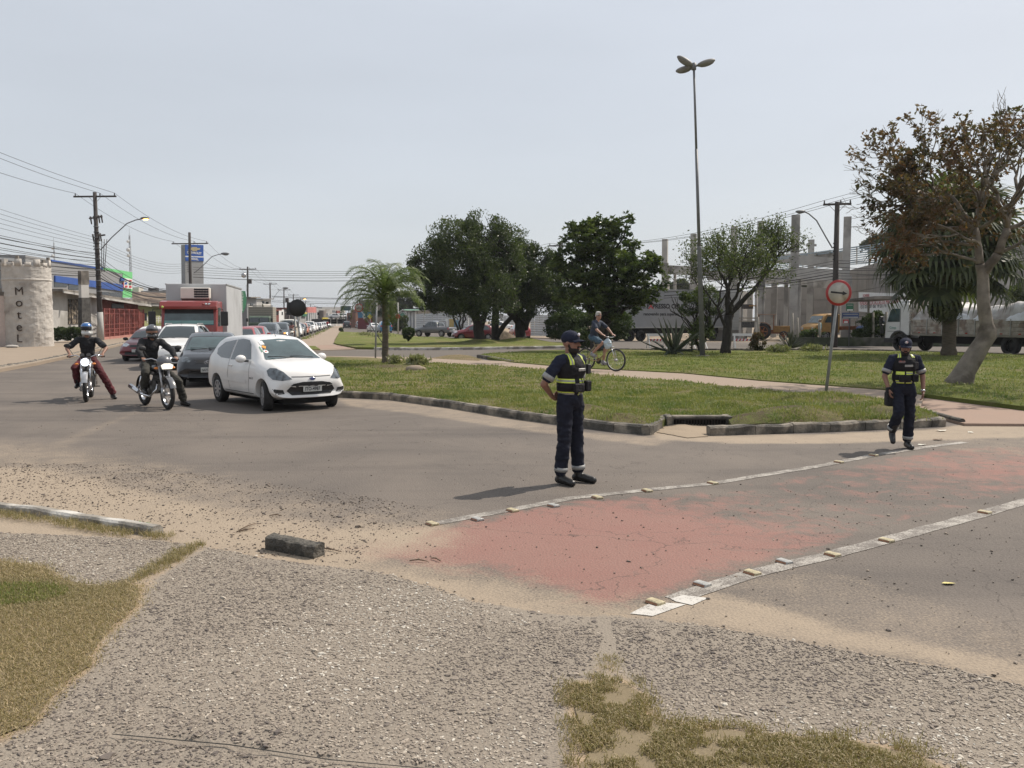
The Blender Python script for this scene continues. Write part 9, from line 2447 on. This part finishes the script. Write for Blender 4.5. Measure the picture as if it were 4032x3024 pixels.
for i in range(5):
 o = link('dead_frond',fm[3],L_dead,rt); o.location = (0,0,hb_ + .02); o.rotation_euler = (0,R(72 + rr.uniform(-5,10)),R([20,330,200,300,60][i])); o.scale = (.7,.7,.7)
# fan palm
def fan_mesh(Rf,nseg,seed,pet=1.2):
 r = random.Random(seed); mb = MB(); n_ = 0; mb.tube([(0,0,0),(pet * .5,0,.12),(pet,0,.08)],[.03,.022,.016],5); c = Vector((pet,0,.08))
 for k in range(nseg):
  a = R(-125 + 250 * (k + .5) / nseg); L_ = Rf * (1 - .22 * abs(a) / 2.2) * r.uniform(.9,1.05); w = Rf * .055
  d = Vector((math.cos(a),math.sin(a),0)); s_ = Vector((-d.y,d.x,0)); m_ = c + d * L_ * .5 + Vector((0,0,.10)); m2 = c + d * L_ * .78 + Vector((0,0,-.03)); e = c + d * L_ * .92 + Vector((0,0,-L_ * .32 * r.uniform(.7,1.3)))
  n_ = len(mb.v); mb.v += [tuple(c),tuple(m_ - s_ * w),tuple(m_ + s_ * w),tuple(m2 - s_ * w * .6),tuple(m2 + s_ * w * .6),tuple(e)]
  mb.f += [(n_,n_ + 1,n_ + 2),(n_ + 1,n_ + 3,n_ + 4,n_ + 2),(n_ + 3,n_ + 5,n_ + 4)]; mb.sm += [False] * 3
 me = mb.mesh('frond',normals=False); at_ = me.attributes.new('tint','FLOAT','FACE'); rr_ = np.random.default_rng(seed); at_.data.foreach_set('value',np.clip(rr_.normal(.4,.25,len(me.polygons)),0,1).astype(np.float32)); return me
b = G(3735,1402,LZ); rt = empty('fan_palm',b,0,'stout fan palm with a broad shaggy dark crown behind the almond tree','palm'); hc_ = PY(3725,1010,b.y).z - LZ
mb = MB(); mb.tube([Vector((-.25 * (k / 20) ** 2,0,hc_ * k / 20 - .05)) for k in range(21)],[(.36 if k < 2 else .30) * (1 + .04 * (k % 2)) for k in range(21)],14); mb.build('trunk',M_palmb,rt)
fans = [fan_mesh(1.35,26,s,1.45) for s in (11,12,13)]
for i in range(76):
 lvl = i / 76; o = link('frond',fans[i % 3],L_fan,rt); o.location = (-.25,0,hc_ + .75 - 1.0 * lvl); o.rotation_euler = (rr.uniform(-.25,.25),R(-66 + 104 * lvl + rr.uniform(-8,8)),i * 2.399 + rr.uniform(-.15,.15)); s_ = rr.uniform(1.2,1.5); o.scale = (s_,s_,s_)
for i in range(12):
 o = link('dead_frond',fans[i % 3],L_dead,rt); o.location = (-.25,0,hc_ - .7); o.rotation_euler = (rr.uniform(-.3,.3),R(78 + rr.uniform(-6,8)),i * .55); s_ = rr.uniform(.8,1.0); o.scale = (s_,s_ * .7,s_)
# agave
def sword(parent,L_,w,a,el,bend,m,name='leaf',t=.35,seed=0):
 V = []; n_ = 9; p = Vector((0,0,0)); e = el
 for k in range(n_):
  f = k / (n_ - 1); ww = w * (1 - f ** 2.2) * (.75 + .5 * min(1,f * 3)) * .5 + .002
  s_ = Vector((-math.sin(a),math.cos(a),0)); up = Vector((-math.cos(a) * math.sin(e),-math.sin(a) * math.sin(e),math.cos(e)))
  V += [tuple(p - s_ * ww + up * ww * .5),tuple(p),tuple(p + s_ * ww + up * ww * .5),tuple(p - up * ww * .35)]
  p = p + Vector((math.cos(a) * math.cos(e),math.sin(a) * math.cos(e),math.sin(e))) * (L_ / (n_ - 1)); e -= bend / (n_ - 1)
 F = []
 for k in range(n_ - 1):
  for q in range(4): F.append((4 * k + q,4 * k + (q + 1) % 4,4 * k + 4 + (q + 1) % 4,4 * k + 4 + q))
 o = MB().add(V,F,True).build(name,m,parent,normals=False); o.data.attributes.new('tint','FLOAT','FACE').data.foreach_set('value',[t] * len(F)); return o
b = G(2648,1398,LZ); rt = empty('agave',b,0,'large agave with tall grey-green sword leaves and some sprawling on the lawn','agave'); rr = random.Random(2)
for i in range(24): o = sword(rt,rr.uniform(1.3,2.0),rr.uniform(.14,.19),rr.uniform(0,6.28),R(rr.uniform(42,88)),rr.uniform(-.1,.55),L_aga,t=rr.random()); o.location = (rr.uniform(-.2,.2),rr.uniform(-.2,.2),.05)
for a,L_,bd in ((R(185),1.9,-.25),(R(172),1.2,.1),(R(-4),1.7,.5),(R(5),1.3,.6),(R(230),1.1,1.6),(R(-60),.9,.9)): o = sword(rt,L_,.17,a,R(14),bd,L_aga,t=.05); o.location = (0,0,.12)
b = G(3110,1386,LZ); rt = empty('yucca',b,0,'spiky round yucca on the lawn between pale low plants','yucca')
for i in range(70): o = sword(rt,rr.uniform(.75,1.15),.05,rr.uniform(0,6.28),R(rr.uniform(5,88)),rr.uniform(-.05,.2),L_aga,t=rr.uniform(0,.7)); o.location = (0,0,.18)
b = G(2700,1384,LZ); rt = empty('yucca',(b.x + .5,b.y + .8,LZ),0,'small arching strappy plant behind the lamp post foot','yucca')
for i in range(26): o = sword(rt,rr.uniform(.7,1.0),.05,rr.uniform(0,6.28),R(rr.uniform(40,88)),rr.uniform(.8,1.8),L_shrub,t=rr.uniform(0,.7)); o.location = (0,0,.9)
MB().cyl((0,0,0),(0,0,.95),.05).build('stem',M_bark,rt)
# background trees
def far_tree(lobes,d,label,n,size,seed,m=None,group='background trees'):
 b = Vector((PY(lobes[0][0],1262,d).x,d,0)); rt = empty('background_tree',b,0,label,'tree',group); LB_ = px_lobes(lobes,d,b)
 C,tn = lobe_points(LB_,n,seed,.4,.35,-.08); leaves('crown',C,size,m or L_far,rt,seed,.6,tn); t = MB()
 for i,l in enumerate(LB_): limb(t,(l[0] * .3,l[1] * .3,0),l[:3],.3,.08,i * 1.1,.1,4,6)
 t.build('trunk',M_bark,rt)
far_tree([(3455,965,45),(3420,975,35),(3490,950,45),(3530,960,45)],130,'grey-green tree rising above the hall roof left of the almond tree',5000,.5,201)
far_tree([(2680,1120,26),(2655,1128,18),(2700,1130,18)],150,'distant tree seen between the first concrete columns',2600,.5,202)
far_tree([(3155,1118,26),(3175,1105,22),(3135,1125,18)],150,'distant tree seen left of the short concrete column',2600,.5,203)
far_tree([(3245,1112,28),(3270,1105,20),(3225,1122,18)],150,'distant tree seen right of the short concrete column',2600,.5,204)
far_tree([(1540,1195,50),(1500,1215,35),(1585,1185,45),(1620,1200,40),(1515,1175,30)],185,'dark brownish trees behind the queen palm crown',7000,.5,205,L_fic)
far_tree([(4010,1160,40),(4050,1150,50)],66,'green bush top above the tarpaulin load at the right edge',2500,.3,206,L_open)
far_tree([(1700,1215,25),(1740,1218,22),(1765,1222,20)],190,'dark low tree above the white wall behind the left fig tree',2500,.45,207,L_fic)
far_tree([(1020,1210,10),(1028,1205,8)],118,'small bushy tree on the block behind the old truck',700,.3,208,L_open)
# weeds along the median kerb and verge
rr = rng_(301); pts = []
for t_ in np.linspace(0,1,90):
 x_ = 1200 + 110 * t_; y_ = 1338 - 50 * t_; p = G(x_,y_)
 if rr.uniform() < .6: pts += [(p.x + rr.normal(0,.25),p.y + rr.normal(0,.3)) for _ in range(10)]
pts = np.array(pts); blades('weeds',pts,.02,.22,.05,M_blade,302,1.0)
rr = rng_(303); pts = []
for (x,y,s_) in ((3130,1650,.5),(2440,1655,.3),(2860,1610,.35),(3010,1600,.5),(3400,1640,.6),(3480,1650,.5),(2960,1590,.5)):
 g = G(x,y,LZ); pts += [(g.x + rr.normal(0,s_ * .6),g.y + rr.normal(0,s_ * .35)) for _ in range(260)]
blades('weeds',np.array(pts),LZ + .02,.11,.012,M_blade,304,1.0)
# smoky haze filling the air over the whole place
M_hz = bpy.data.materials.new('haze_air'); M_hz.use_nodes = True; hn = M_hz.node_tree
for n_ in list(hn.nodes):
 if n_.type != 'OUTPUT_MATERIAL': hn.nodes.remove(n_)
pv = hn.nodes.new('ShaderNodeVolumePrincipled'); pv.inputs['Color'].default_value = (.80,.84,.90,1); pv.inputs['Density'].default_value = HAZE; pv.inputs['Anisotropy'].default_value = .3
hn.links.new(pv.outputs[0],hn.nodes['Material Output'].inputs['Volume'])
hz = MB().box((0,1200,14),(3100,2900,30.1)).build('haze',M_hz); tag(hz,kind='stuff')
